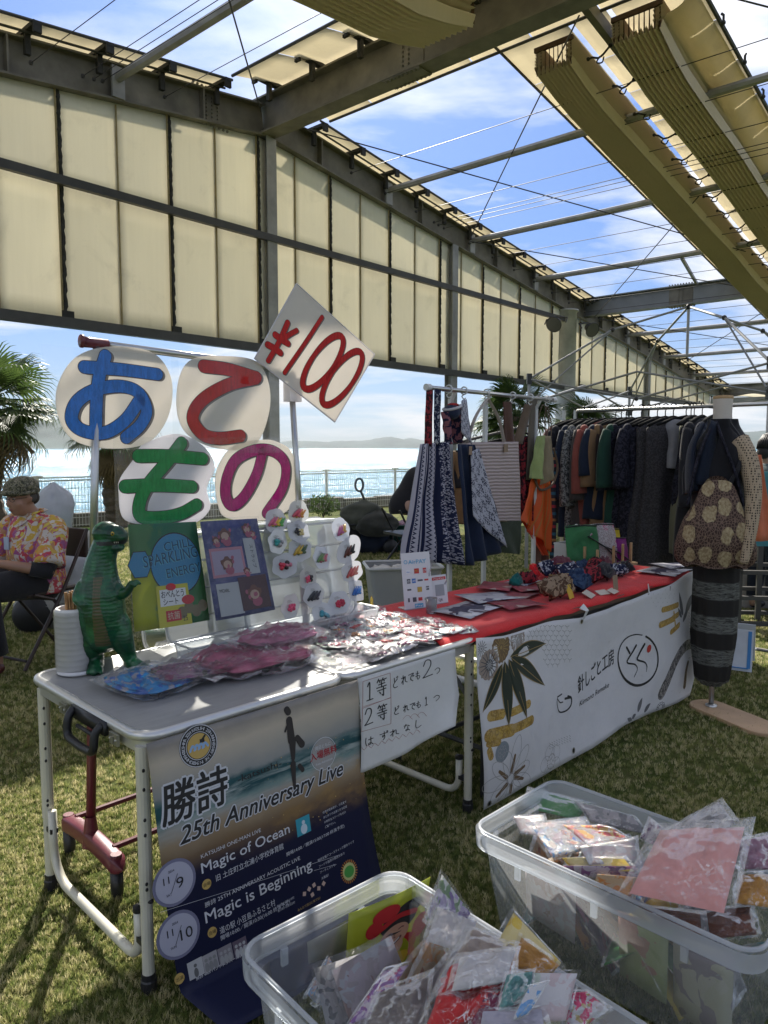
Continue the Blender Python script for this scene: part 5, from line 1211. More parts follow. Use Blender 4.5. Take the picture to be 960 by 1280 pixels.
# heap of small prize packets
KI = [('pink', (.55, .10, .16)), ('coral red', (.55, .07, .06)), ('white and rose', (.55, .25, .30)), ('orange', (.60, .22, .04)), ('plum', (.16, .03, .09)), ('teal blue', (.03, .20, .26)), ('navy and black', (.02, .02, .05)), ('crimson', (.42, .01, .05))]
cardp = paint('packet_card', (.66, .64, .64), .5, 0, .04)
PR = []
for k, (nm2, c) in enumerate(KI):
 r = empty('prize_packet', 'small clear prize packet with a %s trinket in the heap on the table' % nm2, 'prize packet', 'small prize packets heaped on the table')
 obj('film', pillow(.090, .070, .020, k + 30, 9, 9, .3), film_b, r, smooth=True)
 mb = MB(); mb.grid(lambda u, v: V((u - .5) * .078, (v - .5) * .058, -.003 + .006 * noise.noise(V(u * 2, v * 2, k))), 4, 4); obj('card', mb, cardp, r, smooth=True, solid=.0008)
 m = paint('trinket_%d' % k, c, .35, 0, .3, 60, .3, 150); mb = MB(); g = random.Random(k + 50)
 for j in range(6): mb.ell((g.uniform(-.020, .020), g.uniform(-.014, .014), .003 + g.random() * .003), (g.uniform(.006, .012), g.uniform(.005, .009), .0045), 8, 6)
 mb.tube([(-.026, g.uniform(-.01, .01), .004), (0, .004, .006), (.026, g.uniform(-.01, .01), .004)], .0022, 5)
 obj('trinket', mb, m, r, smooth=True); PR.append(r)
g = random.Random(11); cnt = 0
spots = []
for k in range(1500):
 x = g.uniform(.70, 1.35); y = g.uniform(.025, .66);
 if x < .92 and y > .40: continue
 if x < 1.25 and y > .50: continue
 if x < .86 and y < .20: continue
 if x < .80 and y < .33: continue
 if all((x - a) ** 2 + (y - b) ** 2 > .040 ** 2 for a, b, c in spots): spots.append((x, y, 0))
 if len(spots) > 132: break
for i, (x, y, _) in enumerate(spots):
 w = [4, 4, 5, 4, 2, 2, 2, 3]; k = g.choices(range(8), w)[0]
 if x < 1.0 and g.random() < .4: k = g.choice([4, 6, 4, 3])
 if i < 1: pass
 lay = g.choice([0, 1, 1, 2])
 o = PR[k] if not PR[k].get('used') else tdup(PR[k], (0, 0, 0), 0); PR[k]['used'] = 1
 o['label'] = 'clear packet, %s trinket, %s, %s of the heap' % (KI[k][0], ('front row', 'second row', 'middle row', 'near the crate', 'rear edge')[min(4, int((y - .02) / .13))], ('far left', 'left', 'centre left', 'centre', 'centre right', 'right end')[min(5, int((x - .70) / .11))])
 o.location = T1M @ V(x, y, .709 + lay * .009); o.rotation_euler = (g.uniform(-.25, .25), g.uniform(-.25, .25), g.uniform(0, 6.28))
 s_ = g.uniform(.85, 1.2); o.scale = (s_, s_, s_)
for p in PR:
 if 'used' in p: del p['used']
# SECOND STALL (sewn goods)
T2O = V(.36, 2.76, 0); T2A = radians(44.6); T2M = Matrix.Translation(T2O) @ Matrix.Rotation(T2A, 4, 'Z'); T2I = T2M.inverted()
T2X = V(cos(T2A), sin(T2A), 0); T2Y = V(-sin(T2A), cos(T2A), 0)
def L2(px, py, y): return T2I @ at_plane(px, py, T2M @ V(0, y, 0), T2Y)
def L2z(px, py, z): return T2I @ at_z(px, py, z)
wood = paint('dark_table_wood', (.085, .05, .03), .5, 0, .3, 5, .2, 30)
TB2 = empty('long_table', 'long dark wooden folding table under a red cloth', 'table', None, T2O, T2A)
L_2, W_2 = 2.06, .60
mb = MB(); mb.box((-.02, .0, .665), (L_2, W_2, .70)); obj('table_top', mb, wood, TB2, bevel=.004)
for x in (.12, L_2 - .15):
 for y in (.06, W_2 - .06): mb = MB(); mb.tube([(x, y, 0), (x, y, .66)], .014, 8); obj('leg', mb, steel_d, TB2)
mb = MB(); mb.box((.05, .03, .62), (L_2 - .05, .05, .66)); mb.tube([(.12, .06, .2), (.12, W_2 - .06, .2)], .01, 6); mb.tube([(.12, .3, .2), (L_2 - .15, .3, .2)], .01, 6); obj('frame', mb, steel_d, TB2)
mb = MB(); mb.tube([(.05, -.004, .632), (L_2 - .25, -.004, .64)], .006, 6); obj('yellow_edge', mb, paint('yellow_rope', (.45, .42, .10), .7), TB2)
redc = fabric('red_cloth', (.60, .012, .015), .12, .7)
def rc(u, v):
 x = -.22 + (L_2 + .10) * u; y = -.03 + (W_2 + .02) * v
 z = .712 + .004 * noise.noise(V(x * 3, y * 3, 1))
 if u < .04: x += .06 * v
 e = (1 - v / .08) if v < .08 else 0
 z -= .022 * e * (1 + .6 * noise.noise(V(x * 5, 0, 2))); y += .018 * e
 y += -.02 * (v < .01) * noise.noise(V(x * 6, 3, 2))
 return V(x, y, z)
rc_ = gridobj('red_tablecloth', rc, 60, 24, redc, None, solid=.003); rc_.location = T2O; rc_.rotation_euler = (0, 0, T2A); tag(rc_, 'bright red cloth spread over the long dark table', 'tablecloth')
lf_a = printmat('leaflet_navy', [(.02, .02, .06), (.42, .42, .45), (.45, .45, .5), (.05, .03, .06), (.35, .3, .3)], 3.0, .8)
lf_b = printmat('leaflet_maroon', [(.22, .02, .04), (.28, .03, .05), (.16, .02, .03), (.35, .25, .22), (.25, .03, .05)], 3.2, .8)
lf_c = printmat('leaflet_grey', [(.40, .40, .44), (.3, .3, .36), (.08, .07, .12), (.45, .45, .45)], 3.5, .8)
g = random.Random(21)
def leaflet(px, py, w, h, m, rz, z, lab):
 p = L2z(px, py, .72); mb = MB(); mb.grid(lambda u, v: V((u - .5) * w, (v - .5) * h, .006 * sin(u * 3 + v * 2) + .004 * u * v), 5, 4)
 o = obj('leaflet', mb, m, None, smooth=True, solid=.0012); o.location = T2M @ V(p.x, p.y, z); o.rotation_euler = (0, 0, T2A + rz); tag(o, lab, 'leaflet', 'leaflets and sheets spread on the red cloth')
leaflet(585, 762, .30, .20, lf_a, .15, .722, 'navy and white folded fabric leaflet at the left end of the red cloth')
leaflet(612, 748, .26, .20, lf_c, -.3, .727, 'grey and white leaflet overlapping the navy one')
leaflet(640, 745, .26, .18, lf_b, .2, .722, 'maroon printed sheet left of the brown pouch'); leaflet(648, 757, .22, .15, lf_b, -.25, .727, 'maroon sheet with pale label nearest the table front'); leaflet(620, 735, .24, .16, lf_b, .5, .731, 'maroon sheet turned sideways towards the rear edge')
leaflet(664, 738, .18, .14, lf_b, -.5, .730, 'small maroon sheet touching the brown pouch'); leaflet(655, 728, .2, .13, lf_c, .1, .722, 'pale card peeping out behind the maroon sheets')
leaflet(830, 714, .30, .22, lf_a, .1, .722, 'navy and white sheet at the far right end of the red cloth'); leaflet(846, 708, .26, .18, lf_c, -.4, .727, 'grey picture sheet on top at the right end of the table')
def pat(name, a, b, scale, thr=.5, kind='noise'):
 if name in MATS: return MATS[name]
 N = NT(name); co = N.coord('Object')
 if kind == 'noise': f = N.noise(co, scale, 2, .5, .8)
 else:
  v = N.n('ShaderNodeTexVoronoi'); v.inputs['Scale'].default_value = scale; v.feature = 'DISTANCE_TO_EDGE' if kind == 'edge' else 'F1'; N.l(co, v.inputs[0]); f = v.outputs[0]
 c = N.ramp(f, [(thr - .02, a), (thr + .02, b)]); big = N.noise(co, 6, 4, .6)
 c = N.mix(N.math('MULTIPLY', big, .35), c, tuple(x * .5 for x in a))
 m = N.done(N.bsdf(c, .85, 0, N.noise(co, 500, 2, .6), .3, .002, .2)); MATS[name] = m; return m
navywhite = pat('navy_white_print', (.015, .02, .05), (.45, .46, .50), 55, .56)
brownbro = pat('brown_brocade', (.09, .05, .03), (.33, .24, .16), 38, .5)
redpat = pat('red_black_print', (.03, .01, .015), (.30, .03, .04), 45, .5)
bluepat = pat('deep_blue_cloth', (.015, .03, .07), (.04, .07, .13), 30, .5)
tealc = fabric('teal_cloth', (.01, .12, .11)); maroonc = fabric('maroon_cloth', (.11, .02, .035)); blackc = fabric('black_cloth', (.018, .018, .022)); navyc = fabric('navy_cloth', (.018, .028, .06))
def pouch(px, py, w, h, t, m, rz, lab, tilt=.5, cat='pouch'):
 p = L2z(px, py, .72); r = empty('pouch', lab, cat, 'sewn pouches displayed on the red cloth', T2M @ V(p.x, p.y, .722), T2A + rz)
 mb = pillow(w, h, t, px * .37, 12, 10, .25); M = Matrix.Translation((0, 0, h * .5 * sin(tilt) + t * .3)) @ Matrix.Rotation(tilt, 4, 'X'); mb.v = [tuple(M @ V(*q)) for q in mb.v]; obj('body', mb, m, r, smooth=True)
 mb = MB(); pts = [M @ V(-w * .46 + w * .92 * k / 8, h * .46 - .004 * sin(pi * k / 8), t * .12 + .002) for k in range(9)]; mb.tube(pts, .0022, 5); obj('zip', mb, paint('brass_zip', (.4, .28, .1), .35, .7), r)
 mb = MB(); q = M @ V(w * .3, h * .40, t * .3); mb.box((q.x - .004, q.y - .012, q.z - .014), (q.x + .004, q.y - .010, q.z)); obj('zip_pull', mb, maroonc, r)
pouch(690, 748, .15, .11, .07, brownbro, .1, 'boxy brown brocade pouch beside the yellow card'); pouch(702, 744, .12, .10, .06, brownbro, -.4, 'second brown pouch leaning on the boxy one', .8)
pouch(645, 734, .09, .06, .05, tealc, .4, 'small teal purse at the rear of the red cloth'); pouch(660, 730, .10, .07, .05, redpat, -.2, 'red and black purse just right of the teal one')
pouch(668, 724, .05, .08, .03, redc, .1, 'narrow bright red glasses case standing up', 1.1); pouch(684, 722, .13, .09, .05, navywhite, .1, 'navy and white flower print pouch behind the brown ones', .9)
pouch(722, 738, .17, .12, .07, bluepat, .2, 'deep blue pouch behind the cream price cards'); pouch(712, 727, .15, .10, .06, navywhite, -.2, 'navy pouch with white wave print in the middle row', .8)
pouch(738, 728, .18, .10, .06, redpat, .1, 'dark pouch with red flowers right of the deep blue one'); pouch(700, 716, .22, .10, .07, maroonc, .1, 'plum coloured pouch in the rear row', .4); pouch(728, 717, .24, .09, .06, bluepat, -.1, 'long dark blue pouch lying in the rear row', .3)
pouch(756, 724, .18, .10, .06, blackc, .3, 'black cloth pouch behind the brown card tag'); pouch(770, 720, .15, .08, .05, navywhite, -.2, 'speckled navy pouch at the right of the middle row', .5); pouch(752, 712, .2, .08, .06, maroonc, .2, 'dark maroon pouch below the wooden pegs', .4)
pouch(742, 718, .16, .08, .07, redpat, .5, 'rust and black patterned purse in the rear row', .6); pouch(780, 716, .12, .07, .05, blackc, -.4, 'small black purse near the zipped bag stand', .5)
def tagcard(px, py, w, h, m, rz, tilt, lab):
 p = L2z(px, py, .72); mb = MB(); mb.box((-w / 2, -.001, 0), (w / 2, .001, h)); o = obj('price_tag', mb, m); o.location = T2M @ V(p.x, p.y, .716); o.rotation_euler = (-tilt, 0, T2A + rz); tag(o, lab, 'price tag', 'price cards on the red cloth')
yel = paint('yellow_card', (.55, .36, .03), .6, 0, .08); crm = paint('cream_card', (.5, .45, .38), .6, 0, .06); brc = paint('brown_card', (.28, .20, .13), .7, 0, .1)
tagcard(715, 747, .06, .065, yel, .2, .35, 'yellow price card leaning beside the brown pouch'); tagcard(742, 745, .09, .05, crm, .3, 1.1, 'cream price card lying in front of the deep blue pouch'); tagcard(757, 742, .07, .04, crm, -.2, 1.2, 'cream price card second from the right')
tagcard(771, 740, .08, .04, crm, .2, 1.2, 'cream price card below the upright brown card'); tagcard(770, 737, .055, .075, brc, .1, .1, 'upright brown card tag among the dark pouches')
def stand_sign(px, py, w, h, lab, kind):
 p = L2z(px, py, .71); r = empty('counter_sign', lab, 'counter sign', None, T2M @ V(p.x, p.y, .714), T2A - radians(16) if kind == 0 else T2A - radians(10))
 tl = radians(9); M = Matrix.Rotation(-tl, 4, 'X'); f = lambda u, v, d: M @ V(u, -d, v)
 mb = MB(); mb.prism([(-w / 2, 0), (w / 2, 0), (w / 2, h), (-w / 2, h)], f, -.0015, .0015); obj('board', mb, paint('sign_white', (.62, .62, .64), .4, 0, .03), r, fixn=True)
 mb = MB(); mb.box((-w / 2, -.002, -.0), (w / 2, .06, .004)); mb.tube([(w / 2 - .01, .0, h * .8), (w / 2 - .01, .07, .0)], .003, 5); obj('stand', mb, clearp, r)
 def sq(u, v, a, b, m, nm='logo_patch', txt=None, tm=None):
  q = MB(); quad(q, u - a / 2, v - b / 2, u + a / 2, v + b / 2, f, .0024); o = obj(nm, q, m, r)
  if txt: q = MB(); put_text(q, f, txt, u, v - b * .22, b * .45, d=.003, align='c', width=a * .8); obj('lettering', q, tm or white_i, o)
 def tx(s_, u, v, hh, m, ww=None):
  q = MB(); put_text(q, f, s_, u, v, hh, d=.0026, align='c', width=ww, bold=.01); obj('lettering', q, m, r)
 bl, rd_, gr, dk, yl, cy = ink('sq_blue', (.03, .15, .45)), ink('sq_red', (.5, .03, .03)), ink('sq_green', (.05, .3, .1)), ink('sq_dark', (.08, .08, .1)), ink('sq_gold', (.45, .3, .05)), ink('sq_cyan', (.08, .35, .55))
 if kind == 0:
  tx('AirPAY', .006, h * .80, .018, cy, w * .62); q = MB(); ring(q, -w * .36, h * .84, .008, .008, .003, f, .0025, 6); obj('logo_mark', q, cy, r)
  for (u, v, a, b, m, t, tm) in ((-.30, .66, .14, .06, white_i, 'VISA', bl), (.0, .67, .17, .09, rd_, 'MC', yl), (.28, .67, .12, .09, rd_, 'JCB', white_i), (-.3, .50, .12, .08, dk, 'iD', white_i), (-.12, .50, .13, .08, bl, 'AM', white_i), (.10, .50, .18, .03, dk, None, None), (.32, .50, .14, .03, rd_, None, None),
          (-.30, .35, .14, .03, dk, 'Pay', dk), (.06, .34, .16, .09, yl, None, None), (.34, .35, .1, .07, dk, 'P', white_i), (-.34, .17, .06, .07, dk, None, None), (-.14, .17, .13, .08, dk, None, None), (.06, .17, .14, .06, rd_, None, None), (.30, .16, .18, .04, gr, None, None), (-.0, .06, .30, .07, cy, 'Pay', white_i)):
   sq(u * w, v * h, a * w, b * h, m, 'logo_patch', t, tm)
 else:
  sq(0, h * .88, w * .9, h * .1, rd_, 'header', 'PayPay', white_i)
  q = MB(); tx('QR', 0, h * .1, .012, dk)
  qq = MB(); quad(qq, -w * .3, h * .28, w * .3, h * .28 + w * .6, f, .0023); obj('grey_panel', qq, paint('panel_grey', (.3, .31, .33), .5), r)
stand_sign(524, 762, .145, .245, 'tall white payment logo sign at the left end of the red table', 0); stand_sign(551, 756, .085, .130, 'small white card with red header leaning next to the payment sign', 1)
p = L2z(526, 762, .72); r = empty('clear_tumbler', 'small clear cup in front of the payment sign', 'cup', None, T2M @ V(p.x, p.y - .06, .715)); mb = MB(); mb.lathe([(0, 0), (.022, 0), (.026, .065), (.024, .065), (.020, .004), (0, .004)], 18); obj('cup_body', mb, clearp, r, smooth=True)
# the white banner
def CA(x, y): return (590 + x / 4.571, 740 + y / 4.571)
def CB2(x, y): return (700 + x / 5.053, 720 + y / 5.053)
def rip(x, z): return .018 * sin(x * 4.2 + z * 3) + .012 * sin(x * 9 + 1) * (z) + .03 * (1 - z / .7) * noise.noise(V(x * 1.6, z * 2, 4)) + .006 * noise.noise(V(x * 6, z * 5, 8))
def BF(u, v, d): return V(u, -.035 - rip(u, v) - d, v)
def B2(p): q = L2(p[0], p[1], -.04); return (q.x, q.z)
top = [(592, 797), (625, 794), (665, 785), (700, 777), (730, 773), (761, 762), (789, 750), (808, 740), (838, 729), (876, 712)]
bot = [(605, 1013), (645, 988), (690, 962), (740, 935), (763, 920), (783, 908), (805, 898), (826, 888), (845, 878), (859, 868)]
lef = [(592, 797), (593, 850), (598, 910), (602, 960), (605, 1013)]; rig = [(876, 712), (877, 750), (874, 800), (867, 835), (859, 868)]
def samp(L, t):
 k = t * (len(L) - 1); i = min(int(k), len(L) - 2); f = k - i; return V(L[i][0] * (1 - f) + L[i + 1][0] * f, L[i][1] * (1 - f) + L[i + 1][1] * f, 0)
def coons(u, v):
 a = samp(bot, u) * (1 - v) + samp(top, u) * v; b = samp(lef, 1 - v) * (1 - u) + samp(rig, 1 - v) * u
 c = V(*bot[0], 0) * (1 - u) * (1 - v) + V(*bot[-1], 0) * u * (1 - v) + V(*top[0], 0) * (1 - u) * v + V(*top[-1], 0) * u * v
 return a + b - c
_tp = [B2(p) for p in top]; _bp = [B2(p) for p in bot]
def _ip(L, u):
 for i in range(len(L) - 1):
  if u <= L[i + 1][0] or i == len(L) - 2:
   f = (u - L[i][0]) / (L[i + 1][0] - L[i][0]); return L[i][1] * (1 - f) + L[i + 1][1] * f
_BF0 = BF
def BFC(u, v, d):
 u = min(max(u, _tp[0][0] + .01), _tp[-1][0] - .012); return _BF0(u, min(max(v, _ip(_bp, u) + .008), _ip(_tp, u) - .008), d)
vinyl = fabric('banner_vinyl', (.76, .75, .75), .03, .5, trans=.22)
BN = empty('shop_banner', 'white sewing stall banner printed with bamboo leaves and round brush emblem', 'banner', None, T2O, T2A)
def bfn(u, v):
 p = coons(u, v); q = B2((p.x, p.y)); return _BF0(q[0], max(q[1], .012), 0)
gridobj('sheet', bfn, 60, 24, vinyl, BN, solid=.0012)
BF = BFC
def S2(mb, pts, w, C, d=.002, **k): stroke(mb, [B2(C(*p)) for p in pts], w, BF, d, n=5, **k)
def leafshape(base, tip, wd, C, d):
 a = V(*B2(C(*base)), 0); b = V(*B2(C(*tip)), 0); dr = b - a; L = dr.length; dr.normalize(); nn = V(-dr.y, dr.x, 0)
 out = []; M = 12
 for sgn in (1, -1):
  rng = range(M + 1) if sgn > 0 else range(M - 1, 0, -1)
  for k in rng: t = k / M; out.append(a + dr * L * t + nn * (sgn * wd * sin(pi * t ** .8) ** .9 + .03 * L * sin(pi * t)))
 return out, a, b
G1 = MB(); G2 = MB(); G3 = MB()
for base, tip, w in (((200, 365), (442, 298), .030), ((205, 372), (410, 532), .034), ((190, 380), (288, 712), .036), ((165, 390), (183, 756), .036), ((150, 405), (42, 680), .030)):
 o1, a, b = leafshape(base, tip, w, CA, 0); G1.add([BF(p.x, p.y, .0020) for p in o1], [tuple(range(len(o1)))])
 o2, a, b = leafshape(base, tip, w - .004, CA, 0); G2.add([BF(p.x, p.y, .0026) for p in o2], [tuple(range(len(o2)))])
 stroke(G3, [(a.x, a.y), ((a.x + b.x) / 2 + .004, (a.y + b.y) / 2), (b.x, b.y)], .003, BF, .0032, n=3)
dkg = ink('leaf_black_green', (.018, .028, .018)); gld = ink('old_gold', (.32, .22, .08)); tan_ = ink('taupe', (.30, .24, .20)); brn = ink('umber', (.16, .10, .05)); gry = ink('warm_grey', (.24, .23, .23)); lgry = ink('line_grey', (.36, .35, .34)); dgry = ink('charcoal_print', (.07, .07, .075))
obj('leaf_edge', G1, gld, BN); obj('bamboo_leaf', G2, dkg, BN); obj('leaf_vein', G3, gld, BN)
def mum(cx, cy, rr, C, m1, m2, pet=20, d=.0012):
 u, v = B2(C(cx, cy)); A = MB(); disc(A, u, v, rr, BF, d, 40, rf=lambda t: 1 + .05 * cos(pet * t)); obj('blossom', A, m1, BN)
 Bq = MB()
 for k in range(pet): t = 2 * pi * k / pet; stroke(Bq, [(u + .25 * rr * cos(t), v + .25 * rr * sin(t)), (u + .85 * rr * cos(t), v + .85 * rr * sin(t))], .0035, BF, d + .0003, n=3)
 disc(Bq, u, v, rr * .14, BF, d + .0005, 10); obj('petal_lines', Bq, m2, BN)
mum(75, 410, .058, CA, tan_, dgry, 16); mum(145, 312, .060, CA, brn, gld, 18, .0008); mum(252, 262, .055, CA, tan_, lgry, 20, .0006); mum(35, 320, .034, CA, dgry, gry, 14, .0004)
mum(75, 412, .022, CA, dgry, lgry, 10, .0020)
goldfoil = printmat('gold_leaf_print', [(.40, .25, .05), (.50, .33, .08), (.28, .17, .04), (.45, .30, .10)], 14, .8)
for a, b, w in (((85, 703), (150, 690), .042), ((200, 680), (305, 632), .034), ((75, 815), (200, 780), .052), ((190, 780), (320, 725), .040), ((80, 900), (90, 935), .03), ((75, 860), (130, 850), .03)): GC = MB(); S2(GC, [a, b], w, CA, .0010 + random.random() * .0004); obj('gold_cloud', GC, goldfoil, BN)
for a, b, w in (((625, 210), (735, 180), .030), ((610, 305), (700, 265), .034), ((690, 262), (735, 240), .03), ((680, 350), (740, 305), .03), ((700, 225), (712, 320), .016)): GC = MB(); S2(GC, [a, b], w, CB2, .0014 + random.random() * .0004); obj('gold_cloud', GC, goldfoil, BN)
fl = MB(); fb = MB(); u0, v0 = B2(CA(205, 1060))
for k in range(11):
 t = 2 * pi * k / 11 + .2; R = .12 + .02 * (k % 3)
 ring(fl, u0 + R * .62 * cos(t), v0 + R * .62 * sin(t), R * .48, .030, .0022, BF, .0016 + k * .00005, 26, rot=t)
 if k % 2 == 0: stroke(fb, [(u0 + .03 * cos(t + .2), v0 + .03 * sin(t + .2)), (u0 + .095 * cos(t + .05), v0 + .095 * sin(t + .05))], .020, BF, .0012, n=4, w2=.012)
ring(fl, u0, v0, .020, .022, .003, BF, .0024); obj('flower_outline', fl, lgry, BN); obj('flower_strokes', fb, brn, BN)
fl2 = MB(); u1, v1 = B2(CA(150, 905)); disc(fl2, u1, v1, .042, BF, .0011, 24); obj('grey_disc', fl2, ink('blue_grey', (.22, .25, .27)), BN)
fl2 = MB();
for k in range(7): t = 2 * pi * k / 7; ring(fl2, u1 + .018 * cos(t), v1 + .018 * sin(t), .008, .008, .002, BF, .0018, 10)
u2, v2 = B2(CA(445, 965))
for k in range(5): t = 2 * pi * k / 5 + .6; ring(fl2, u2 + .045 * cos(t), v2 + .045 * sin(t), .038, .034, .0016, BF, .0014 + k * .00005, 24)
obj('flower_outline', fl2, lgry, BN); dt = MB(); [disc(dt, u2 + .032 * cos(2 * pi * k / 24), v2 + .032 * sin(2 * pi * k / 24), .0022, BF, .0020, 6) for k in range(24)]; obj('dotted_ring', dt, brn, BN)
lt = MB()
for i in range(9):
 for j in range(9):
  x = 325 + i * 30 + (j % 2) * 15; y = 205 + j * 27
  if x > 600 or y > 440 - (i * 3) or (x < 420 and y > 330) : continue
  S2(lt, [(x, y + 12), (x, y)], .0026, CA, .0010, k=2); S2(lt, [(x, y), (x - 11, y - 9)], .0026, CA, .0011, k=2); S2(lt, [(x, y), (x + 11, y - 9)], .0026, CA, .0012, k=2)
for i in range(7):
 for j in range(12):
  x = 815 + i * 11; y = 170 + j * 20;
  if x > 890: continue
  S2(lt, [(x, y), (x + 8, y - 14 if i % 2 else y + 8)], .0026, CB2, .0010, k=2)
for i in range(9):
 for j in range(3):
  x = 392 + i * 16; y = 860 + j * 14 - i * 5; S2(lt, [(CA_x, CA_y) for CA_x, CA_y in ((x + 40, y), (x + 48, y + 7))], .002, CA, .001, k=2)
tag(obj('line_lattice', lt, lgry, BN), kind='stuff')
A = MB(); u, v = B2(CB2(620, 60)); disc(A, u, v, .12, BF, .0005, 40, ry=.10); obj('taupe_dome', A, ink('pale_taupe', (.36, .33, .31)), BN)
A = MB()
for i in range(8):
 for j in range(5):
  x = 530 + i * 28 + (j % 2) * 12; y = 85 + j * 26
  if (x - 625) ** 2 / 110 ** 2 + (y - 60) ** 2 / 150 ** 2 < 1: disc(A, *B2(CB2(x, y)), .0035, BF, .0010, 6)
obj('dome_dots', A, ink('dot_white', (.55, .54, .52)), BN)
E_ = MB(); pts = [(497 + 106 * cos(t), 532 + 162 * sin(t)) for t in [radians(-70 + 14 * k) for k in range(26)]]
W_ = [B2(CB2(*p)) for p in pts]; stroke(E_, W_[:14], .010, BF, .0018, w2=.014); stroke(E_, W_[13:], .014, BF, .0019, w2=.005)
S2(E_, [(440, 455), (455, 490)], .012, CB2, .0020, k=3); S2(E_, [(487, 440), (470, 480), (440, 548), (480, 560), (495, 590), (478, 640)], .013, CB2, .0021, w2=.004); S2(E_, [(528, 430), (500, 500), (495, 530), (535, 545), (548, 570), (546, 605)], .015, CB2, .0022, w2=.003)
obj('round_emblem', E_, black_i, BN); R1 = MB(); disc(R1, *B2(CB2(553, 457)), .019, BF, .0024, 24, ry=.021); obj('red_dot', R1, ink('seal_red', (.45, .03, .02)), BN)
TXT = MB(); ua, va = B2(CB2(132, 740)); ub, vb = B2(CB2(372, 545)); rot = atan2(vb - va, ub - ua); put_text(TXT, BF, '針しごと工房', ua, va, .058, d=.0020, width=((ub - ua) ** 2 + (vb - va) ** 2) ** .5 * 1.0, rot=rot, shear=.2, bold=.012)
ua, va = B2(CB2(138, 828)); ub, vb = B2(CB2(332, 705)); rot = atan2(vb - va, ub - ua); put_text(TXT, BF, 'Kimono Remake', ua, va, .024, d=.0020, width=((ub - ua) ** 2 + (vb - va) ** 2) ** .5, rot=rot, shear=.3)
obj('lettering', TXT, ink('soft_black', (.03, .03, .032)), BN)
cat = MB(); S2(cat, [(490, 600), (485, 640), (500, 685), (545, 680), (575, 650), (580, 610), (560, 600)], .003, CA, .0018, w2=.012); S2(cat, [(490, 600), (520, 585)], .006, CA, .0019, k=2); S2(cat, [(490, 612), (505, 632), (525, 630)], .005, CA, .0020, k=3); S2(cat, [(540, 612), (572, 606)], .010, CA, .0021, k=2)
obj('cat_doodle', cat, black_i, BN)
arch = MB()
arcpts = [(640, 740), (665, 660), (700, 560), (745, 480), (800, 430), (850, 440)]
S2(arch, arcpts, .075, CB2, .0008, w2=.05); obj('patchwork_arch', arch, printmat('patchwork_print', [(.05, .05, .05), (.22, .21, .2), (.03, .03, .035), (.3, .28, .26), (.10, .09, .09)], 12, .4), BN)
arch = MB(); S2(arch, [(700, 790), (740, 650), (790, 560), (830, 520)], .10, CB2, .0005, w2=.05); obj('arch_inner', arch, ink('pale_taupe', (.3, .3, .3)), BN)
arch = MB(); S2(arch, [(765, 690), (775, 600), (790, 540)], .035, CB2, .0013, w2=.02); obj('arch_umber', arch, printmat('umber_print', [(.10, .06, .03), (.16, .11, .06), (.06, .04, .03)], 14), BN)
lv = MB()
for base, tip, w in (((505, 865), (530, 770), .018), ((545, 865), (580, 805), .016), ((470, 915), (440, 905), .012), ((470, 905), (495, 875), .012), ((775, 250), (750, 100), .022), ((790, 240), (875, 95), .024), ((765, 260), (735, 200), .014), ((770, 290), (820, 200), .016)):
 o1, a, b = leafshape(base, tip, w, CB2, 0); lv = MB(); lv.add([BF(p.x, p.y, .0009 + w * .03) for p in o1], [tuple(range(len(o1)))]); obj('grey_leaf', lv, ink('leaf_grey', (.13, .13, .135)), BN)
lv = MB()
for k in range(10): t = 2 * pi * k / 10; c0 = B2(CB2(640, 830)); ring(lv, c0[0] + .03 * cos(t), c0[1] + .02 * sin(t), .010, .008, .003, BF, .0015, 10)
obj('small_blossoms', lv, dgry, BN)
for x, y, C in ((95, 1208, CA), (580, 905, CA), (155, 288, CB2), (543, 100, CB2)):
 u, v = B2(C(x, y)); e = MB(); ring(e, u, v, .009, .011, .005, BF, .003, 16); o = obj('eyelet', e, paint('nickel_eyelet', (.3, .28, .22), .3, .8), BN); e = MB(); disc(e, u, v, .007, BF, .0024, 12, ry=.009); obj('eyelet_hole', e, black_i, o)
u, v = B2(CB2(155, 285)); mb = MB(); a = BF(u, v + .005, .008)
mb.tube([a, V(u - .004, -.055, v + .05), V(u - .012, -.03, .712)], [.006, .009, .016], 8, flat=(1, .4)); obj('ribbon_tie', mb, white_metal, BN)
u, v = B2(CB2(543, 98)); mb = MB(); mb.tube([BF(u, v, .006), V(u, -.05, v + .04)], .003, 6); obj('ribbon_tie', mb, white_metal, BN)
# white basket bag, zipped bags on a peg stand
p = L2z(708, 706, .71); r = empty('basket_bag', 'small white openwork basket bag with a tall handle at the rear of the red table', 'basket', None, T2M @ V(p.x, p.y - .03, .715), T2A)
wb = paint('white_basket', (.55, .55, .52), .6, 0, .05)
mb = MB()
for k in range(14):
 for j in range(8):
  x = -.115 + k * .0177; z = .005 + j * .0165; mb.box((x, -.045, z), (x + .0125, -.041, z + .011))
for j in range(9): mb.box((-.116, -.044, .0 + j * .0165), (.135, -.042, .005 + j * .0165))
for k in range(15): mb.box((-.118 + k * .0177, -.0435, 0), (-.113 + k * .0177, -.0415, .135))
tag(obj('front_lattice', mb, wb, r), kind='stuff')
mb = MB(); mb.box((-.118, .04, 0), (.135, .043, .135)); mb.box((-.120, -.04, 0), (-.117, .04, .135)); mb.box((.134, -.04, 0), (.137, .04, .135)); mb.box((-.118, -.04, 0), (.135, .04, .003)); obj('side_panel', mb, wb, r)
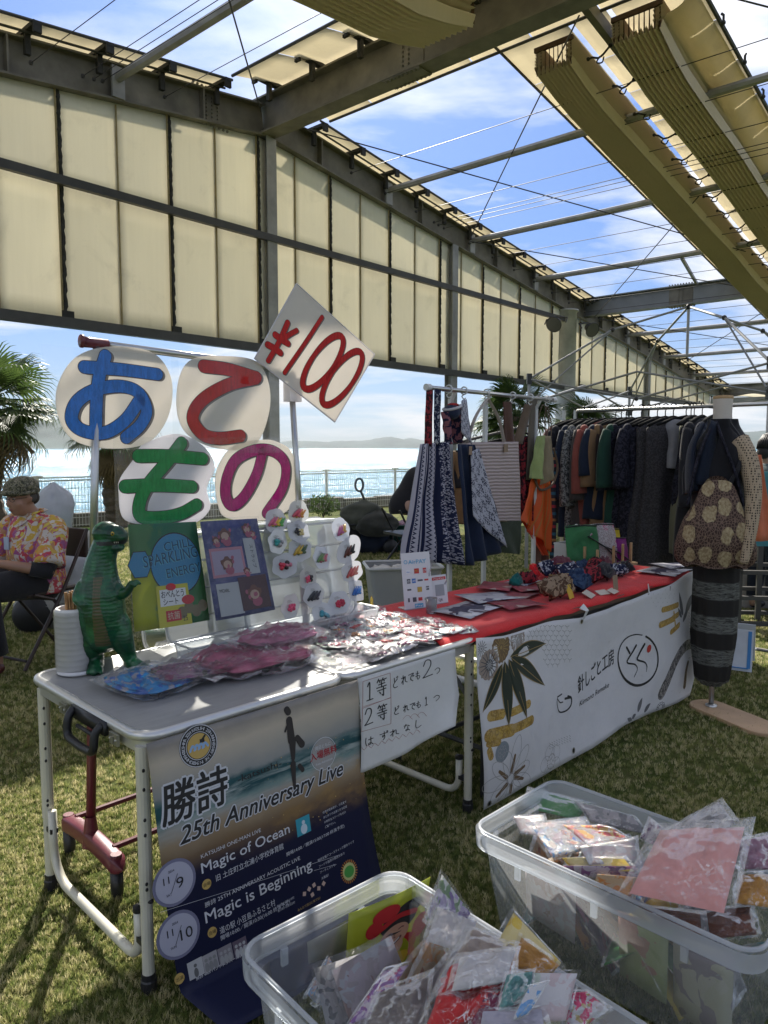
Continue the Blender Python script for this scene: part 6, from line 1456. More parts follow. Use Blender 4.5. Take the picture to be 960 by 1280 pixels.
mb = MB(); mb.tube(cr([(-.0, -.0, .13), (.01, 0, .19), (.05, 0, .225), (.095, 0, .19), (.105, 0, .13)], 6), .016, 8, flat=(.35, 1)); mb.tube([(-.118, -.043, .135), (.135, -.043, .135), (.135, .043, .135), (-.118, .043, .135)], .005, 6, closed=True); obj('handle', mb, wb, r)
pegw = paint('light_wood', (.42, .27, .13), .6, 0, .2, 20, .1, 60)
r = empty('peg_stand', 'low wooden stand with upright pegs on the red table', 'display stand', None, T2M @ V(1.72, .36, .715), T2A)
mb = MB(); mb.box((-.22, -.01, 0), (.26, .16, .012)); obj('board', mb, pegw, r)
for x, y in ((-.20, .0), (-.13, .12), (-.08, .12), (.02, .02), (.13, .02), (.23, .02)): mb = MB(); mb.box((x - .006, y - .006, .012), (x + .006, y + .006, .13)); obj('peg', mb, pegw, r)
def standbag(x, y, w, h, m, rz, lab, strap=None):
 r = empty('zip_bag', lab, 'bag', 'bags standing on the peg stand', T2M @ V(x, y, .73), T2A + rz)
 mb = pillow(w, h, .03, x * 9, 12, 12, .2); M = Matrix.Translation((0, 0, h / 2)) @ Matrix.Rotation(radians(78), 4, 'X'); mb.v = [tuple(M @ V(*q)) for q in mb.v]; obj('body', mb, m, r, smooth=True)
 mb = MB(); mb.tube([M @ V(-w * .47, h * .45, .005), M @ V(0, h * .48, .008), M @ V(w * .47, h * .45, .005)], .004, 6); obj('zip', mb, blackc, r)
 if strap: mb = MB(); mb.tube([M @ V(-w * .45, h * .2, .02), M @ V(0, -h * .1, .03), M @ V(w * .4, -h * .45, .02)], .012, 6, flat=(1, .3)); obj('strap', mb, strap, r)
N = NT('medallion_cloth'); co = N.coord('Object'); v = N.n('ShaderNodeTexVoronoi'); v.inputs['Scale'].default_value = 11; v.inputs['Randomness'].default_value = .45; N.l(co, v.inputs[0]); v2 = N.n('ShaderNodeTexVoronoi'); v2.inputs['Scale'].default_value = 70; v2.feature = 'DISTANCE_TO_EDGE'; N.l(co, v2.inputs[0])
s_ = N.n('ShaderNodeSeparateXYZ'); N.l(v.outputs['Color'], s_.inputs[0]); mcol = N.ramp(s_.outputs[0], [(.3, (.25, .02, .07)), (.5, (.30, .28, .27)), (.7, (.40, .12, .20))], 'CONSTANT'); inn = N.ramp(v.outputs[0], [(.30, (1, 1, 1)), (.36, (0, 0, 0))]); c = N.mix(inn, (.30, .26, .26), mcol); c = N.mix(N.ramp(v2.outputs[0], [(.05, (1, 1, 1)), (.12, (0, 0, 0))]), c, (.45, .42, .42))
medal = N.done(N.bsdf(c, .8, 0, v2.outputs[0], .2, .003, .2))
standbag(1.60, .50, .22, .24, fabric('leaf_green_cloth', (.04, .16, .06)), -.45, 'green bag half hidden behind the medallion print bag'); standbag(1.74, .46, .26, .24, medal, -.25, 'upright bag of grey cloth with crimson and plum medallions', blackc)
standbag(1.86, .50, .22, .20, fabric('yellow_cloth', (.50, .38, .02)), -.5, 'yellow edged bag behind the purple one'); standbag(1.84, .43, .22, .15, fabric('purple_cloth', (.16, .01, .14)), -.3, 'purple cloth bag below the medallion print bag', blackc)
# display pole with aprons and bags (behind the long table)
RY = 1.04
def W2(x, y, z=0): return T2M @ V(x, y, z)
e0 = T2I @ at_z(533, 484, 1.75); e1_ = T2I @ at_z(692, 500, 1.75)
RY0, RY1 = e0.y, e1_.y; RX0, RX1 = e0.x, e1_.x
def ry(x): return RY0 + (RY1 - RY0) * (x - RX0) / (RX1 - RX0)
BR = empty('bag_rail', 'silver display rail on white posts hung with aprons and cloth bags', 'display rail', None, T2O, T2A)
mb = MB(); mb.tube([(RX0, RY0, 1.75), (RX1, RY1, 1.75)], .013, 12); obj('rail', mb, chrome, BR, smooth=True)
mb = MB(); mb.tube([(RX0 - .005, RY0, 1.75), (RX0 + .03, RY0, 1.75)], .020, 12); mb.tube([(RX1 - .02, RY1, 1.75), (RX1 + .02, RY1, 1.75)], .02, 12); obj('end_cap', mb, white_metal, BR)
for px, nm2 in ((567, .9), (614, 1.0), (683, 1.0)):
 p = L2(px, 700, ry(1.3)); x = p.x; mb = MB(); mb.box((x - .014, ry(x) + .03, 0), (x + .014, ry(x) + .05, 1.70)); mb.box((x - .02, ry(x) - .3, 0), (x + .02, ry(x) + .35, .03)); mb.tube([(x, ry(x) + .04, 1.68), (x, ry(x), 1.75)], .012, 6); obj('post', mb, white_metal, BR)
def LR(px, py, dy=0):
 x = 1.3
 for _ in range(5): p = L2(px, py, ry(x) + dy); x = p.x
 return p
def cloth(name, lab, cat, grp, quad4, mat, nf=5, fold=.02, dy=0, thick=.004, parent=None, seed=0, bot=None, hemcurve=0, nu=36, nv=30):
 """hanging cloth between four picture-measured corners (tl,tr,br,bl) on the rail's plane, with folds"""
 Q = [LR(x, y, dy) for x, y in quad4]
 def f(u, v):
  a = Q[0].lerp(Q[1], u); b = Q[3].lerp(Q[2], u); p = a.lerp(b, v)
  w = (.3 + .7 * v)
  p.y += fold * w * sin(u * nf * 2 * pi + seed + .6 * sin(v * 3)) + .5 * fold * noise.noise(V(u * 4, v * 3, seed)); p.z += hemcurve * v * (4 * u * (1 - u)) * -1
  return p
 o = gridobj(name, f, nu, nv, mat, parent, solid=thick)
 if parent is None: o.location = T2O; o.rotation_euler = (0, 0, T2A); tag(o, lab, cat, grp)
 return o
GRP = 'sewn aprons and bags hanging on the silver rail'
def stripes_mat():
 N = NT('striped_apron_cloth'); uvn = N.n('ShaderNodeUVMap'); sp = N.n('ShaderNodeSeparateXYZ'); N.l(uvn.outputs[0], sp.inputs[0]); U_, V_ = sp.outputs[0], sp.outputs[1]
 navy = (.02, .025, .06); pale = (.38, .37, .42)
 bars = N.ramp(U_, [(0, pale), (.05, navy), (.07, pale), (.12, navy), (.135, pale), (.22, navy), (.24, pale), (.27, navy), (.30, pale), (.42, navy), (.435, pale), (.45, navy), (.465, pale), (.48, navy), (.56, navy)], 'CONSTANT')
 v = N.n('ShaderNodeTexVoronoi'); v.inputs['Scale'].default_value = 34; m = N.n('ShaderNodeMapping'); m.inputs['Scale'].default_value = (1, 2.6, 1); N.l(uvn.outputs[0], m.inputs[0]); N.l(m.outputs[0], v.inputs[0]); fl = N.ramp(v.outputs[0], [(.42, pale), (.5, navy)])
 zz_ = N.math('PINGPONG', N.math('MULTIPLY', V_, 26), .5); zig = N.math('ABSOLUTE', N.math('SUBTRACT', N.math('FRACT', N.math('ADD', N.math('MULTIPLY', U_, 16), zz_)), .5)); zc = N.ramp(zig, [(.12, navy), (.16, pale)])
 a = N.mix(N.ramp(U_, [(.30, (0, 0, 0)), (.301, (1, 1, 1)), (.415, (1, 1, 1)), (.416, (0, 0, 0))], 'CONSTANT'), bars, zc); a = N.mix(N.ramp(U_, [(.07, (0, 0, 0)), (.071, (1, 1, 1)), (.12, (1, 1, 1)), (.121, (0, 0, 0))], 'CONSTANT'), a, zc)
 a = N.mix(N.ramp(U_, [(.58, (0, 0, 0)), (.581, (1, 1, 1))], 'CONSTANT'), a, fl)
 return N.done(N.bsdf(a, .9, 0, N.noise(uvn.outputs[0], 200, 2), .2, .002, .15))
r = empty('striped_apron', 'long navy and white striped apron at the near end of the rail', 'apron', GRP, T2O, T2A)
cloth('body', '', '', '', [(527, 555), (562, 552), (583, 707), (505, 700)], stripes_mat(), 4, .035, -.03, parent=r, seed=1)
for k, (a, b, c, d, m) in enumerate((((533, 488), (541, 487), (540, 558), (531, 556), redpat), ((543, 486), (551, 487), (550, 556), (543, 557), navywhite))): cloth('strap', '', '', '', [a, b, c, d], m, 1, .006, -.035 - .004 * k, parent=r, nu=3, nv=10)
mb = MB(); q = LR(549, 487); mb.tube([LR(553, 488), LR(565, 489)], .007, 6); obj('knot', mb, navywhite, r)
r = empty('navy_apron', 'dark navy wrap apron with a white geometric print flap', 'apron', GRP, T2O, T2A)
cloth('body', '', '', '', [(572, 555), (594, 556), (633, 682), (582, 707)], navyc, 3, .03, -.05, parent=r, seed=3, hemcurve=.02)
def tri_mat():
 N = NT('white_geometric_print'); uvn = N.n('ShaderNodeUVMap'); m = N.n('ShaderNodeMapping'); m.inputs['Scale'].default_value = (5, 10, 1); N.l(uvn.outputs[0], m.inputs[0]); c = N.n('ShaderNodeTexChecker'); c.inputs['Scale'].default_value = 1; c.inputs[1].default_value = (.45, .46, .52, 1); c.inputs[2].default_value = (.02, .025, .05, 1); N.l(m.outputs[0], c.inputs[0])
 v = N.n('ShaderNodeTexVoronoi'); v.inputs['Scale'].default_value = 3.2; v.feature = 'DISTANCE_TO_EDGE'; N.l(m.outputs[0], v.inputs[0]); a = N.mix(N.ramp(v.outputs[0], [(.08, (1, 1, 1)), (.12, (0, 0, 0))]), c.outputs[0], (.45, .46, .52)); b = N.mix(N.ramp(v.outputs[0], [(.25, (0, 0, 0)), (.28, (1, 1, 1))]), a, (.03, .035, .07))
 return N.done(N.bsdf(b, .9))
cloth('print_flap', '', '', '', [(588, 566), (598, 560), (632, 684), (590, 645)], tri_mat(), 1, .012, -.085, parent=r, seed=5)
cloth('print_flap', '', '', '', [(577, 501), (583, 499), (590, 556), (577, 540)], tri_mat(), 1, .006, -.05, parent=r, nu=4, nv=10)
mb = MB(); mb.tube([LR(579, 500), LR(586, 530), LR(588, 560)], .008, 6); obj('strap', mb, navyc, r); mb = MB(); p = LR(588, 562, -.09); mb.box((p.x - .014, p.y - .002, p.z - .03), (p.x + .014, p.y, p.z + .02)); obj('price_tag', mb, brc, r)
N = NT('quilted_pale_cloth'); uvn = N.n('ShaderNodeUVMap'); w = N.n('ShaderNodeTexWave'); w.bands_direction = 'Y'; w.inputs['Scale'].default_value = 7.5; w.inputs['Distortion'].default_value = 1.6; w.inputs['Detail'].default_value = 2; N.l(uvn.outputs[0], w.inputs[0]); c = N.ramp(w.outputs[0], [(.0, (.36, .28, .26)), (.3, (.50, .42, .40))]); quilt = N.done(N.bsdf(c, .9, 0, w.outputs[0], .5, .01, .15))
r = empty('tote_bag', 'pale pink quilted tote bag with cream handles and olive lower panel', 'tote bag', GRP, T2O, T2A)
cloth('body', '', '', '', [(575, 553), (647, 552), (651, 652), (598, 652)], quilt, 1, .010, .0, parent=r, seed=2, thick=.02)
cloth('lower_panel', '', '', '', [(598, 651), (651, 651), (650, 693), (628, 690)], fabric('olive_cloth', (.045, .06, .035)), 1, .012, .0, parent=r, seed=2, thick=.02)
mb = MB(); mb.tube(cr([LR(584, 553, -.015), LR(594, 522, -.015), LR(608, 500, -.01), LR(612, 502, -.01), LR(624, 525, -.015), LR(630, 552, -.015)], 5), .013, 6, flat=(1, .35)); obj('handle', mb, fabric('natural_webbing', (.42, .37, .33)), r)
mb = MB(); p = LR(632, 559, -.02); mb.box((p.x - .022, p.y - .004, p.z - .03), (p.x + .022, p.y - .001, p.z + .02)); obj('price_tag', mb, brc, r)
cloth('cloth_bag', 'dark red patterned bag on brown straps behind the tote bag', 'bag', GRP, [(648, 548), (661, 545), (664, 650), (651, 655)], redpat, 2, .03, .06, seed=6)
for k, (a, b, m, lb) in enumerate((((634, 502), (638, 560), fabric('brown_strap', (.10, .05, .035)), 'brown cloth strap right of the tote handles'), ((661, 505), (648, 555), fabric('tan_strap', (.13, .09, .06)), 'tan cloth strap slanting across the red bag'), ((668, 500), (664, 600), fabric('grey_strap', (.14, .12, .09)), 'long grey brown strap hanging from the rail'))):
 cloth('cloth_strap', lb, 'strap', GRP, [(a[0] - 5, a[1]), (a[0] + 5, a[1]), (b[0] + 6, b[1]), (b[0] - 6, b[1])], m, 1, .008, .02 + .01 * k, seed=k, nu=6, nv=10)
N = NT('orange_scarf_cloth'); uvn = N.n('ShaderNodeUVMap'); w = N.n('ShaderNodeTexWave'); w.inputs['Scale'].default_value = .9; w.inputs['Distortion'].default_value = 4.5; w.inputs['Detail'].default_value = 0; N.l(uvn.outputs[0], w.inputs[0]); c = N.ramp(w.outputs[0], [(.0, (.60, .085, .01)), (.72, (.60, .085, .01)), (.76, (.35, .22, .04)), (.80, (.60, .085, .01)), (.88, (.28, .20, .05)), (.92, (.60, .085, .01))]); org = N.done(N.bsdf(c, .6, 0, None))
cloth('orange_scarf', 'bright orange scarf with gold curved lines hanging from the rail', 'scarf', GRP, [(665, 598), (688, 600), (689, 690), (650, 650)], org, 2, .03, .02, seed=3)
cloth('orange_scarf', 'lower red orange corner of cloth under the gold lined scarf', 'scarf', GRP, [(652, 652), (670, 660), (684, 694), (676, 694)], fabric('red_orange_cloth', (.55, .05, .01)), 1, .02, .05, seed=4)
r = empty('green_bag', 'small pale green shoulder bag with grey wire ring straps', 'bag', GRP, T2O, T2A)
cloth('body', '', '', '', [(672, 545), (682, 544), (680, 600), (665, 598)], fabric('pale_green_cloth', (.30, .36, .14)), 1, .03, -.03, parent=r, seed=7); cloth('flap', '', '', '', [(682, 545), (690, 545), (696, 590), (679, 607)], fabric('beige_check', (.30, .24, .15)), 1, .03, -.02, parent=r, seed=8)
mb = MB(); mb.tube(cr([LR(676, 546), LR(673, 525), LR(679, 506), LR(686, 525), LR(684, 546)], 5), .004, 5); mb.tube(cr([LR(682, 546), LR(681, 522), LR(684, 508), LR(689, 530), LR(689, 546)], 5), .004, 5); mb.tube(cr([LR(668, 596), LR(675, 612), LR(690, 606), LR(697, 585), LR(692, 560)], 5), .009, 6); obj('handle', mb, fabric('tan_strap', (.2, .2, .2)), r)
N = NT('multicolour_woven_strip'); uvn = N.n('ShaderNodeUVMap'); sp = N.n('ShaderNodeSeparateXYZ'); N.l(uvn.outputs[0], sp.inputs[0]); fr = N.math('FRACT', N.math('MULTIPLY', sp.outputs[1], 6)); c = N.ramp(fr, [(0, (.02, .02, .03)), (.14, (.03, .12, .18)), (.28, (.02, .02, .03)), (.45, (.35, .16, .06)), (.58, (.02, .02, .03)), (.78, (.35, .03, .05)), (.92, (.02, .02, .03))], 'CONSTANT'); strp = N.done(N.bsdf(c, .9))
cloth('woven_strip', 'narrow black woven strip with coloured blocks at the end of the rail', 'scarf', GRP, [(688, 560), (696, 560), (696, 712), (689, 712)], strp, 1, .01, .05, seed=1, nu=5)
cloth('cloth_bag', 'mauve grey cloth hanging behind the orange scarf', 'bag', GRP, [(664, 640), (684, 640), (682, 716), (664, 716)], fabric('mauve_grey', (.13, .08, .07)), 2, .03, .12, seed=11)
cloth('dark_wrap', 'bunched navy and white sewn bag between the two apron straps', 'bag', GRP, [(552, 515), (577, 505), (580, 552), (556, 556)], pat('navy_red_print', (.02, .02, .05), (.30, .12, .14), 30), 2, .05, .02, seed=9)
cap = LR(565, 515, .0); r = empty('sewn_beret', 'navy sewn cap with a red and white band hanging on the rail', 'cap', GRP, T2O, T2A)
mb = MB(); mb.ell(cap, (.055, .05, .045), 16, 10); obj('crown', mb, navyc, r, smooth=True); mb = MB(); mb.tube([cap + V(.052 * cos(t), .052 * sin(t), .025 + .015 * cos(t)) * 1.0 for t in [2 * pi * k / 20 for k in range(20)]], .008, 6, closed=True); obj('band', mb, fabric('white_band', (.5, .48, .5)), r); mb = MB(); mb.ell(cap + V(.01, 0, .042), (.035, .035, .012), 12, 6); obj('top', mb, fabric('cap_red', (.35, .03, .03)), r, smooth=True)
rg = MB(); rg.tube([V(.0, .022 * cos(t), .022 * sin(t)) for t in [2 * pi * k / 14 for k in range(14)]], .0045, 6, closed=True); rg.tube(cr([V(0, 0, -.022), V(0, .014, -.034), V(0, 0, -.05), V(0, -.012, -.044)], 4), .004, 5); rp = None
for px in (561, 580, 608, 641, 663, 684):
 p = LR(px, 492); rp_ = obj('s_hook', rg, white_metal, None) if rp is None else dup(rp); rp = rp or rp_
 rp_.location = T2M @ V(p.x, ry(p.x), 1.752); rp_.rotation_euler = (0, 0, T2A + .2); tag(rp_, {561: 'white ring hook over the navy cap', 580: 'white ring hook holding the geometric print strap', 608: 'white ring hook holding the tote bag handles', 641: 'white ring hook holding the brown strap', 663: 'white ring hook over the tan strap', 684: 'white ring hook holding the green bag'}[px], 'hook', 'white ring hooks on the rail')
# clothes rail with jackets
CX = 2.87
def LC(px, py): return T2I @ at_plane(px, py, T2M @ V(CX, 0, 0), T2X)
pa, pb = LC(722, 514), LC(900, 507); ZR = (pa.z + pb.z) / 2
CRK = empty('clothes_rail', 'long silver clothes rail crowded with dark jackets and tunics', 'clothes rail', None, T2O, T2A)
mb = MB(); mb.tube([(CX, pa.y, pa.z), (CX, pb.y - 1.0, pb.z - .0)], .014, 10); obj('rail', mb, chrome, CRK, smooth=True)
for y in (pa.y + .02, pa.y + .12):
 mb = MB(); mb.tube([(CX, y, .1), (CX, y, ZR + .01)], .013, 8); obj('upright', mb, chrome, CRK)
mb = MB(); mb.tube([(CX - .3, pa.y + .02, .06), (CX + .3, pa.y + .02, .06)], .016, 8); mb.tube([(CX, pa.y, .1), (CX, pb.y - 1, .1)], .012, 8); mb.tube([(CX, pb.y - 1.0, .0), (CX, pb.y - 1.0, ZR)], .014, 8); obj('base', mb, chrome, CRK)
hg = MB(); hg.tube(cr([(0, 0, -.055), (0, 0, -.02), (.018, 0, .0), (.020, 0, .018), (0, 0, .030), (-.018, 0, .018), (-.019, 0, .006)], 5), .0035, 6); hg.tube([(-.20, 0, -.125), (-.10, 0, -.085), (0, 0, -.065), (.10, 0, -.085), (.20, 0, -.125)], [.012, .014, .014, .014, .012], 8, flat=(1.3, .8)); hg.tube([(-.19, 0, -.12), (.19, 0, -.12)], .004, 5)
blackm = paint('matt_black_hanger', (.014, .014, .014), .9, 0, .1, spec=.1)
def garment(px, mat, length, lab, width=.22, sleeve=None, smat=None, yaw=0, dep=.05, seed=0, neck=.075, flare=.03, cat='jacket'):
 p = LC(px, 512); r = empty('garment', lab, cat, 'clothes on the long rail', T2M @ V(CX, p.y, ZR - .0), T2A + yaw)
 obj('hanger', hg, blackm, r, smooth=True)
 def f(u, v):
  t = 2 * pi * u; s = v
  if s < .16:
   k = s / .16; w = neck + (width - neck) * k ** .9; z = -.085 - .065 * k ** 1.2; d = .025 + (dep - .025) * k
  else:
   k = (s - .16) / .84; w = width * (1 - .10 * sin(pi * min(1, k * 1.6)) ) + flare * k; z = -.15 - (length - .15) * k; d = dep * (1 + .5 * k)
  n = noise.noise(V(cos(t) * 1.5, s * 2, seed)) ; fo = .016 * sin(t * 7 + seed + 2 * s) * min(1, s * 2) + .02 * n
  return V((w + fo * .5) * (abs(cos(t)) ** .8) * (1 if cos(t) > 0 else -1), (d + fo) * sin(t) + .01 * n, z + .012 * noise.noise(V(t, seed, 3)))
 mb = MB(); mb.grid(f, 40, 26, closeu=True); obj('body', mb, mat, r, smooth=True, solid=.003)
 if sleeve:
  for sg in (-1, 1):
   a = V(sg * (width - .02), 0, -.16); L = sleeve
   pts = [a + V(sg * .02, 0, 0) * 1, a + V(sg * .055, -.01, -L * .25), a + V(sg * .07, -.02, -L * .6), a + V(sg * .065, -.03, -L)]
   mb = MB(); mb.tube(cr(pts, 5), [.045 + .03 * (i / 15) for i in range(16)], 12, flat=(.6, 1), caps=False); mb.ell(a, (.035, .035, .05), 10, 8); obj('sleeve', mb, smat or mat, r, smooth=True, solid=.003)
 return r
def knit(name, a, b, sc=60): return pat(name, a, b, sc, .5)
dk_navy = fabric('ink_navy_cloth', (.012, .018, .035)); speck = knit('grey_speckle', (.05, .05, .05), (.26, .26, .25), 70); char = fabric('charcoal_cloth', (.055, .048, .045)); terr = fabric('terracotta_cloth', (.22, .06, .045)); och = fabric('ochre_tan_cloth', (.20, .12, .06)); dgreen = fabric('deep_green_cloth', (.012, .045, .03)); dbrown = fabric('dark_brown_cloth', (.05, .03, .025)); lace_k = knit('black_lace', (.008, .008, .014), (.03, .03, .045), 50)
tunic = knit('dark_tunic_weave', (.035, .034, .034), (.06, .055, .06), 90); greyv = fabric('grey_vest_cloth', (.09, .08, .085)); ashg = fabric('ash_cloth', (.22, .22, .23)); olive = fabric('dull_olive', (.14, .14, .09))
for a in ((716, fabric('rosewood_cloth', (.13, .05, .045)), .50, 'rosewood coloured top at the far end of the clothes rail', .20, .3), (722, blackc, .85, 'plain black jacket at the far end of the rail', .21, .5), (729, dk_navy, .95, 'ink navy coat next to the far black jacket', .21, .5),
          (736, speck, 1.10, 'long grey speckled jacket near the far end of the rail', .21, .55), (744, char, 1.00, 'charcoal brown coat right of the speckled jacket', .21, .5), (755, terr, .95, 'terracotta jacket showing its reddish shoulder', .22, .45),
          (770, dk_navy, .80, 'flared ink navy blouse covering the terracotta jacket', .22, .32), (777, och, 1.00, 'ochre tan jacket with a dark brown sleeve', .22, .40), (783, dbrown, .55, 'short dark brown haori jacket with small crest', .22, .36), (790, dgreen, 1.02, 'deep green long coat in the middle of the rail', .22, .4),
          (802, lace_k, 1.08, 'long black lace textured coat in the middle of the rail', .23, .42), (811, lace_k, 1.06, 'second black lace coat just right of the first one', .22, .4)):
 garment(*a[:4], width=a[4], sleeve=a[5], seed=a[0] * .1, yaw=-.25 - .25 * (a[0] > 770) + .2 * sin(a[0] * 3), cat='jacket', flare=.05 if a[0] == 770 else .02)
garment(822, greyv, 1.05, 'sleeveless grey vest open over a darker lining', .19, None, None, -.5, .05, 5, cat='vest')
garment(832, tunic, 1.18, 'long sleeveless charcoal tunic with a round neck', .22, None, None, -.6, .06, 9, .09, .05, 'tunic'); garment(842, tunic, 1.20, 'second long charcoal tunic right of the first one', .22, None, None, -.5, .06, 3, .09, .04, 'tunic')
garment(858, ashg, .42, 'short ash grey camisole over a black lace edge', .16, None, None, -.8, .05, 4, .10, -.02, 'camisole'); garment(864, lace_k, .75, 'black lace slip below the ash camisole', .17, None, None, .1, .05, 8, .1, .0, 'camisole')
garment(868, olive, 1.0, 'dull olive skirt hanging beside the mannequin', .16, None, None, -.1, .05, 2, .1, .03, 'skirt'); garment(878, blackc, 1.05, 'black coat half hidden behind the mannequin', .22, .5, None, 0, .06, 1)
garment(893, dk_navy, 1.0, 'ink navy coat hanging behind the mannequin bag', .22, .5, None, 0, .06, 6)
# mannequin
mq = T2I @ at_z(903, 880, 0.03)
MR = T2A - radians(112)
MQ = empty('mannequin', 'cream headless mannequin on a steel pole and oval wooden base', 'mannequin', None, T2M @ V(mq.x - .05, mq.y + .04, 0), T2A - radians(52))
skin_c = fabric('cream_bust_cloth', (.62, .56, .50), .05); birch = paint('birch_base', (.48, .32, .19), .55, 0, .18, 4, .1, 30)
mb = MB(); P = rrect(.62, .24, .118, 10, -.13, -.12); mb.prism(P, lambda u, v, d: V(u, v, d), .0, .022); obj('base', mb, birch, MQ, bevel=.004, fixn=True)
mb = MB(); mb.tube([(0, 0, .02), (0, 0, .85)], .016, 14); mb.lathe([(.035, .022), (.035, .03), (.017, .035)], 16); obj('pole', mb, chrome, MQ, smooth=True)
def loft(prof, n=28, fold=None):
 """prof: (z, rx, ry, cx, cy)"""
 mb = MB(); M = len(prof)
 C = cr([V(p[0], p[1], p[2]) for p in prof], 4); D = cr([V(p[3], p[4], 0) for p in prof], 4)
 def f(u, v):
  i = min(int(round(v * (len(C) - 1))), len(C) - 1); t = 2 * pi * u; c = C[i]; d = D[i]; k = fold(t, c.x) if fold else 0
  return V(d.x + (c.y + k) * cos(t), d.y + (c.z + k) * sin(t), c.x)
 mb.grid(f, n, len(C) - 1, closeu=True); return mb
obj('bust', loft([(.82, .14, .10, 0, 0), (.95, .165, .12, 0, 0), (1.10, .125, .10, 0, 0), (1.28, .165, .12, 0, 0), (1.40, .18, .10, 0, .01), (1.47, .12, .07, 0, .01), (1.50, .065, .06, 0, .01), (1.58, .055, .055, 0, .0), (1.67, .058, .058, 0, 0)]), skin_c, MQ, smooth=True)
mb = MB(); mb.lathe([(0, 1.685), (.058, 1.68), (.060, 1.672), (.058, 1.664)], 24); obj('neck_cap', mb, pegw, MQ, smooth=True); MQ.scale = (.84, .84, 1); MQ.rotation_euler[2] = MR
N = NT('banded_trouser_cloth'); co = N.coord('Object'); sp = N.n('ShaderNodeSeparateXYZ'); N.l(co, sp.inputs[0]); zf = N.math('FRACT', N.math('MULTIPLY', sp.outputs[2], 5.6)); wv_ = N.noise(N.coord('Object', (1, 1, 9)), 16, 6, .75, .5); bnd = N.ramp(zf, [(0, (0, 0, 0)), (.46, (0, 0, 0)), (.50, (1, 1, 1)), (.96, (1, 1, 1)), (1, (0, 0, 0))])
c = N.mix(N.math('MULTIPLY', bnd, N.ramp(wv_, [(.40, (0, 0, 0)), (.55, (1, 1, 1))])), (.028, .026, .024), (.15, .155, .14)); bandm = N.done(N.bsdf(c, .9, 0, wv_, .4, .006, .15))
MS = (.80, .80, 1)
tr_ = empty('patchwork_trousers', 'dark banded patchwork trousers gathered at the hem on the mannequin', 'trousers', None, MQ.location, MR)
obj('leg_cloth', loft([(.155, .080, .075, -.01, 0), (.19, .112, .10, -.01, 0), (.36, .138, .12, -.005, 0), (.65, .15, .13, 0, 0), (.85, .155, .13, 0, 0), (1.0, .15, .125, 0, 0)], 48, lambda t, z: .006 * sin(11 * t + z * 4) + .012 * noise.noise(V(cos(t) * 2, sin(t) * 2, z * 6))), bandm, tr_, smooth=True)
mb = MB(); mb.grid(lambda u, v: V((.085 + .012 * sin(u * 2 * pi * 18)) * (1 - .28 * v) * cos(u * 2 * pi) - .01, (.075 + .012 * sin(u * 2 * pi * 18)) * (1 - .28 * v) * sin(u * 2 * pi), .185 - .045 * v), 90, 3, closeu=True); obj('gathered_hem', mb, bandm, tr_, smooth=True); tr_.scale = MS
jk = empty('black_shrug', 'black wrap vest with beige net sleeves worn by the mannequin', 'jacket', None, MQ.location, MR)
obj('vest', loft([(1.02, .175, .14, 0, 0), (1.15, .165, .135, 0, 0), (1.30, .195, .15, 0, 0), (1.40, .20, .13, 0, .01), (1.46, .15, .10, 0, .01), (1.52, .088, .085, 0, .01), (1.56, .08, .078, 0, 0)], 44, lambda t, z: .010 * sin(6 * t + z * 3) + .01 * noise.noise(V(cos(t) * 2, sin(t) * 2, z * 4))), blackc, jk, smooth=True)
mb = MB(); mb.tube(cr([(-.05, -.10, 1.54), (-.08, -.15, 1.42), (-.07, -.17, 1.30), (-.05, -.17, 1.18)], 5), [.035 + .003 * k for k in range(16)], 8, flat=(1.3, .35)); mb.tube(cr([(.04, -.10, 1.54), (.05, -.15, 1.40), (.03, -.17, 1.22)], 5), [.03 + .003 * k for k in range(11)], 8, flat=(1.2, .35)); obj('lapel', mb, dk_navy, jk, smooth=True)
N = NT('beige_net_knit'); co = N.coord('Object'); v = N.n('ShaderNodeTexVoronoi'); v.inputs['Scale'].default_value = 78; v.inputs['Randomness'].default_value = .1; N.l(co, v.inputs[0]); c = N.ramp(v.outputs[0], [(.30, (.05, .04, .03)), (.42, (.42, .33, .23))]); netm = N.done(N.bsdf(c, .9, 0, v.outputs[0], .6, .004, .15))
for sg in (-1, 1):
 mb = MB(); pts = [(.13, 0, 1.43), (.21, -.01, 1.34), (.26, -.02, 1.20), (.285, -.05, 1.05), (.29, -.08, .92), (.285, -.10, .84)] if sg > 0 else [(-.12, .02, 1.43), (-.18, .06, 1.34), (-.19, .11, 1.20), (-.17, .15, 1.05), (-.15, .16, .95), (-.15, .16, .88)]
 mb.tube(cr(pts, 5), [.07 - .0018 * k for k in range(26)], 16, flat=(.85, 1)); obj('sleeve', mb, netm, jk, smooth=True)
 mb = MB(); mb.tube(cr([(sg * .075, -.02, 1.53), (sg * .16, .0, 1.42), (sg * .20, -.08, 1.30), (sg * .14, -.14, 1.16)], 4), .014, 6); obj('trim', mb, blackc, jk)
N = NT('gold_medallion_brocade'); co = N.coord('Object'); v = N.n('ShaderNodeTexVoronoi'); v.inputs['Scale'].default_value = 8.5; v.inputs['Randomness'].default_value = .35; v.feature = 'F1'; nd = N.n('ShaderNodeMix', data_type='VECTOR'); nd.inputs[0].default_value = .04; N.l(co, nd.inputs[4]); nn = N.n('ShaderNodeTexNoise'); nn.inputs['Scale'].default_value = 20; N.l(co, nn.inputs[0]); N.l(nn.outputs[1], nd.inputs[5]); N.l(nd.outputs[1], v.inputs[0])
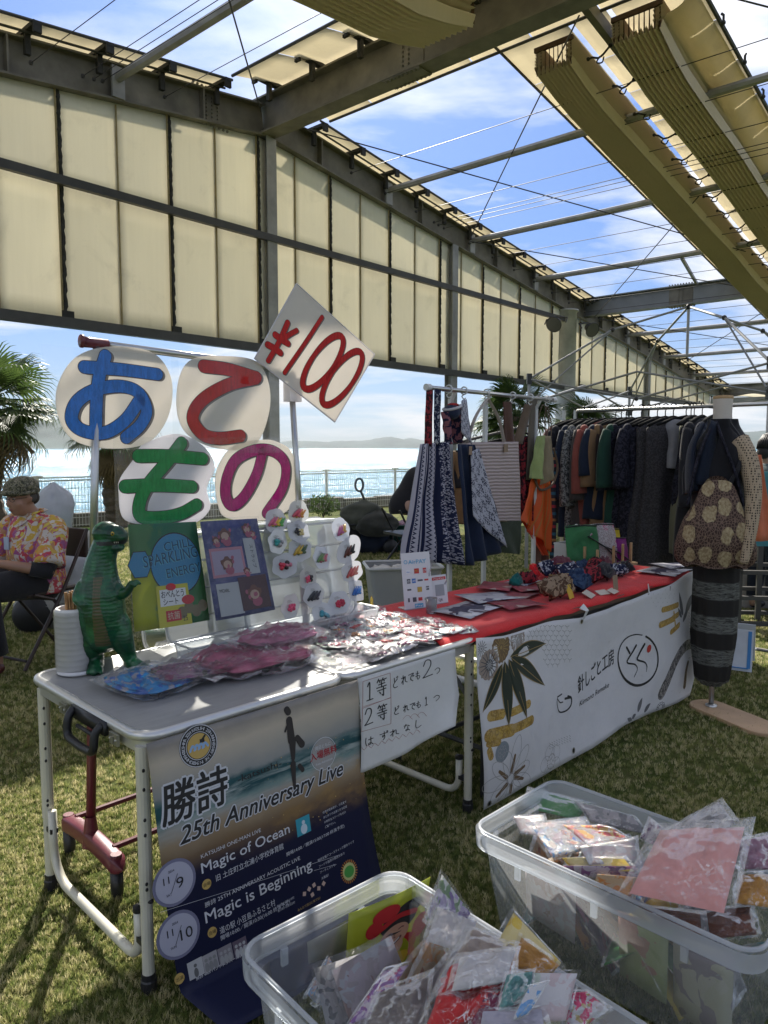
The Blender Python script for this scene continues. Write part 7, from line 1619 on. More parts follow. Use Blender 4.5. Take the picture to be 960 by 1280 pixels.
v2 = N.n('ShaderNodeTexVoronoi'); v2.inputs['Scale'].default_value = 60; v2.feature = 'DISTANCE_TO_EDGE'; N.l(co, v2.inputs[0]); tiny = N.ramp(v2.outputs[0], [(.06, (.17, .11, .08)), (.14, (.045, .024, .018))]); rad_ = N.ramp(N.noise(co, 60, 3, .7), [(.4, (.24, .17, .09)), (.6, (.42, .34, .20))]); c = N.mix(N.ramp(v.outputs[0], [(.36, (1, 1, 1)), (.40, (0, 0, 0))]), tiny, rad_)
broc = N.done(N.bsdf(c, .7, 0, v2.outputs[0], .3, .004, .3))
sb = empty('brocade_bag', 'large brown brocade shoulder bag with gold medallions hanging on the mannequin', 'shoulder bag', None, MQ.location + V(-.005, -.03, 0), T2A - radians(62))
def bagf(u, v):
 t = 2 * pi * u; w = .17 + .10 * min(1, v * 1.4) ** .8 - .07 * (max(0, v - .84) / .16) ** 2; d = .035 + .065 * sin(pi * v * .97) ** .7; zt = 1.16 - .10 * cos(2 * t) * (1 - v) ** 3 * 1.0
 z = zt - (zt - .81) * v; return V(-.05 + w * (abs(cos(t)) ** .7) * (1 if cos(t) > 0 else -1), -.18 + d * sin(t) + .012 * noise.noise(V(t, v * 4, 3)), z + .01 * sin(t * 5))
mb = MB(); mb.grid(bagf, 48, 22, closeu=True); b = len(mb.v); mb.v.append((-.05, -.18, .81)); mb.f += [(22 * 48 + i, b, 22 * 48 + (i + 1) % 48) for i in range(48)]; mb.m += [0] * 48; obj('body', mb, broc, sb, smooth=True)
mb = MB(); mb.tube(cr([(-.24, -.18, 1.12), (-.20, -.17, 1.30), (-.13, -.12, 1.46), (-.06, -.02, 1.53)], 6), [.03] * 19, 8, flat=(1, .4)); mb.tube(cr([(.12, -.19, 1.12), (.06, -.18, 1.28), (-.02, -.14, 1.44), (-.05, -.04, 1.53)], 6), [.03] * 19, 8, flat=(1, .4)); obj('strap', mb, lace_k, sb, smooth=True); sb.scale = (.72, .80, 1); jk.scale = (.86, .86, 1)
# pop-up tent frame
TF = empty('tent_frame', 'bare grey folding tent frame without its cover above the clothes rail', 'tent frame')
tube_m = paint('tent_tube_grey', (.27, .28, .29), .45, .4, .1)
A_, B_, C_ = V(1.67, 8.6, 2.2), V(3.42, 10.4, 2.2), V(3.59, 6.95, 2.2); D_ = B_ + C_ - A_; AP = (A_ + B_ + C_ + D_) / 4; AP.z = 3.03
for i, c in enumerate((A_, B_, C_, D_)):
 mb = MB(); mb.beam(V(c.x, c.y, 0), V(c.x, c.y, 2.2), .028, .028, (1, 0, 0)); mb.beam(V(c.x, c.y, 0), V(c.x, c.y, 1.3), .036, .036, (1, 0, 0)); obj('leg', mb, tube_m, TF)
 mb = MB(); mb.beam(V(c.x, c.y, 2.14), V(c.x, c.y, 2.26), .055, .055, (1, 0, 0)); mb.beam(V(c.x, c.y, 1.86), V(c.x, c.y, 1.98), .055, .055, (1, 0, 0)); obj('corner_joint', mb, blackp, TF)
def scissor(p, q, n=2):
 for k in range(n):
  a = p.lerp(q, k / n); b = p.lerp(q, (k + 1) / n); lo = V(0, 0, -.28); m1 = a.lerp(b, .5)
  up = (k % 2 == 0)
  mb = MB(); mb.tube([a + (V(0, 0, 0) if 1 else 0), b + lo], .012, 6); obj('scissor_bar', mb, tube_m, TF); mb = MB(); mb.tube([a + lo, b], .012, 6); obj('scissor_bar', mb, tube_m, TF)
  mb = MB(); [mb.ell(x, .024, 6, 4) for x in ((b + lo), )]; obj('pivot', mb, blackp, TF)
for p, q in ((A_, B_), (A_, C_), (B_, D_), (C_, D_)): scissor(p, q)
for c in (A_, B_, C_, D_):
 mid = c.lerp(AP, .52) + V(0, 0, .13); mb = MB(); mb.tube([c, mid], .014, 6); mb.tube([mid, AP], .014, 6); obj('roof_bar', mb, tube_m, TF); mb = MB(); mb.ell(mid, .028, 8, 5); mb.ell(AP, .035, 8, 5); obj('pivot', mb, blackp, TF)
 mb = MB(); mb.tube([c + V(0, 0, -.28), mid], .010, 6); obj('brace_bar', mb, tube_m, TF)
mb = MB(); mb.tube([AP, AP - V(0, 0, .55)], .016, 6); obj('centre_tube', mb, tube_m, TF)
for m_ in (A_.lerp(B_, .5), A_.lerp(C_, .5), B_.lerp(D_, .5), C_.lerp(D_, .5)):
 pass
# clear bins full of packets
binm = film('frosted_bin_plastic', (.90, .94, .97), .24, .10, 6, .25, .12, .006)
binr = film('bin_rim_plastic', (.92, .95, .98), .45, .12, 6, .25, .1, .006)
def clear_bin(lab, P0, ang, w, l, h, taper=.045):
 """P0 back-left rim corner; w along ang, l along ang-90"""
 r = empty('storage_bin', lab, 'storage bin', 'clear storage bins of packets on the grass', V(P0[0], P0[1], 0), radians(ang))
 def ringp(z, k):   # k inset
  return [V(u, -v, z) for u, v in rrect(w - 2 * k, l - 2 * k, .055, 6, k, k)]
 lev = [(0.0, taper + .012), (.012, taper), (h * .55, taper * .45), (h - .055, .012), (h - .05, .002), (h, 0)]
 mb = MB(); R = [ringp(z, k) for z, k in lev]; n = len(R[0])
 for q in R: mb.v += [tuple(p) for p in q]
 for i in range(len(R) - 1):
  for k in range(n): mb.f.append((i * n + k, (i + 1) * n + k, (i + 1) * n + (k + 1) % n, i * n + (k + 1) % n)); mb.m.append(0)
 mb.f.append(tuple(range(n))); mb.m.append(0); obj('body', mb, binm, r, smooth=False)
 mb = MB(); mb.tube([V(p.x, p.y, h) for p in ringp(h, -.004)], .0055, 6, closed=True); mb.tube([V(p.x, p.y, h - .05) for p in ringp(h, -.006)], .004, 5, closed=True)
 b = len(mb.v); A = ringp(h - .004, -.012); B = ringp(h - .05, -.010); mb.v += [tuple(p) for p in A] + [tuple(p) for p in B]
 for k in range(len(A)): mb.f.append((b + k, b + (k + 1) % len(A), b + len(A) + (k + 1) % len(A), b + len(A) + k)); mb.m.append(0)
 obj('rim', mb, binr, r, smooth=True)
 mb = MB()
 for (x, y) in ((w * .25, .0), (w * .75, .0), (w * .25, -l), (w * .75, -l)): mb = MB(); mb.box((x - .008, y - .004 - (0 if y == 0 else -.003), h * .72), (x + .008, y + .004, h - .052)); obj('stiffening_rib', mb, binr, r)
 for y in (-l * .2, -l * .5, -l * .8):
     for q in (0, w): mb = MB(); mb.box((q - .004, y - .008, h * .72), (q + .004, y + .008, h - .052)); obj('stiffening_rib', mb, binr, r)
 for y in (): mb.box((-.004, y - .008, h * .72), (.003, y + .008, h - .052)); mb.box((w - .003, y - .008, h * .72), (w + .004, y + .008, h - .052))
 return r
BH = .33
b1 = at_z(300, 1186, BH); b2 = at_z(592, 1034, BH)
A1, L1w, L1l = 41.5, .455, .74; A2, L2w, L2l = 45.2, .43, .76
clear_bin('clear storage bin of packets nearest the poster with a yellow photo sheet inside', b1, A1, L1w, L1l, BH)
clear_bin('clear storage bin of packets in front of the white banner, pink cloth bag on top', b2, A2, L2w, L2l, BH)
def binpt(b, ang, u, v, z): return V(b.x, b.y, 0) + Matrix.Rotation(radians(ang), 3, 'Z') @ V(u, -v, z)
cardcols = {}
def pm(nm, cols, sc=8, **k): return printmat(nm, cols, sc, .9, .4, **k)
PRN = [pm('print_redwhite', [(.45, .03, .04), (.55, .5, .48), (.5, .08, .08), (.4, .02, .03), (.55, .4, .35)]), pm('print_yellow', [(.60, .42, .03), (.55, .36, .04), (.6, .5, .2), (.62, .45, .03), (.35, .2, .04)], 4), pm('print_teal', [(.06, .25, .26), (.10, .3, .3), (.4, .45, .45), (.05, .2, .22)]),
       pm('print_orange', [(.55, .20, .04), (.5, .35, .2), (.55, .25, .06), (.3, .1, .04)]), pm('print_purple', [(.14, .03, .14), (.35, .3, .35), (.10, .03, .10), (.4, .1, .2)]), pm('print_pale', [(.50, .48, .46), (.45, .38, .36), (.5, .42, .42), (.5, .5, .5), (.35, .25, .22)]),
       pm('print_greenpic', [(.05, .22, .05), (.06, .28, .07), (.04, .18, .05), (.3, .35, .25)], 3), pm('print_bluepic', [(.05, .12, .35), (.4, .35, .3), (.35, .15, .1), (.1, .25, .4), (.5, .45, .4), (.03, .05, .15)], 9), pm('print_grey', [(.22, .22, .22), (.32, .30, .30), (.14, .14, .15), (.4, .4, .4)])]
ccl = {'red': fabric('poppy_cloth', (.52, .03, .03), .3), 'pink': fabric('blush_cloth', (.62, .30, .27), .12), 'white': fabric('whitish_cloth', (.55, .52, .50), .15), 'gold': fabric('gold_brown_cloth', (.45, .22, .04), .35), 'brown': fabric('chestnut_cloth', (.18, .07, .04), .3), 'teal': fabric('soft_teal_cloth', (.12, .30, .28), .2), 'mauve': fabric('mauve_cloth', (.30, .15, .20), .3), 'beige': fabric('beige_cloth', (.42, .35, .29), .2), 'plum': fabric('plum_cloth', (.22, .02, .07), .3)}
film_s = film('stiff_glossy_film', (.985, .985, .99), .02, .22, 16, .05, 1.0, .035, .35)
film_c = film('sharply_creased_film', (.985, .985, .99), .03, .15, 20, .07, 1.0, .025, .8)
def qpack(name, lab, cat, C, inner, t=.02, kind='card', filmm=None, seed=0, grp=None, over=.04, wr=.7, nu=24):
 """packet fitted to four measured corners (px,py,z): tl,tr,br,bl"""
 Q = [at_z(*c) if len(c) == 3 else c for c in C]
 ctr = sum(Q, V(0, 0, 0)) / 4
 nrm = (Q[1] - Q[0]).cross(Q[3] - Q[0]).normalized()
 if nrm.dot(V(0, 0, EYE) - ctr) < 0: nrm = -nrm
 r = empty(name, lab, cat, grp, ctr)
 def P(u, v, off):
  return Q[0].lerp(Q[1], u).lerp(Q[3].lerp(Q[2], u), v) - ctr + nrm * off
 def puff(u, v):
  a = 2 * u - 1; b = 2 * v - 1; return max(0, (1 - a ** 4) * (1 - b ** 4)) ** .6
 def nz(u, v, s): return noise.noise(V(u * 3.2 + seed, v * 3.2, s)) + .5 * abs(noise.noise(V(u * 8 + seed, v * 8, s + 3)))
 def cz(u, v):
  e = puff(u, v); uu = .05 + .9 * u; vv = .05 + .9 * v; return t * .33 * e * (.8 + 1.1 * nz(u, v, 5) + .35 * abs(sin(uu * 5 + .6 * vv)) - .6 * abs(noise.noise(V(u * 12, v * 12, seed))))
 def fm_(sg):
  def f(u, v):
   uu = -over + u * (1 + 2 * over); vv = -over + v * (1 + 2 * over); e = puff(u, v)
   q = t * .42 * e * (1 + wr * nz(u, v, 1)) + .0015
   if kind == 'cloth': q = max(q, cz(min(1, max(0, (uu - .05) / .9)), min(1, max(0, (vv - .05) / .9))) + .004)
   return P(uu, vv, sg * q)
  return f
 mb = MB(); mb.grid(fm_(1), nu, nu); g2 = fm_(-1); mb.grid(lambda u, v: g2(1 - u, v), nu, nu); obj('film', mb, filmm or film_s, r, smooth=True)
 if kind == 'card':
  gridobj('printed_card', lambda u, v: P(.03 + .94 * u, .03 + .94 * v, t * .10 * noise.noise(V(u * 1.5, v * 1.5, seed))), 8, 8, inner, r, solid=.0012)
 else:
  mb = MB()
  for sg in (1, -1):
   def f(u, v, sg=sg): return P(.05 + .9 * u, .05 + .9 * v, sg * cz(u, v))
   mb.grid((lambda u, v: f(u, v)) if sg > 0 else (lambda u, v: f(1 - u, v)), 30, 30)
  obj('folded_cloth', mb, inner, r, smooth=True)
 return r
g = random.Random(77); bulk = []
for k in range(9):
 r = empty('goods_packet', 'red and white printed packet buried in a bin', 'packet', 'packets buried in the clear bins'); bulk.append(r)
 mb = MB(); mb.grid(lambda u, v: V((u - .5) * .17, (v - .5) * .24, .004 * noise.noise(V(u * 2, v * 2, k))), 5, 5); obj('printed_card', mb, PRN[k], r, smooth=True, solid=.001)
 obj('film', pillow(.19, .27, .014, k + 3, 8, 8, .3), film_s, r, smooth=True)
NMS = ['red and white', 'yellow', 'teal', 'orange', 'purple', 'pale pink and white', 'green', 'blue and tan', 'grey']
used = [0] * 9
def bulkput(b, ang, u, v, z, rx, ry_, rz, k, where):
 o = bulk[k] if not used[k] else tdup(bulk[k], (0, 0, 0), 0); used[k] += 1
 o.matrix_world = Matrix.Translation(binpt(b, ang, u, v, z)) @ Matrix.Rotation(radians(ang) + rz, 4, 'Z') @ Matrix.Rotation(ry_, 4, 'Y') @ Matrix.Rotation(rx, 4, 'X'); o['label'] = '%s printed packet buried %s, %s' % (NMS[k], where, ('poster side', 'left part', 'middle', 'right part', 'near end')[min(4, int(v / .16))]); o['category'] = 'packet'; o['group'] = 'packets buried in the clear bins'
for i in range(16): bulkput(b2, A2, g.uniform(.12, L2w - .12), .14 + (L2l - .28) * i / 15, g.uniform(.12, .19), g.uniform(.6, 1.2) * g.choice((1, -1)), g.uniform(-.25, .25), g.uniform(-.4, .4), g.randrange(9), 'in the banner bin')
for i in range(12): bulkput(b1, A1, g.uniform(.2, L1w - .10), .18 + (L1l - .34) * i / 11, g.uniform(.12, .2), g.uniform(.7, 1.25), g.uniform(-.2, .2), g.uniform(-.5, .5), g.choice([0, 5, 3, 8, 7, 5]), 'in the poster bin')
for k in range(9):
 if not used[k]: bulkput(b2, A2, .2, .3, .12, .9, 0, 0, k, 'in the banner bin')
def inwall(b, ang, v0, v1, z0, z1, mat, lab, u=.05, wl='x'):
 r = empty('picture_packet', lab, 'packet', 'packets leaning against the bin walls')
 pts = [binpt(b, ang, u, v0, z1), binpt(b, ang, u, v1, z1 + .01), binpt(b, ang, u + .0, v1, z0), binpt(b, ang, u + .02, v0, z0)]
 gridobj('printed_card', lambda a, c: pts[0].lerp(pts[1], a).lerp(pts[3].lerp(pts[2], a), c), 4, 4, mat, r, solid=.001)
inwall(b2, A2, .14, .30, .10, .25, PRN[5], 'pale card seen through the front wall of the banner bin, left of centre', .052); inwall(b2, A2, .42, .55, .07, .25, pm('print_lime', [(.3, .34, .14), (.34, .38, .18), (.4, .2, .15)], 5), 'lime tinted card behind the bin wall, middle', .050); inwall(b2, A2, .56, .70, .05, .26, pm('print_cream_fig', [(.42, .40, .28), (.45, .42, .32), (.25, .2, .22), (.1, .2, .3)], 5), 'cream card with a grey figure behind the bin wall near its corner', .050)
PK = 'packets piled on top of the clear bins'
# bin 2 top layer (banner bin)
qpack('picture_packet', 'flat green packet lying at the back of the banner bin', 'packet', [(662, 985, .30), (742, 1004, .29), (722, 1026, .26), (655, 1010, .27)], PRN[6], .012, seed=1, grp=PK)
qpack('clear_packet', 'glossy empty looking clear packet beside the green one', 'packet', [(715, 1000, .31), (792, 1020, .31), (812, 1044, .28), (738, 1028, .28)], PRN[8], .02, seed=2, grp=PK, filmm=film_c)
qpack('picture_packet', 'blue and tan picture packet on the left of the banner bin pile', 'packet', [(660, 1030, .33), (730, 1022, .33), (752, 1058, .30), (690, 1074, .30)], PRN[7], .02, seed=3, grp=PK)
qpack('picture_packet', 'packet with red and gold round pictures in the middle of the banner bin', 'packet', [(700, 1030, .35), (760, 1032, .35), (788, 1048, .32), (735, 1058, .33)], pm('print_redgold', [(.45, .06, .05), (.5, .3, .08), (.5, .42, .38), (.4, .1, .08)], 10), .015, seed=4, grp=PK)
qpack('picture_packet', 'white packet with soft grey print under the round pictures', 'packet', [(722, 1058, .33), (795, 1046, .33), (798, 1078, .29), (735, 1082, .30)], PRN[5], .018, seed=5, grp=PK, filmm=film_c)
qpack('picture_packet', 'mustard edged packet below the white one', 'packet', [(700, 1072, .31), (780, 1070, .31), (796, 1090, .29), (712, 1088, .28)], PRN[1], .014, seed=6, grp=PK)
qpack('picture_packet', 'dark purple packet at the front of the pile', 'packet', [(690, 1082, .30), (800, 1082, .30), (798, 1102, .27), (716, 1098, .26)], PRN[4], .012, seed=7, grp=PK)
qpack('picture_packet', 'small orange packet tucked under the purple one', 'packet', [(745, 1092, .29), (798, 1096, .29), (790, 1122, .25), (740, 1108, .25)], PRN[3], .014, seed=8, grp=PK)
qpack('picture_packet', 'pale left hand packet touching the bin corner', 'packet', [(640, 1020, .31), (680, 1018, .31), (690, 1046, .28), (650, 1042, .28)], PRN[5], .014, seed=9, grp=PK, filmm=film_c)
qpack('clear_packet', 'small dark backed clear packet standing at the far edge', 'packet', [(812, 1022, .36), (838, 1042, .36), (815, 1056, .31), (800, 1048, .31)], PRN[4], .010, seed=10, grp=PK)
qpack('clear_packet', 'silvery clear packet standing behind the pink cloth', 'packet', [(900, 1000, .47), (922, 1028, .46), (850, 1066, .36), (810, 1050, .36)], PRN[8], .018, seed=11, grp=PK, filmm=film_c)
pinkb = qpack('cloth_packet', 'big clear bag of folded blush pink cloth leaning out of the banner bin', 'packet', [(822, 1034, .42), (938, 1028, .45), (910, 1150, .34), (778, 1120, .35)], ccl['pink'], .05, 'cloth', film('pink_bag_film', (.99, .98, .98), .015, .11, 15, .07, 1.0, .03, .8), 12, PK, .05, .5, 26)
qpack('clear_packet', 'crinkled silver clear flap on the right of the pink bag', 'packet', [(905, 1024, .465), (946, 1026, .46), (918, 1156, .36), (892, 1152, .36)], PRN[8], .02, 'none', film_c, 13, PK, .02, .9, 24) if 0 else None
qpack('cloth_packet', 'mauve striped packet at the right side of the banner bin', 'packet', [(918, 1050, .40), (966, 1040, .40), (975, 1090, .34), (925, 1088, .34)], ccl['mauve'], .03, 'cloth', film_c, 14, PK)
qpack('cloth_packet', 'golden brown crumpled packet at the near right end of the bin', 'packet', [(925, 1092, .37), (975, 1090, .38), (985, 1140, .33), (915, 1130, .33)], ccl['gold'], .045, 'cloth', film_c, 15, PK)
qpack('cloth_packet', 'chestnut packet sunk at the near corner of the banner bin', 'packet', [(880, 1140, .30), (940, 1128, .31), (950, 1170, .27), (885, 1176, .26)], ccl['brown'], .04, 'cloth', film_s, 16, PK)
qpack('cloth_packet', 'dark packet beneath the pink bag at the bin edge', 'packet', [(790, 1130, .29), (880, 1140, .29), (880, 1172, .26), (820, 1156, .26)], ccl['brown'], .03, 'cloth', film_s, 17, PK)
# bin 1: yellow portrait sheet, papers and the pile
def b1p(u, v, z): return binpt(b1, A1, u, v, z)
N = NT('photo_sheet_yellow'); uvn = N.n('ShaderNodeUVMap'); sp = N.n('ShaderNodeSeparateXYZ'); N.l(uvn.outputs[0], sp.inputs[0]); c = N.ramp(sp.outputs[1], [(0, (.36, .40, .02)), (.5, (.50, .52, .03)), (1, (.42, .46, .06))]); s_ = N.bsdf(c, .25, 0, None, spec=.5); tl_ = N.n('ShaderNodeBsdfTranslucent'); N.l(c, tl_.inputs[0]); x_ = N.n('ShaderNodeMixShader'); x_.inputs[0].default_value = .35; N.l(s_, x_.inputs[1]); N.l(tl_.outputs[0], x_.inputs[2]); yph = N.done(x_.outputs[0])
r = empty('photo_sheet', 'bright yellow photo sheet of a smiling performer in red leaning inside the bin', 'photo sheet')
Q = [at_z(436, 1142, .30), at_z(538, 1096, .315), at_z(520, 1200, .12), at_z(428, 1262, .10)]
def yf(u, v, d=0):
 p = Q[3].lerp(Q[2], u).lerp(Q[0].lerp(Q[1], u), v); nrm = (Q[1] - Q[0]).cross(Q[3] - Q[0]).normalized(); nrm = nrm if nrm.dot(V(0, 0, EYE) - p) > 0 else -nrm; return p + nrm * (d + .010 * sin(pi * u))
gridobj('sheet', lambda u, v: yf(u, v), 10, 10, yph, r, solid=.001)
yff = lambda u, v, d: yf(u, v, .001 + d)
def part_d(nm, m, fn): q = MB(); fn(q); obj(nm, q, m, r)
redp = ink('costume_red', (.42, .01, .015)); skinp = ink('photo_skin', (.50, .28, .19))
part_d('jacket_print', redp, lambda q: [disc(q, .56, .30, .36, yff, .0010, 24, ry=.20), disc(q, .20, .30, .14, yff, .0011, 18, ry=.22), disc(q, .95, .46, .12, yff, .0011, 16, ry=.14), quad(q, .12, .02, .92, .22, yff, .0012)])
part_d('bodice_print', ink('costume_yellow', (.55, .36, .02)), lambda q: [disc(q, .60, .20, .22, yff, .0016, 18, ry=.10), disc(q, .45, .33, .14, yff, .0017, 12, ry=.06)])
part_d('hair_print', black_i, lambda q: [disc(q, .62, .66, .24, yff, .0014, 22, ry=.13), disc(q, .74, .76, .18, yff, .0015, 20, ry=.09)])
part_d('face_print', skinp, lambda q: [disc(q, .58, .52, .19, yff, .0018, 22, ry=.125), disc(q, .62, .38, .09, yff, .0019, 12, ry=.08)])
part_d('beret_print', redp, lambda q: [disc(q, .44, .82, .17, yff, .0022, 18, ry=.09), disc(q, .30, .70, .10, yff, .0023, 14, ry=.09), stroke(q, [(.34, .66), (.6, .73), (.84, .68)], .06, yff, .0024)])
part_d('features_print', ink('photo_dark', (.12, .03, .03)), lambda q: [stroke(q, [(.47, .56), (.51, .57), (.54, .555)], .012, yff, .0024, n=3), stroke(q, [(.62, .575), (.66, .585), (.69, .575)], .012, yff, .0024, n=3), stroke(q, [(.50, .46), (.58, .435), (.66, .475)], .030, yff, .0025, n=4), stroke(q, [(.575, .53), (.565, .50), (.59, .498)], .008, yff, .0025, n=3)])
part_d('teeth_print', white_i, lambda q: stroke(q, [(.52, .462), (.58, .445), (.64, .472)], .012, yff, .0028, n=3))
r = empty('paper_card', 'plain cream card leaning against the inner wall of the nearest bin', 'card'); Q2 = [at_z(384, 1178, .27), at_z(436, 1152, .27), at_z(434, 1188, .17), at_z(386, 1205, .18)]
gridobj('card_sheet', lambda u, v: Q2[0].lerp(Q2[1], u).lerp(Q2[3].lerp(Q2[2], u), v), 3, 3, paint('cream_paper', (.42, .40, .33), .7, 0, .04), r, solid=.001)
qpack('doll_packet', 'small clear packet with a pale blue and white doll inside the nearest bin', 'packet', [(412, 1192, .24), (428, 1222, .20), (400, 1262, .14), (380, 1245, .16)], pm('print_doll', [(.5, .5, .55), (.25, .38, .55), (.5, .35, .3), (.5, .5, .52)], 12), .03, 'cloth', film_s, 20, PK)
def e_sheet(a, b, h, m, lab, t=.006, seed=0):
 """thin packet standing on edge, seen from its top"""
 p = at_z(*a); q = at_z(*b); dn = V(.10 * h, .04, -h); qpack('edge_packet', lab, 'packet', [p, q, q + V(.03, -.05, -h), p + V(.03, -.05, -h)], m, t, 'card', film_c, seed, PK, .02)
e_sheet((392, 1262, .34), (548, 1156, .36), .16, PRN[5], 'long white edged packet slanting across the nearest bin', .010, 21); e_sheet((400, 1268, .335), (602, 1140, .38), .16, PRN[8], 'grey lined packet just behind the long white edged one', .012, 22)
e_sheet((432, 1268, .34), (606, 1158, .38), .15, PRN[3], 'packet with an orange streak along its edge', .014, 23); e_sheet((452, 1272, .34), (560, 1196, .36), .14, PRN[8], 'dark grey packet beside the flowered one', .016, 24)
qpack('picture_packet', 'tall clear packet with green and violet print standing at the far bin corner', 'packet', [(552, 1090, .46), (590, 1142, .42), (566, 1182, .34), (530, 1150, .36)], pm('print_violetgreen', [(.12, .2, .10), (.3, .25, .4), (.4, .42, .4), (.15, .1, .25)], 9), .02, seed=25, grp=PK, filmm=film_c)
qpack('cloth_packet', 'whitish crumpled packet behind the tall print packet', 'packet', [(545, 1130, .40), (600, 1150, .40), (585, 1196, .36), (530, 1178, .36)], ccl['white'], .03, 'cloth', film_c, 26, PK)
qpack('flower_packet', 'slim packet of red and violet flower print near the bin front', 'packet', [(480, 1212, .37), (512, 1204, .38), (470, 1270, .34), (432, 1285, .34)], pm('print_flowers', [(.35, .05, .12), (.4, .3, .4), (.2, .08, .25), (.45, .4, .42)], 12), .02, seed=27, grp=PK)
qpack('cloth_packet', 'beige fleecy packet in the middle of the nearest bin', 'packet', [(585, 1160, .42), (655, 1180, .42), (630, 1225, .39), (560, 1205, .39)], ccl['beige'], .045, 'cloth', film_c, 28, PK)
qpack('yellow_packet', 'bright yellow packet standing corner up on the nearest bin', 'packet', [(641, 1138, .46), (704, 1205, .42), (690, 1222, .40), (618, 1180, .42)], PRN[1], .012, seed=29, grp=PK)
qpack('yellow_packet', 'second clear packet of gold foil crumple in front of the yellow one', 'packet', [(650, 1168, .44), (704, 1208, .42), (672, 1228, .40), (636, 1206, .41)], ccl['gold'], .02, 'cloth', film_c, 30, PK)
qpack('cloth_packet', 'large clear bag of poppy red cloth in the front of the nearest bin', 'packet', [(560, 1205, .42), (645, 1188, .45), (640, 1262, .41), (520, 1300, .38)], ccl['red'], .06, 'cloth', film('red_bag_film', (.99, .98, .98), .015, .13, 13, .07, 1.0, .03, .8), 31, PK, .05, .6, 26)
qpack('cloth_packet', 'glossy white topped packet lying over the red cloth', 'packet', [(572, 1195, .46), (648, 1186, .47), (636, 1228, .45), (560, 1242, .44)], ccl['white'], .035, 'cloth', film_c, 32, PK)
qpack('cloth_packet', 'plum red packet under the white topped one', 'packet', [(600, 1240, .43), (660, 1225, .43), (650, 1290, .39), (580, 1295, .38)], ccl['plum'], .04, 'cloth', film_s, 33, PK)
qpack('cloth_packet', 'soft teal box shaped packet right of the red cloth', 'packet', [(632, 1216, .46), (668, 1212, .46), (664, 1250, .43), (620, 1268, .42)], ccl['teal'], .04, 'cloth', film_c, 34, PK)
qpack('picture_packet', 'white packet with faint red and green print standing at the right', 'packet', [(664, 1214, .46), (724, 1215, .46), (708, 1278, .40), (655, 1280, .40)], pm('print_faint', [(.52, .5, .5), (.5, .4, .4), (.45, .5, .42), (.54, .52, .52)], 6), .012, seed=35, grp=PK)
qpack('picture_packet', 'small white label packet with a blue logo patch', 'packet', [(662, 1232, .47), (686, 1226, .47), (660, 1268, .44), (640, 1276, .44)], pm('print_bluelabel', [(.5, .5, .5), (.08, .25, .5), (.52, .52, .52)], 10), .012, seed=36, grp=PK)
qpack('cloth_packet', 'clear packet with a hot pink flower at the right end of the nearest bin', 'packet', [(690, 1240, .42), (735, 1238, .42), (765, 1262, .39), (712, 1300, .37)], pm('print_hotpink', [(.5, .5, .5), (.55, .03, .12), (.5, .45, .45), (.4, .3, .1)], 9), .03, 'cloth', film_c, 37, PK)
qpack('cloth_packet', 'pale lilac packet at the very front of the nearest bin', 'packet', [(600, 1262, .43), (680, 1258, .43), (690, 1310, .38), (590, 1315, .38)], fabric('pale_lilac_cloth', (.42, .40, .46), .15), .04, 'cloth', film_c, 38, PK)
qpack('cloth_packet', 'grey brown lumpy packet at the left front of the nearest bin', 'packet', [(470, 1240, .37), (540, 1215, .39), (530, 1290, .35), (450, 1300, .33)], fabric('grey_brown_cloth', (.20, .17, .15), .2), .05, 'cloth', film_c, 39, PK)
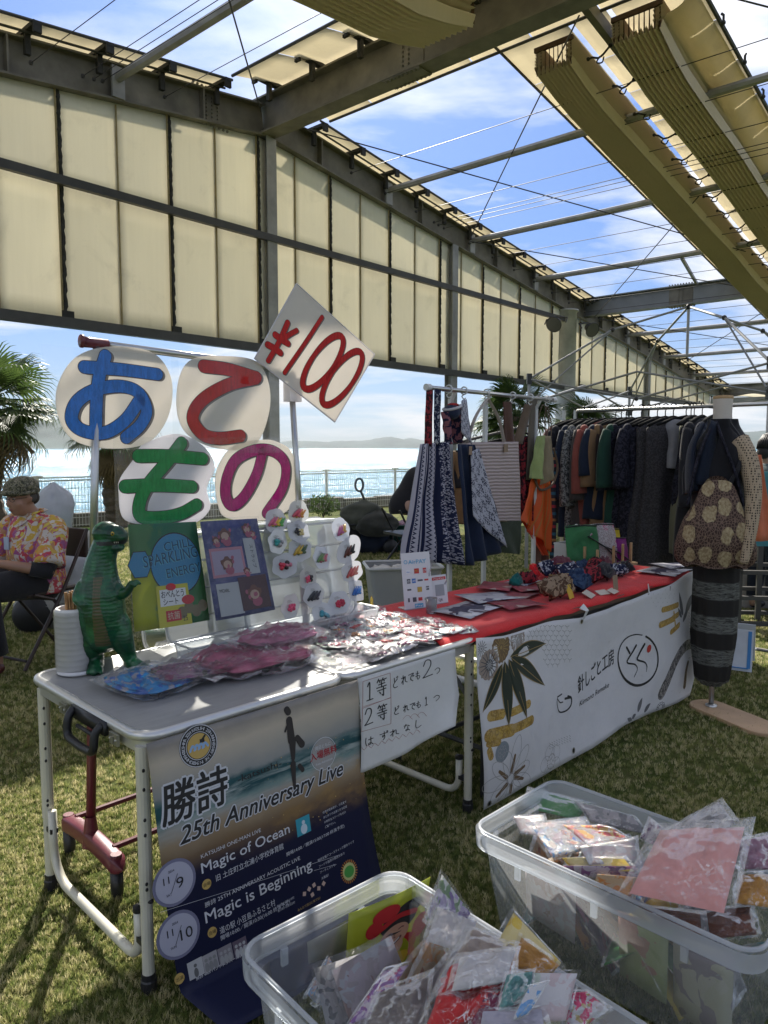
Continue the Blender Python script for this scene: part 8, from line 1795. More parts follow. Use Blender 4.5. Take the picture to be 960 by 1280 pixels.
# people
def person(name_lab, M, J, skin, hair, parts_fn, voxel=.011, scale=1):
 """J: joints; builds one fused body incl. head, hands with five fingers"""
 mb = MB()
 def cap(pts, rs, n=12):
  P = cr([V(*p) for p in pts], 4) if len(pts) > 2 else [V(*pts[0]).lerp(V(*pts[1]), k / 4) for k in range(5)]
  m = len(P); R = [rs[0] + (rs[-1] - rs[0]) * i / (m - 1) if len(rs) == 2 else None for i in range(m)]
  if R[0] is None:
   R = []
   for i in range(m): t = i / (m - 1) * (len(rs) - 1); a = min(int(t), len(rs) - 2); R.append(rs[a] + (rs[a + 1] - rs[a]) * (t - a))
  mb.tube(P, R, n); mb.ell(P[0], R[0], 10, 8); mb.ell(P[-1], R[-1], 10, 8)
 h = V(*J['head']); HR = Matrix.Rotation(J.get('yaw', 0), 3, 'Z') @ Matrix.Rotation(J.get('nod', 0), 3, 'X')
 def hp(x, y, z): return h + HR @ V(x, y, z)
 H4 = HR
 mb.ell(hp(0, -.008, .03), (.076, .092, .095), 16, 12, M=HR); mb.ell(hp(0, .022, -.045), (.060, .062, .068), 14, 10, M=HR); mb.ell(hp(0, .055, -.088), (.026, .022, .020), 10, 8, M=HR)
 mb.ell(hp(0, .088, -.012), (.013, .018, .026), 10, 8, M=HR); mb.ell(hp(0, .098, -.026), (.016, .012, .011), 8, 6, M=HR)
 for s in (-1, 1):
  mb.ell(hp(s * .078, -.005, -.005), (.012, .020, .032), 8, 6, M=HR); mb.ell(hp(s * .040, .058, -.030), (.026, .024, .026), 8, 6, M=HR); mb.ell(hp(s * .032, .073, .028), (.024, .012, .010), 8, 6, M=HR)
 mb.ell(hp(0, .083, -.058), (.024, .010, .006), 8, 5, M=HR); mb.ell(hp(0, .081, -.069), (.020, .010, .006), 8, 5, M=HR)
 cap([J['neck'], hp(0, -.02, -.06)], [.056, .054])
 c, hip = V(*J['chest']), V(*J['hip'])
 mb.ell(c, (.17, .115, .15), 16, 12); mb.ell((c + hip) / 2, (.150, .115, .16), 16, 12); mb.ell(hip, (.165, .125, .12), 16, 12); cap([c + V(0, 0, .02), J['neck']], [.10, .058])
 for s in ('l', 'r'):
  a, b, w, hd = V(*J['sh_' + s]), V(*J['el_' + s]), V(*J['wr_' + s]), V(*J['hd_' + s])
  cap([c + V(0, 0, .08), a], [.09, .062]); cap([a, b], [.055, .042]); cap([b, w], [.042, .026])
  d = (hd - w).normalized(); upv = V(*J.get('palm_' + s, (0, 0, 1))).normalized(); sd = d.cross(upv).normalized(); upv = sd.cross(d)
  pc = w + d * .055
  mb.ell(w + d * .045, (.030, .030, .030), 10, 8); mb.ell(pc, (.032, .032, .022), 10, 8)
  for k in range(4):
   o = (k - 1.5) * .0185; L = (.036, .042, .040, .030)[k]; b0 = pc + d * .022 + sd * o; cu = J.get('curl', .5)
   b1_ = b0 + d * L; b2_ = b1_ + (d * cos(cu * 1.4) + upv * sin(cu * 1.4)) * L * .7; b3 = b2_ + (d * cos(cu * 2.8) + upv * sin(cu * 2.8)) * L * .55
   mb.tube([b0, b1_, b2_, b3], [.0095, .009, .008, .0065], 8); mb.ell(b3, .0065, 6, 5)
  ts = 1 if s == 'l' else -1; t0 = w + d * .03 + sd * .026 * ts; t1 = t0 + sd * .030 * ts + d * .028 + upv * .01; t2 = t1 + d * .030 + upv * .012
  mb.tube([t0, t1, t2], [.013, .011, .008], 8); mb.ell(t2, .008, 6, 5)
 for s in ('l', 'r'):
  k_, f_ = V(*J['kn_' + s]), V(*J['an_' + s]); hh = hip + V(.085 * (1 if s == 'r' else -1), 0, -.02)
  cap([hh, k_], [.085, .060]); cap([k_, f_], [.056, .036]); t = V(*J['toe_' + s]); cap([f_ - V(0, 0, .03), t], [.036, .028])
 root = empty('person', name_lab, 'person'); root.matrix_world = M
 remesh_obj('body', mb, skin, root, voxel, 3)
 parts_fn(root, hp, HR)
 return root
def eyes(root, hp, HR, lid=.0):
 mb = MB()
 for s in (-1, 1): mb.ell(hp(s * .030, .078, .006), (.012, .007, .0055 - lid), 10, 6, M=HR)
 obj('eye', mb, paint('eye_white', (.5, .47, .43), .2), root, smooth=True); mb = MB()
 for s in (-1, 1): mb.ell(hp(s * .030, .084, .004), (.0055, .003, .0048), 8, 6, M=HR)
 obj('iris', mb, black_i, root, smooth=True); mb = MB()
 for s in (-1, 1): mb.tube([hp(s * .014, .082, .022), hp(s * .030, .085, .027), hp(s * .048, .078, .022)], .0035, 5)
 obj('eyebrow', mb, paint('brow_hair', (.03, .025, .02), .8), root); mb = MB(); mb.ell(hp(0, .091, -.060), (.020, .006, .004), 8, 5, M=HR); mb.ell(hp(0, .088, -.067), (.017, .006, .004), 8, 5, M=HR); obj('lips', mb, paint('lip_colour', (.24, .09, .075), .5), root, smooth=True)
skin_m = paint('tanned_skin', (.34, .19, .13), .5, 0, .12, 12, .1, 120, Subsurface_Weight=.1); skin_l = paint('light_skin', (.42, .26, .19), .5, 0, .1, 12, .1, 120)
aloha = printmat('aloha_print', [(.50, .32, .04), (.55, .50, .46), (.45, .05, .07), (.30, .08, .22), (.55, .25, .05), (.50, .45, .42), (.40, .20, .10), (.55, .42, .06)], 5.5, 2.2, .8)
camo = printmat('camouflage_knit', [(.05, .055, .03), (.16, .15, .09), (.03, .03, .02), (.22, .2, .15)], 14, 1.5, .9)
mx, my = -2.34, 4.9
MAN = Matrix.Translation((mx, my, 0)) @ Matrix.Rotation(radians(152), 4, 'Z') @ Matrix.Scale(1.04, 4)
JM = dict(head=(0, .075, 1.045), yaw=.08, nod=-.12, neck=(0, 0, .915), chest=(0, -.005, .73), hip=(0, -.02, .50), sh_l=(-.19, 0, .84), sh_r=(.19, 0, .84), el_l=(-.26, .10, .60), el_r=(.26, .10, .60), wr_l=(-.10, .33, .67), wr_r=(.12, .32, .66), hd_l=(-.03, .38, .75), hd_r=(.05, .37, .73),
          palm_l=(1, -.2, .2), palm_r=(-1, -.2, .2), kn_l=(-.13, .40, .52), kn_r=(.14, .40, .52), an_l=(-.14, .38, .09), an_r=(.15, .36, .09), toe_l=(-.16, .50, .04), toe_r=(.17, .48, .04), curl=.55)
def man_parts(root, hp, HR):
 eyes(root, hp, HR, .0015)
 def shf(sx, sy): pass
 mb = loft([(.44, .20, .165, 0, .0), (.52, .205, .17, 0, 0), (.64, .185, .15, 0, .0), (.76, .20, .14, 0, 0), (.86, .19, .11, 0, 0), (.92, .10, .085, 0, .0), (.945, .075, .07, 0, .0)], 36, lambda t, z: .012 * noise.noise(V(cos(t) * 2, sin(t) * 2, z * 7)) + .006 * sin(5 * t + z * 9)); obj('shirt', mb, aloha, root, smooth=True, solid=.004)
 for s, sg in (('l', -1), ('r', 1)):
  a = V(*JM['sh_' + s]); b = V(*JM['el_' + s]); mb = MB(); mb.tube(cr([a - V(sg * .06, 0, -.03), a + V(sg * .01, 0, .0), a.lerp(b, .5), a.lerp(b, .86)], 4), [.075, .080, .082, .084, .085, .086, .087, .088, .09, .092, .094, .096, .098], 14, flat=(1, .95)); obj('shirt_sleeve', mb, aloha, root, smooth=True)
  w = V(*JM['wr_' + s]); mb = MB(); mb.tube([a.lerp(b, .8), b, b.lerp(w, .35)], [.058, .056, .046], 12); obj('inner_sleeve', mb, blackc, root, smooth=True)
 mb = MB(); mb.tube(cr([(-.07, .04, .945), (-.05, .085, .90), (0, .10, .87), (.05, .085, .90), (.07, .04, .945), (.06, -.05, .96), (-.06, -.05, .96)], 4, closed=True), .016, 6, closed=True, flat=(1, .5)); obj('collar', mb, aloha, root, smooth=True)
 mb = MB(); mb.tube([V(*JM['wr_r']) + V(-.03, .03, 0) * .2 - V(0, .02, 0), V(*JM['wr_r']) + V(-.006, .004, .004)], .034, 12); obj('wrist_watch', mb, blackp, root)
 for sg in (-1, 1):
  s = 'l' if sg < 0 else 'r'; k = V(*JM['kn_' + s]); an = V(*JM['an_' + s]); mb = MB(); mb.tube(cr([(sg * .07, -.04, .49), (sg * .10, .12, .51), k + V(0, .0, .0), k + V(0, .02, -.08), an + V(0, 0, .04)], 4), [.115, .112, .108, .104, .1, .097, .094, .09, .086, .082, .08, .078, .075, .072, .07, .068, .066], 14); obj('trouser_leg', mb, blackc, root, smooth=True)
  t = V(*JM['toe_' + s]); mb = MB(); mb.ell((an + t) / 2 - V(0, 0, .015), (.05, .10, .045), 12, 8); obj('shoe', mb, paint('dark_red_shoe', (.08, .015, .015), .5), root, smooth=True)
 mb = MB(); mb.ell(hp(0, -.012, .062), (.098, .112, .072), 18, 12, M=HR); mb.ell(hp(0, .075, .045), (.072, .055, .020), 14, 8, M=HR); mb.tube([hp(.092 * cos(t), -.01 + .104 * sin(t), .035) for t in [2 * pi * k / 20 for k in range(20)]], .013, 6, closed=True); obj('flat_cap', mb, camo, root, smooth=True)
 mb = MB()
 for s in (-1, 1): mb.tube([hp(s * .032 + .022 * cos(t), .094, .004 + .015 * sin(t)) for t in [2 * pi * k / 14 for k in range(14)]], .0016, 4, closed=True); mb.tube([hp(s * .054, .092, .008), hp(s * .078, .02, .006)], .0016, 4)
 mb.tube([hp(-.010, .096, .006), hp(.010, .096, .006)], .0016, 4); obj('glasses', mb, black_i, root)
 mb = MB()
 for s in (-1, 1): mb.ell(hp(s * .080, -.02, .0), (.008, .03, .03), 8, 6, M=HR)
 mb.ell(hp(0, -.075, -.01), (.065, .035, .05), 10, 8, M=HR); obj('hair', mb, paint('grey_black_hair', (.06, .055, .05), .8), root, smooth=True)
 mb = MB(); mb.box((.03, .150, .72), (.075, .155, .80)); mb.tube([(.05, .12, .90), (.052, .152, .80)], .002, 4); obj('name_badge', mb, paint('badge_blue_white', (.35, .42, .55), .4), root)
 mb = MB(); mb.grid(lambda u, v: V(-.01 + .09 * cos(u * 6.283) * v, .16 + .005 * v + .02, .535 + .05 * sin(u * 6.283) * v), 20, 3, closeu=True); obj('round_fan_print', mb, paint('fan_paper', (.35, .42, .48), .6), root)
person('seated man in a colourful aloha shirt and flat cap looking down at a phone', MAN, JM, skin_m, None, man_parts)
ph = empty('mobile_phone', 'dark grey phone held by the seated man', 'phone'); ph.matrix_world = MAN @ Matrix.Translation((.01, .40, .76)) @ Matrix.Rotation(radians(-40), 4, 'X'); mb = MB(); mb.box((-.038, -.005, -.075), (.038, .005, .075)); obj('case', mb, paint('phone_grey', (.06, .06, .06), .4), ph, bevel=.004); mb = MB(); mb.box((-.033, -.0065, -.068), (.033, -.0055, .068)); obj('screen', mb, paint('phone_screen', (.03, .03, .035), .1), ph)
CHM = MAN; ch = empty('folding_chair', 'brown metal folding chair under the seated man', 'chair'); ch.matrix_world = Matrix.Translation((mx, my, 0)) @ Matrix.Rotation(radians(152), 4, 'Z')
bm_ = paint('brown_chair_metal', (.06, .045, .04), .4, .4, .1)
for s in (-1, 1):
 mb = MB(); mb.tube([(s * .23, .27, .01), (s * .22, -.05, .48), (s * .21, -.26, .86)], .012, 8); obj('leg', mb, bm_, ch); mb = MB(); mb.tube([(s * .20, -.30, .01), (s * .20, .02, .42), (s * .20, .16, .47)], .012, 8); obj('leg', mb, bm_, ch)
mb = MB(); mb.box((-.19, -.2, .455), (.19, .2, .485)); obj('seat', mb, bm_, ch, bevel=.01); mb = MB(); mb.box((-.20, -.275, .66), (.20, -.25, .86)); obj('backrest', mb, bm_, ch, bevel=.008); [obj('stretcher', MB().tube([(-.21, y, .06), (.21, y, .06)], .009, 6), bm_, ch) for y in (.24, -.27)]
P2 = at_y(517, 640, 8.6); JB = dict(head=(0, .30, 1.10), yaw=0, nod=-.9, neck=(0, .20, 1.03), chest=(0, .10, .88), hip=(0, -.08, .62), sh_l=(-.19, .16, .96), sh_r=(.19, .16, .96), el_l=(-.22, .30, .72), el_r=(.22, .30, .72), wr_l=(-.12, .48, .60), wr_r=(.12, .48, .60), hd_l=(-.08, .56, .56), hd_r=(.08, .56, .56), palm_l=(0, 0, -1), palm_r=(0, 0, -1), kn_l=(-.12, .30, .48), kn_r=(.12, .30, .48), an_l=(-.13, .05, .09), an_r=(.13, .05, .09), toe_l=(-.14, .18, .04), toe_r=(.14, .18, .04), curl=.6)
def dark_parts(J, top, bot, hairm, hat=False, hoodie=True):
 def f(root, hp, HR):
  eyes(root, hp, HR)
  c = V(*J['chest']); hip_ = V(*J['hip']); n_ = V(*J['neck']); mb = MB(); P = cr([hip_ - V(0, 0, .08), hip_, (c + hip_) / 2, c, c.lerp(n_, .65), n_], 4); R = [.185, .19, .192, .192, .19, .186, .184, .182, .184, .188, .192, .194, .196, .19, .18, .165, .14, .12, .10, .085, .075]; mb.tube(P, R[:len(P)], 18, flat=(1, .78)); obj('top_garment', mb, top, root, smooth=True)
  for s in ('l', 'r'):
   a, b, w = V(*J['sh_' + s]), V(*J['el_' + s]), V(*J['wr_' + s]); mb = MB(); mb.tube(cr([c.lerp(a, .6) + V(0, 0, .02), a, b, w.lerp(b, .15)], 4), [.075, .074, .073, .072, .07, .068, .064, .06, .056, .052, .048, .044, .040], 12); obj('sleeve', mb, top, root, smooth=True)
   k, an = V(*J['kn_' + s]), V(*J['an_' + s]); sg = -1 if s == 'l' else 1; mb = MB(); mb.tube(cr([hip_ + V(sg * .08, 0, 0), k, an + V(0, 0, .03)], 5), [.11, .108, .104, .1, .094, .088, .084, .08, .075, .07, .066], 12); obj('trouser_leg', mb, bot, root, smooth=True)
   t = V(*J['toe_' + s]); mb = MB(); mb.ell((an + t) / 2 - V(0, 0, .015), (.048, .10, .045), 12, 8); obj('shoe', mb, blackp, root, smooth=True)
  mb = MB(); mb.ell(hp(0, -.028, .035), (.088, .098, .100), 16, 12, M=HR); mb.ell(hp(0, -.07, -.05), (.07, .05, .07), 12, 8, M=HR)
  for k in range(30): t = k / 30 * 6.283; mb.tube([hp(.06 * cos(t), -.03 + .07 * sin(t), .10), hp(.088 * cos(t), -.035 + .09 * sin(t), .03), hp(.085 * cos(t), -.05 + .07 * sin(t), -.03 if sin(t) < .2 else .03)], .008, 5)
  obj('hair', mb, hairm, root, smooth=True)
 return f
hairb = paint('black_hair', (.012, .011, .012), .6, 0, .2, 60, .3, 200)
person('stooping person in black clothes behind the striped apron', Matrix.Translation((P2.x - .02, 8.6, .12)) @ Matrix.Rotation(radians(-70), 4, 'Z') @ Matrix.Scale(1.02, 4), JB, skin_l, None, dark_parts(JB, blackc, blackc, hairb), .013)
ch2 = empty('folding_stool', 'black folding chair beside the stooping person', 'chair', None, V(P2.x - .10, 8.45, 0), radians(-60));
for s in (-1, 1): mb = MB(); mb.tube([(s * .2, .2, .01), (s * .2, -.2, .72)], .012, 6); obj('leg', mb, blackp, ch2); mb = MB(); mb.tube([(s * .18, -.22, .01), (s * .18, .15, .44)], .012, 6); obj('leg', mb, blackp, ch2)
mb = MB(); mb.box((-.2, -.18, .42), (.2, .18, .45)); obj('seat', mb, blackp, ch2)
JS = dict(head=(0, .02, 1.50), yaw=0, nod=-.25, neck=(0, 0, 1.36), chest=(0, 0, 1.20), hip=(0, 0, .93), sh_l=(-.19, 0, 1.29), sh_r=(.19, 0, 1.29), el_l=(-.24, .02, 1.02), el_r=(.24, .02, 1.02), wr_l=(-.20, .20, .88), wr_r=(.20, .20, .88), hd_l=(-.18, .28, .86), hd_r=(.18, .28, .86), palm_l=(0, 0, 1), palm_r=(0, 0, 1), kn_l=(-.10, .02, .50), kn_r=(.10, .02, .50), an_l=(-.11, 0, .09), an_r=(.11, 0, .09), toe_l=(-.12, .14, .04), toe_r=(.12, .14, .04), curl=.4)
P3 = at_y(962, 560, 6.3)
person('dark haired person in a grey shirt standing at the right edge beyond the mannequin', Matrix.Translation((P3.x, 6.3, 0)) @ Matrix.Rotation(radians(-70), 4, 'Z') @ Matrix.Scale(.94, 4), JS, skin_l, None, dark_parts(JS, fabric('slate_shirt', (.10, .13, .13)), dk_navy, hairb), .013)
# things standing on the grass
def at0(px, py): return at_z(px, py, 0)
def lump(name, lab, cat, px, py, w, h, d, m, seed, z=0, rz=0, D=None, knot=False):
 p = at0(px, py) if D is None else at_y(px, py, D); r = empty(name, lab, cat, None, V(p.x, p.y, z), rz)
 def f(u, v):
  t = 2 * pi * u; s = v; q = V(cos(t) * 1.4, sin(t) * 1.4, s * 2.5 + seed); k = (sin(pi * min(.98, .08 + s * .92)) ** .45) * (1 + .28 * noise.noise(q) - .18 * abs(noise.noise(q * 2.3)))
  if s > .85: k *= 1 - (s - .85) * 4
  return V(w / 2 * k * cos(t), d / 2 * k * sin(t), h * s)
 mb = MB(); mb.grid(f, 30, 22, closeu=True); obj('bag_body', mb, m, r, smooth=True)
 if knot:
  mb = MB(); mb.tube(cr([(0, 0, h * .96), (.03, 0, h * 1.05), (.07, .02, h * 1.12)], 4), [.02] * 4 + [.03] * 5, 8, flat=(1, .4)); mb.tube(cr([(0, 0, h * .96), (-.04, 0, h * 1.04), (-.09, .0, h * 1.08)], 4), [.02] * 4 + [.03] * 5, 8, flat=(1, .4)); obj('tied_handle', mb, m, r, smooth=True)
 return r
bagw = fabric('white_carrier_plastic', (.60, .62, .66), .05, .35, trans=.35); bagw2 = fabric('cream_carrier_plastic', (.50, .50, .47), .06, .4, trans=.3)
lump('carrier_bag', 'knotted white plastic bag on the grey crate behind the seated man', 'plastic bag', 84, 770, .42, .45, .3, bagw, 1, .22, D=5.7, knot=True); lump('carrier_bag', 'large white plastic bag on the grass under the folding chair', 'plastic bag', 62, 775, .55, .40, .35, bagw2, 4, 0, D=5.75); lump('carrier_bag', 'upright white bag behind the shoulder of the seated man', 'plastic bag', 70, 700, .34, .50, .25, bagw, 7, .62, D=6.3)
lump('carrier_bag', 'crumpled cream bag resting above the grey crate by the signpole', 'plastic bag', 100, 700, .40, .26, .3, bagw2, 9, .50, D=6.0)
p = at_y(88, 690, 6.15); r = empty('green_cushion_bag', 'folded bright green bag with white stripes beside the seated man', 'bag', None, V(p.x, 6.15, .62), radians(20)); mb = MB(); gl_ = fabric('lime_cloth', (.10, .36, .03), .15)
mb = pillow(.36, .24, .16, 3, 14, 12, .2); mb.v = [(x, z, y) for x, y, z in mb.v]; obj('body', mb, gl_, r, smooth=True); mb = MB(); [mb.tube(cr([(x, -.085, .11), (x + .01, -.10, 0), (x + .0, -.08, -.11)], 4), .008, 5) for x in (-.05, -.01, .03)]; obj('stripe_band', mb, white_i, r)
p = at_y(96, 735, 6.0); r = empty('grey_crate', 'grey plastic crate behind the folding chair', 'crate', None, V(p.x, 6.0, 0), radians(30)); gp = paint('grey_plastic', (.30, .30, .29), .5, 0, .08)
mb = MB(); P_ = rrect(.50, .36, .03, 4, -.25, -.18); mb.add([V(u * .9, v * .9, 0) for u, v in P_] + [V(u, v, .32) for u, v in P_], [(i, (i + 1) % len(P_), len(P_) + (i + 1) % len(P_), len(P_) + i) for i in range(len(P_))] + [tuple(range(len(P_)))]); obj('body', mb, gp, r, solid=.004); mb = MB(); mb.tube([V(u * 1.02, v * 1.02, .32) for u, v in P_], .012, 6, closed=True); obj('rim', mb, gp, r); mb = MB(); mb.box((-.06, -.20, .20), (.06, -.17, .24)); obj('handle_slot', mb, black_i, r)
p = at_y(42, 765, 5.6); r = empty('round_speaker', 'black round speaker on the grass under the chair', 'speaker', None, V(p.x, 5.6, .14), radians(200)); mb = MB(); mb.lathe([(0, -.06), (.12, -.06), (.15, -.03), (.15, .03), (.11, .05), (0, .03)], 24, ax=Matrix.Rotation(radians(90), 3, 'X')); obj('body', mb, blackp, r, smooth=True)  # roundish black object under the chair, taken for a speaker
p = at0(455, 690); cd = p.y
r = empty('folding_cart', 'black folding cart with a loop handle by the sea fence', 'cart', None, V(p.x, cd, 0), radians(10))
mb = MB(); q = at_y(449, 606, cd) - V(p.x, cd, 0); hx, hz_2 = q.x, q.z
mb.tube([(hx + .075 * .55 * cos(t) * 1.3, 0, hz_2 + .085 * sin(t)) for t in [2 * pi * k / 18 for k in range(18)]], .016, 6, closed=True); mb.tube([(hx + .02, 0, hz_2 - .08), (hx + .20, .05, .42)], .018, 6); obj('pull_handle', mb, blackp, r)
mb = MB(); mb.tube([(-.35, -.25, .40), (.35, -.25, .40), (.35, .25, .40), (-.35, .25, .40)], .014, 6, closed=True); [mb.tube([(x, y, .08), (x, y, .42)], .012, 6) for x in (-.35, .35) for y in (-.25, .25)]; mb.tube([(-.35, -.25, .1), (.35, .25, .4)], .01, 6); obj('cart_frame', mb, blackp, r)
for x in (-.32, .32):
 for y in (-.25, .25): mb = MB(); mb.lathe([(0, -.03), (.09, -.03), (.10, -.015), (.10, .015), (.09, .03), (0, .03)], 16, (x, y, .10), ax=Matrix.Rotation(radians(90), 3, 'X')); obj('wheel', mb, blackp, r, smooth=True)
lump('rucksack', 'olive grey rucksack piled on the folding cart', 'rucksack', 455, 665, .62, .40, .45, fabric('olive_grey_canvas', (.07, .075, .06)), 11, .32, D=cd - .1); lump('rucksack', 'dark grey bag leaning on the right of the cart', 'rucksack', 472, 660, .55, .34, .4, fabric('dark_grey_canvas', (.04, .042, .038)), 14, .25, D=cd - .25)
lump('black_bag', 'low black bag on the grass left of the cart', 'bag', 428, 690, .75, .42, .5, blackc, 17, 0); lump('black_bag', 'black sack between the cart and the teal basket', 'bag', 462, 690, .65, .42, .5, dk_navy, 19, 0)
p = at0(497, 688); r = empty('teal_basket', 'dark teal plastic basket of small goods near the stooping person', 'basket', None, V(p.x, p.y, 0), 0); tp = paint('teal_plastic', (.01, .07, .065), .45); mb = MB(); mb.lathe([(.0, 0), (.22, 0), (.27, .36), (.29, .37), (.28, .38), (.26, .37), (.21, .02), (0, .02)], 24); obj('tub', mb, tp, r, smooth=True); mb = MB(); [mb.ell((random.uniform(-.16, .16), random.uniform(-.16, .16), .36), (.07, .06, .05), 8, 6) for _ in range(9)]; tag(obj('contents', mb, print_mauve, r, smooth=True), kind='stuff')
p = at0(505, 776); r = empty('white_tub', 'grey white plastic box with loose white goods behind the payment sign', 'box', None, V(.16, 6.35, 0), radians(8)); wp = paint('grey_white_plastic', (.36, .38, .38), .5, 0, .05)
P_ = rrect(.62, .42, .04, 4, -.31, -.21); H_ = .40; n = len(P_); mb = MB(); mb.add([V(u * .86, v * .86, 0) for u, v in P_] + [V(u, v, H_) for u, v in P_], [(i, (i + 1) % n, n + (i + 1) % n, n + i) for i in range(n)] + [tuple(range(n))]); obj('body', mb, wp, r, solid=.004); mb = MB(); mb.tube([V(u * 1.03, v * 1.03, H_) for u, v in P_], .014, 6, closed=True); obj('rim', mb, paint('rim_white', (.5, .52, .52), .5), r)
for k in range(7): mb = crumple(.20, .16, .10, k * 3, .7, 14, 12); o = obj('wrapped_piece', mb, paint('white_goods', (.5, .5, .5), .6), r, smooth=True); o.location = (random.uniform(-.18, .18), random.uniform(-.1, .1), H_ - .04)
p = at_y(948, 800, 5.6); r = empty('metal_shelf', 'black metal tube rack standing on the grass at the right edge', 'shelf', None, V(p.x + .35, 5.6, 0), radians(-5))
for z in (.42, .22, .02): mb = MB(); mb.box((-.5, -.02, z + .02), (.8, .02, z + .05)); mb.box((-.5, .38, z + .02), (.8, .42, z + .05)); obj('rail', mb, steel_d, r)
for x in (-.5, .8): mb = MB(); mb.box((x - .02, -.02, 0), (x + .02, .02, .72)); mb.box((x - .02, .38, 0), (x + .02, .42, .72)); obj('upright', mb, steel_d, r)
p = at_y(962, 690, 5.9); r = empty('teal_board', 'teal painted notice board at the right edge behind the mannequin', 'board', None, V(p.x + .14, 5.9, 0), radians(-8)); mb = MB(); mb.box((-.26, -.01, .62), (.6, .015, 1.22)); obj('panel', mb, paint('teal_paint', (.03, .20, .24), .5), r); mb = MB(); mb.box((-.22, -.01, 0), (-.18, .02, .62)); mb.box((.4, -.01, 0), (.44, .02, .62)); obj('leg', mb, steel_d, r); mb = MB(); mb.box((-.12, -.014, .84), (-.02, -.011, .90)); obj('black_patch', mb, black_i, r)
p = at_y(955, 775, 6.2); r = empty('counter_box', 'pale wooden counter box below the teal board', 'box', None, V(p.x + .3, 6.4, 0), 0); mb = MB(); mb.box((-.45, 0, .0), (.6, .4, .60)); obj('body', mb, paint('weathered_white_wood', (.30, .28, .26), .8, 0, .2), r, bevel=.01)
p = at_y(944, 640, 5.3)
def orf(u, v): return V((u - .5) * (.10 + .14 * v) + .05 * v, .02 * sin(u * 9), -.62 * v)
o = gridobj('orange_cloth', orf, 10, 12, fabric('salmon_cloth', (.55, .16, .08)), None, solid=.003); o.location = (p.x - .02, 5.3, 1.36); tag(o, 'salmon orange cloth strip hanging right of the mannequin sleeve', 'cloth')
r = empty('folding_sign', 'white folding sign with a blue border behind the mannequin trousers', 'sign', None, at0(905, 832), radians(-30)); sg_ = paint('sign_board_white', (.55, .58, .62), .4);
for s in (-1, 1):
 M_ = Matrix.Rotation(radians(14 * s), 4, 'X'); mb = MB(); mb.box((-.17, s * .0 - .004, .02), (.17, .004, .28), M=Matrix.Translation((0, -s * .15, 0)) @ M_.inverted()); obj('board', mb, sg_, r)
 mb = MB();
 for q in ([(-.15, .04), (.15, .04)], [(-.15, .04), (-.15, .27)], [(.15, .04), (.15, .27)]): mb.beam(Matrix.Translation((0, -s * .15, 0)) @ M_.inverted() @ V(q[0][0], -s * .006, q[0][1]), Matrix.Translation((0, -s * .15, 0)) @ M_.inverted() @ V(q[1][0], -s * .006, q[1][1]), .02, .004)
 obj('blue_border', mb, ink('border_blue', (.05, .22, .5)), r)
r = empty('rear_clothes_rail', 'rear clothes rail with black hangers glimpsed between the bag straps', 'clothes rail'); a = at_y(560, 556, 6.4); b = at_y(668, 530, 6.9); mb = MB(); mb.tube([a, b], .013, 8); mb.tube([V(a.x, a.y, 0), a], .013, 6); mb.tube([V(b.x, b.y, 0), b], .013, 6); obj('rail', mb, steel_d, r)
for k, (px, m, lab) in enumerate(((592, och, 'ochre tan jacket on the rear rail'), (606, blackc, 'black jacket on the rear rail behind the tote handles'), (622, dk_navy, 'ink navy jacket on the rear rail'), (640, maroonc, 'maroon jacket on the rear rail behind the brown strap'), (656, blackc, 'black jacket at the right of the rear rail'))):
 o = garment(800, m, .75, lab, .22, .3, None, 0, .05, k); q = a.lerp(b, (px - 560) / 108); o.location = q; o.rotation_euler = (0, 0, radians(20)); o['group'] = 'clothes on the rear rail'
# fan palms and shrub
N = NT('palm_leaf'); co = N.coord('Object'); oi = N.n('ShaderNodeObjectInfo'); f = N.noise(co, 9, 3, .6); c = N.ramp(f, [(.3, (.035, .065, .016)), (.6, (.075, .12, .03)), (.8, (.15, .17, .05))]); s_ = N.bsdf(c, .45, 0, None, spec=.4); t = N.n('ShaderNodeBsdfTranslucent'); N.l(c, t.inputs[0]); x = N.n('ShaderNodeMixShader'); x.inputs[0].default_value = .4; N.l(s_, x.inputs[1]); N.l(t.outputs[0], x.inputs[2]); palm_g = N.done(x.outputs[0])
palm_d = fabric('dry_palm_leaf', (.16, .12, .06), .3, trans=.3); bark = paint('palm_bark', (.10, .08, .06), .95, 0, .35, 9, .8, 24, bd=.02)
def fanleaf(seed, dry=False):
 mb = MB(); g = random.Random(seed); L = .62
 mb.tube([(0, 0, 0), (.25, 0, .06), (.55, 0, .05)], [.016, .012, .009], 5)
 n = 34
 for k in range(n):
  a = radians(-118 + 236 * k / (n - 1)); l = L * (1 - .25 * abs(a) / 2.1) * g.uniform(.9, 1.08); d = V(cos(a), sin(a), .10 * cos(a * 1.5)); sd = V(-sin(a), cos(a), 0)
  o = V(.55, 0, .05); w = .017; dr = g.uniform(.16, .42) + (.5 if dry else 0)
  p0 = o + d * .03; p1 = o + d * l * .55 + V(0, 0, -.02); p2 = p1 + d * l * .25 + V(0, 0, -.08 * dr * 2); p3 = p2 + d * l * .14 + V(0, 0, -.24 * dr - .04)
  up = V(0, 0, .008)
  mb.add([p0 - sd * .003, p0 + sd * .003, p1 - sd * w, p1 + up, p1 + sd * w, p2 - sd * w * .6, p2 + sd * w * .6, p3], [(0, 1, 3, 2), (1, 4, 3), (2, 3, 6, 5), (3, 4, 6), (5, 6, 7)])
 return mb
fp = [fanleaf(k) for k in range(3)]; fpo = []
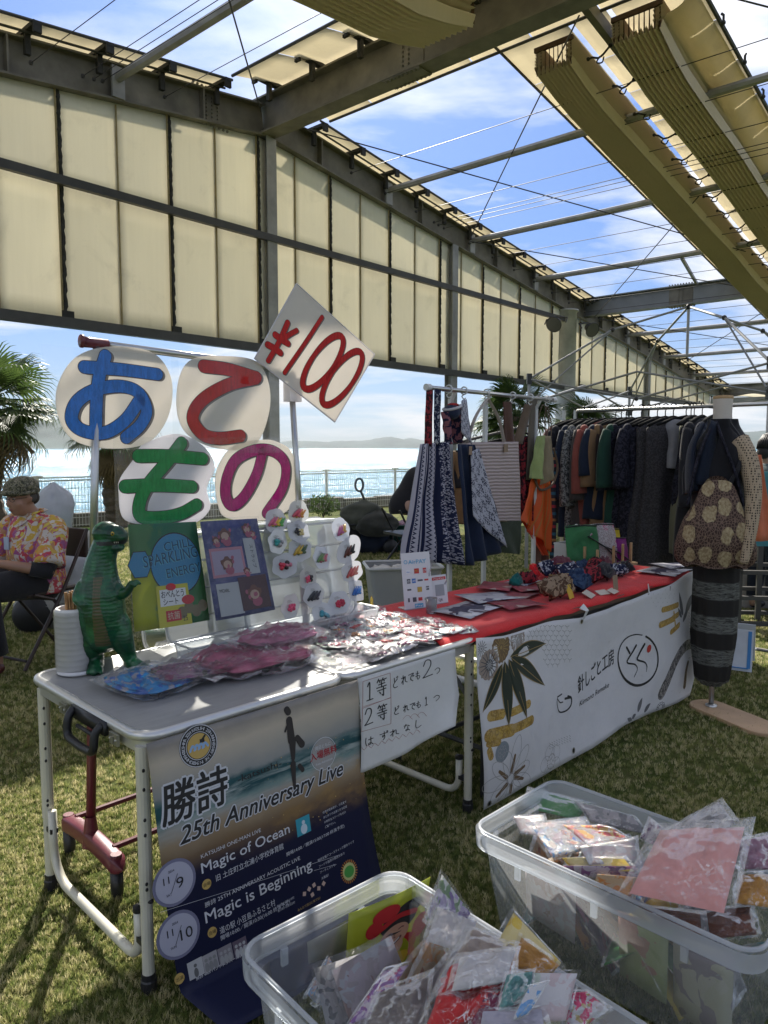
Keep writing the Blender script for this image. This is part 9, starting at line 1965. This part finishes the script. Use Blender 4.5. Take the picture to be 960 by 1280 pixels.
def palm(lab, c, D0, trunk_h, n=26, seed=0, sc=1.0, skirt=8):
 g = random.Random(seed); r = empty('palm_tree', lab, 'palm tree', 'fan palms along the sea edge', V(c.x, c.y, 0))
 mb = MB(); k = 26
 mb.tube([V(.03 * sin(i * .5), .02 * cos(i * .4), trunk_h * i / k) for i in range(k + 1)], [.20 * sc - .05 * sc * i / k + .022 * (i % 2) for i in range(k + 1)], 12); obj('trunk', mb, bark, r)
 for i in range(n):
  if len(fpo) < 3: o = obj('leaf', fp[len(fpo)], palm_g, r); fpo.append(o)
  else: o = dup(g.choice(fpo[:3]), r)
  az = g.uniform(0, 6.283); el = radians(-40 + 105 * (i / n))
  o.location = (0, 0, trunk_h + .02 * i / n); o.rotation_euler = (g.uniform(-.3, .3), -el, az); s = sc * g.uniform(.8, 1.1); o.scale = (s, s, s)
 dm = None
 for i in range(skirt):
  if dm is None: dm = obj('dry_leaf', fanleaf(99, True), palm_d, r); o = dm
  else: o = dup(dm, r)
  o.location = (0, 0, trunk_h - .05); o.rotation_euler = (0, radians(g.uniform(50, 80)), g.uniform(0, 6.28)); o.scale = (sc,) * 3
 return r
pp = at_y(-18, 520, 11.0); palm('thick headed fan palm at the left edge behind the seated man', pp, 11, 2.05, 40, 1, 1.05, 8)
pp = at_y(142, 555, 13.2); palm('low fan palm with drooping dry leaves behind the letter cards', pp, 13, 1.75, 22, 2, .95, 12)
pp = at_y(645, 530, 17); palm('fan palm behind the bag rail left of the round column', pp, 17, 2.1, 36, 3, 1.0, 4); pp = at_y(735, 560, 19); palm('smaller fan palm right of the round column', pp, 19, 1.9, 26, 4, .95, 4)
pp = at_y(1010, 545, 22); palm('fan palm far right beyond the tent frame', pp, 22, 2.3, 26, 6, 1.1, 4)
sp_ = at0(405, 646); r = empty('small_shrub', 'small green shrub by the sea fence edging', 'shrub', None, V(sp_.x, sp_.y - .2, 0)); mb = MB(); g = random.Random(4)
for k in range(420):
 d = V(g.gauss(0, 1), g.gauss(0, 1), g.gauss(0, 1)).normalized() * g.uniform(.5, 1); p = V(d.x * .35, d.y * .25, .26 + d.z * .24); a = V(g.gauss(0, 1), g.gauss(0, 1), g.gauss(0, 1)).normalized() * .035; b = a.orthogonal().normalized() * .018; mb.add([p - a, p + b, p + a, p - b], [(0, 1, 2, 3)])
tag(obj('leaves', mb, palm_g, r), kind='stuff'); mb = MB(); [mb.tube([(0, 0, 0), (g.uniform(-.2, .2), g.uniform(-.15, .15), .3)], .008, 4) for _ in range(8)]; obj('stem', mb, bark, r)
# grass blades
def grass_layer(name, poly, dens, seed, sc, tuft):
 me = bpy.data.meshes.new(name); me.from_pydata([tuple(p) for p in poly], [], [tuple(range(len(poly)))]); o = bpy.data.objects.new(name, me); COL.objects.link(o); tag(o, kind='stuff')
 ng = bpy.data.node_groups.new(name, 'GeometryNodeTree'); ng.interface.new_socket('Geometry', in_out='INPUT', socket_type='NodeSocketGeometry'); ng.interface.new_socket('Geometry', in_out='OUTPUT', socket_type='NodeSocketGeometry')
 A = lambda t: ng.nodes.new(t); gi = A('NodeGroupInput'); go = A('NodeGroupOutput'); dp = A('GeometryNodeDistributePointsOnFaces'); dp.inputs['Density'].default_value = dens; dp.inputs['Seed'].default_value = seed
 ip = A('GeometryNodeInstanceOnPoints'); ob = A('GeometryNodeObjectInfo'); ob.inputs['Object'].default_value = tuft; ob.inputs['As Instance'].default_value = True
 rv = A('FunctionNodeRandomValue'); rv.data_type = 'FLOAT_VECTOR'; rv.inputs[0].default_value = (-.35, -.35, 0); rv.inputs[1].default_value = (.35, .35, 6.28)
 rs_ = A('FunctionNodeRandomValue'); rs_.data_type = 'FLOAT'; rs_.inputs[2].default_value = .5 * sc; rs_.inputs[3].default_value = 1.25 * sc
 L = ng.links.new; L(gi.outputs[0], dp.inputs[0]); L(dp.outputs[0], ip.inputs['Points']); L(ob.outputs['Geometry'], ip.inputs['Instance']); L(rv.outputs[0], ip.inputs['Rotation']); L(rs_.outputs[1], ip.inputs['Scale']); L(ip.outputs[0], go.inputs[0])
 m = o.modifiers.new('grass', 'NODES'); m.node_group = ng; return o
N = NT('grass_blade'); oi = N.n('ShaderNodeObjectInfo'); geo_ = N.n('ShaderNodeNewGeometry'); f = N.noise(geo_.outputs['Position'], 2.2, 5, .65); k_ = N.math('ADD', N.math('MULTIPLY', oi.outputs['Random'], .5), N.math('MULTIPLY', f, .6))
c = N.ramp(k_, [(.25, (.09, .12, .03)), (.42, (.17, .22, .06)), (.57, (.34, .35, .12)), (.74, (.62, .56, .32))]); s_ = N.bsdf(c, .55, 0, None, spec=.25); t = N.n('ShaderNodeBsdfTranslucent'); N.l(c, t.inputs[0]); x = N.n('ShaderNodeMixShader'); x.inputs[0].default_value = .5; N.l(s_, x.inputs[1]); N.l(t.outputs[0], x.inputs[2]); blade_m = N.done(x.outputs[0])
g = random.Random(9); mb = MB()
for k in range(11):
 a = g.uniform(0, 6.28); x0, y0 = g.uniform(-.012, .012), g.uniform(-.012, .012); h = g.uniform(.012, .032); ln = g.uniform(.004, .022); w = .0013; d = V(cos(a), sin(a), 0); s2 = V(-sin(a), cos(a), 0); p = V(x0, y0, 0)
 mb.add([p - s2 * w, p + s2 * w, p + d * ln * .4 + V(0, 0, h * .6) + s2 * w * .8, p + d * ln * .4 + V(0, 0, h * .6) - s2 * w * .8, p + d * ln + V(0, 0, h)], [(0, 1, 2, 3), (3, 2, 4)])
tuft = obj('grass_tuft', mb, blade_m); tuft.location = (-3.0, 1.0, 0.0); tag(tuft, kind='stuff')
def zq(px, py): p = at_z(px, py, 0); return V(p.x, p.y, .001)
grass_layer('grass_near', [V(-2.6, .6, .001), V(2.4, .6, .001), V(3.2, 2.9, .001), V(-3.0, 2.9, .001)], 8600, 1, .64, tuft)
grass_layer('grass_middle', [V(-3.0, 2.9, .001), V(3.2, 2.9, .001), V(5.0, 6.5, .001), V(-4.6, 6.5, .001)], 2800, 2, .82, tuft)
grass_layer('grass_far', [V(-4.6, 6.5, .001), V(5.0, 6.5, .001), V(8.5, 12, .001), V(-6.0, 12, .001)], 800, 3, 1.1, tuft)
N = NT('air'); pv = N.n('ShaderNodeVolumePrincipled'); pv.inputs['Color'].default_value = (.78, .86, 1, 1); pv.inputs['Density'].default_value = 2.5e-5; N.l(pv.outputs[0], N.out.inputs[1])
mb = MB(); mb.box((-16000, -1500, -4.5), (16000, 17000, 620)); tag(obj('haze', mb, N.mat), kind='stuff')
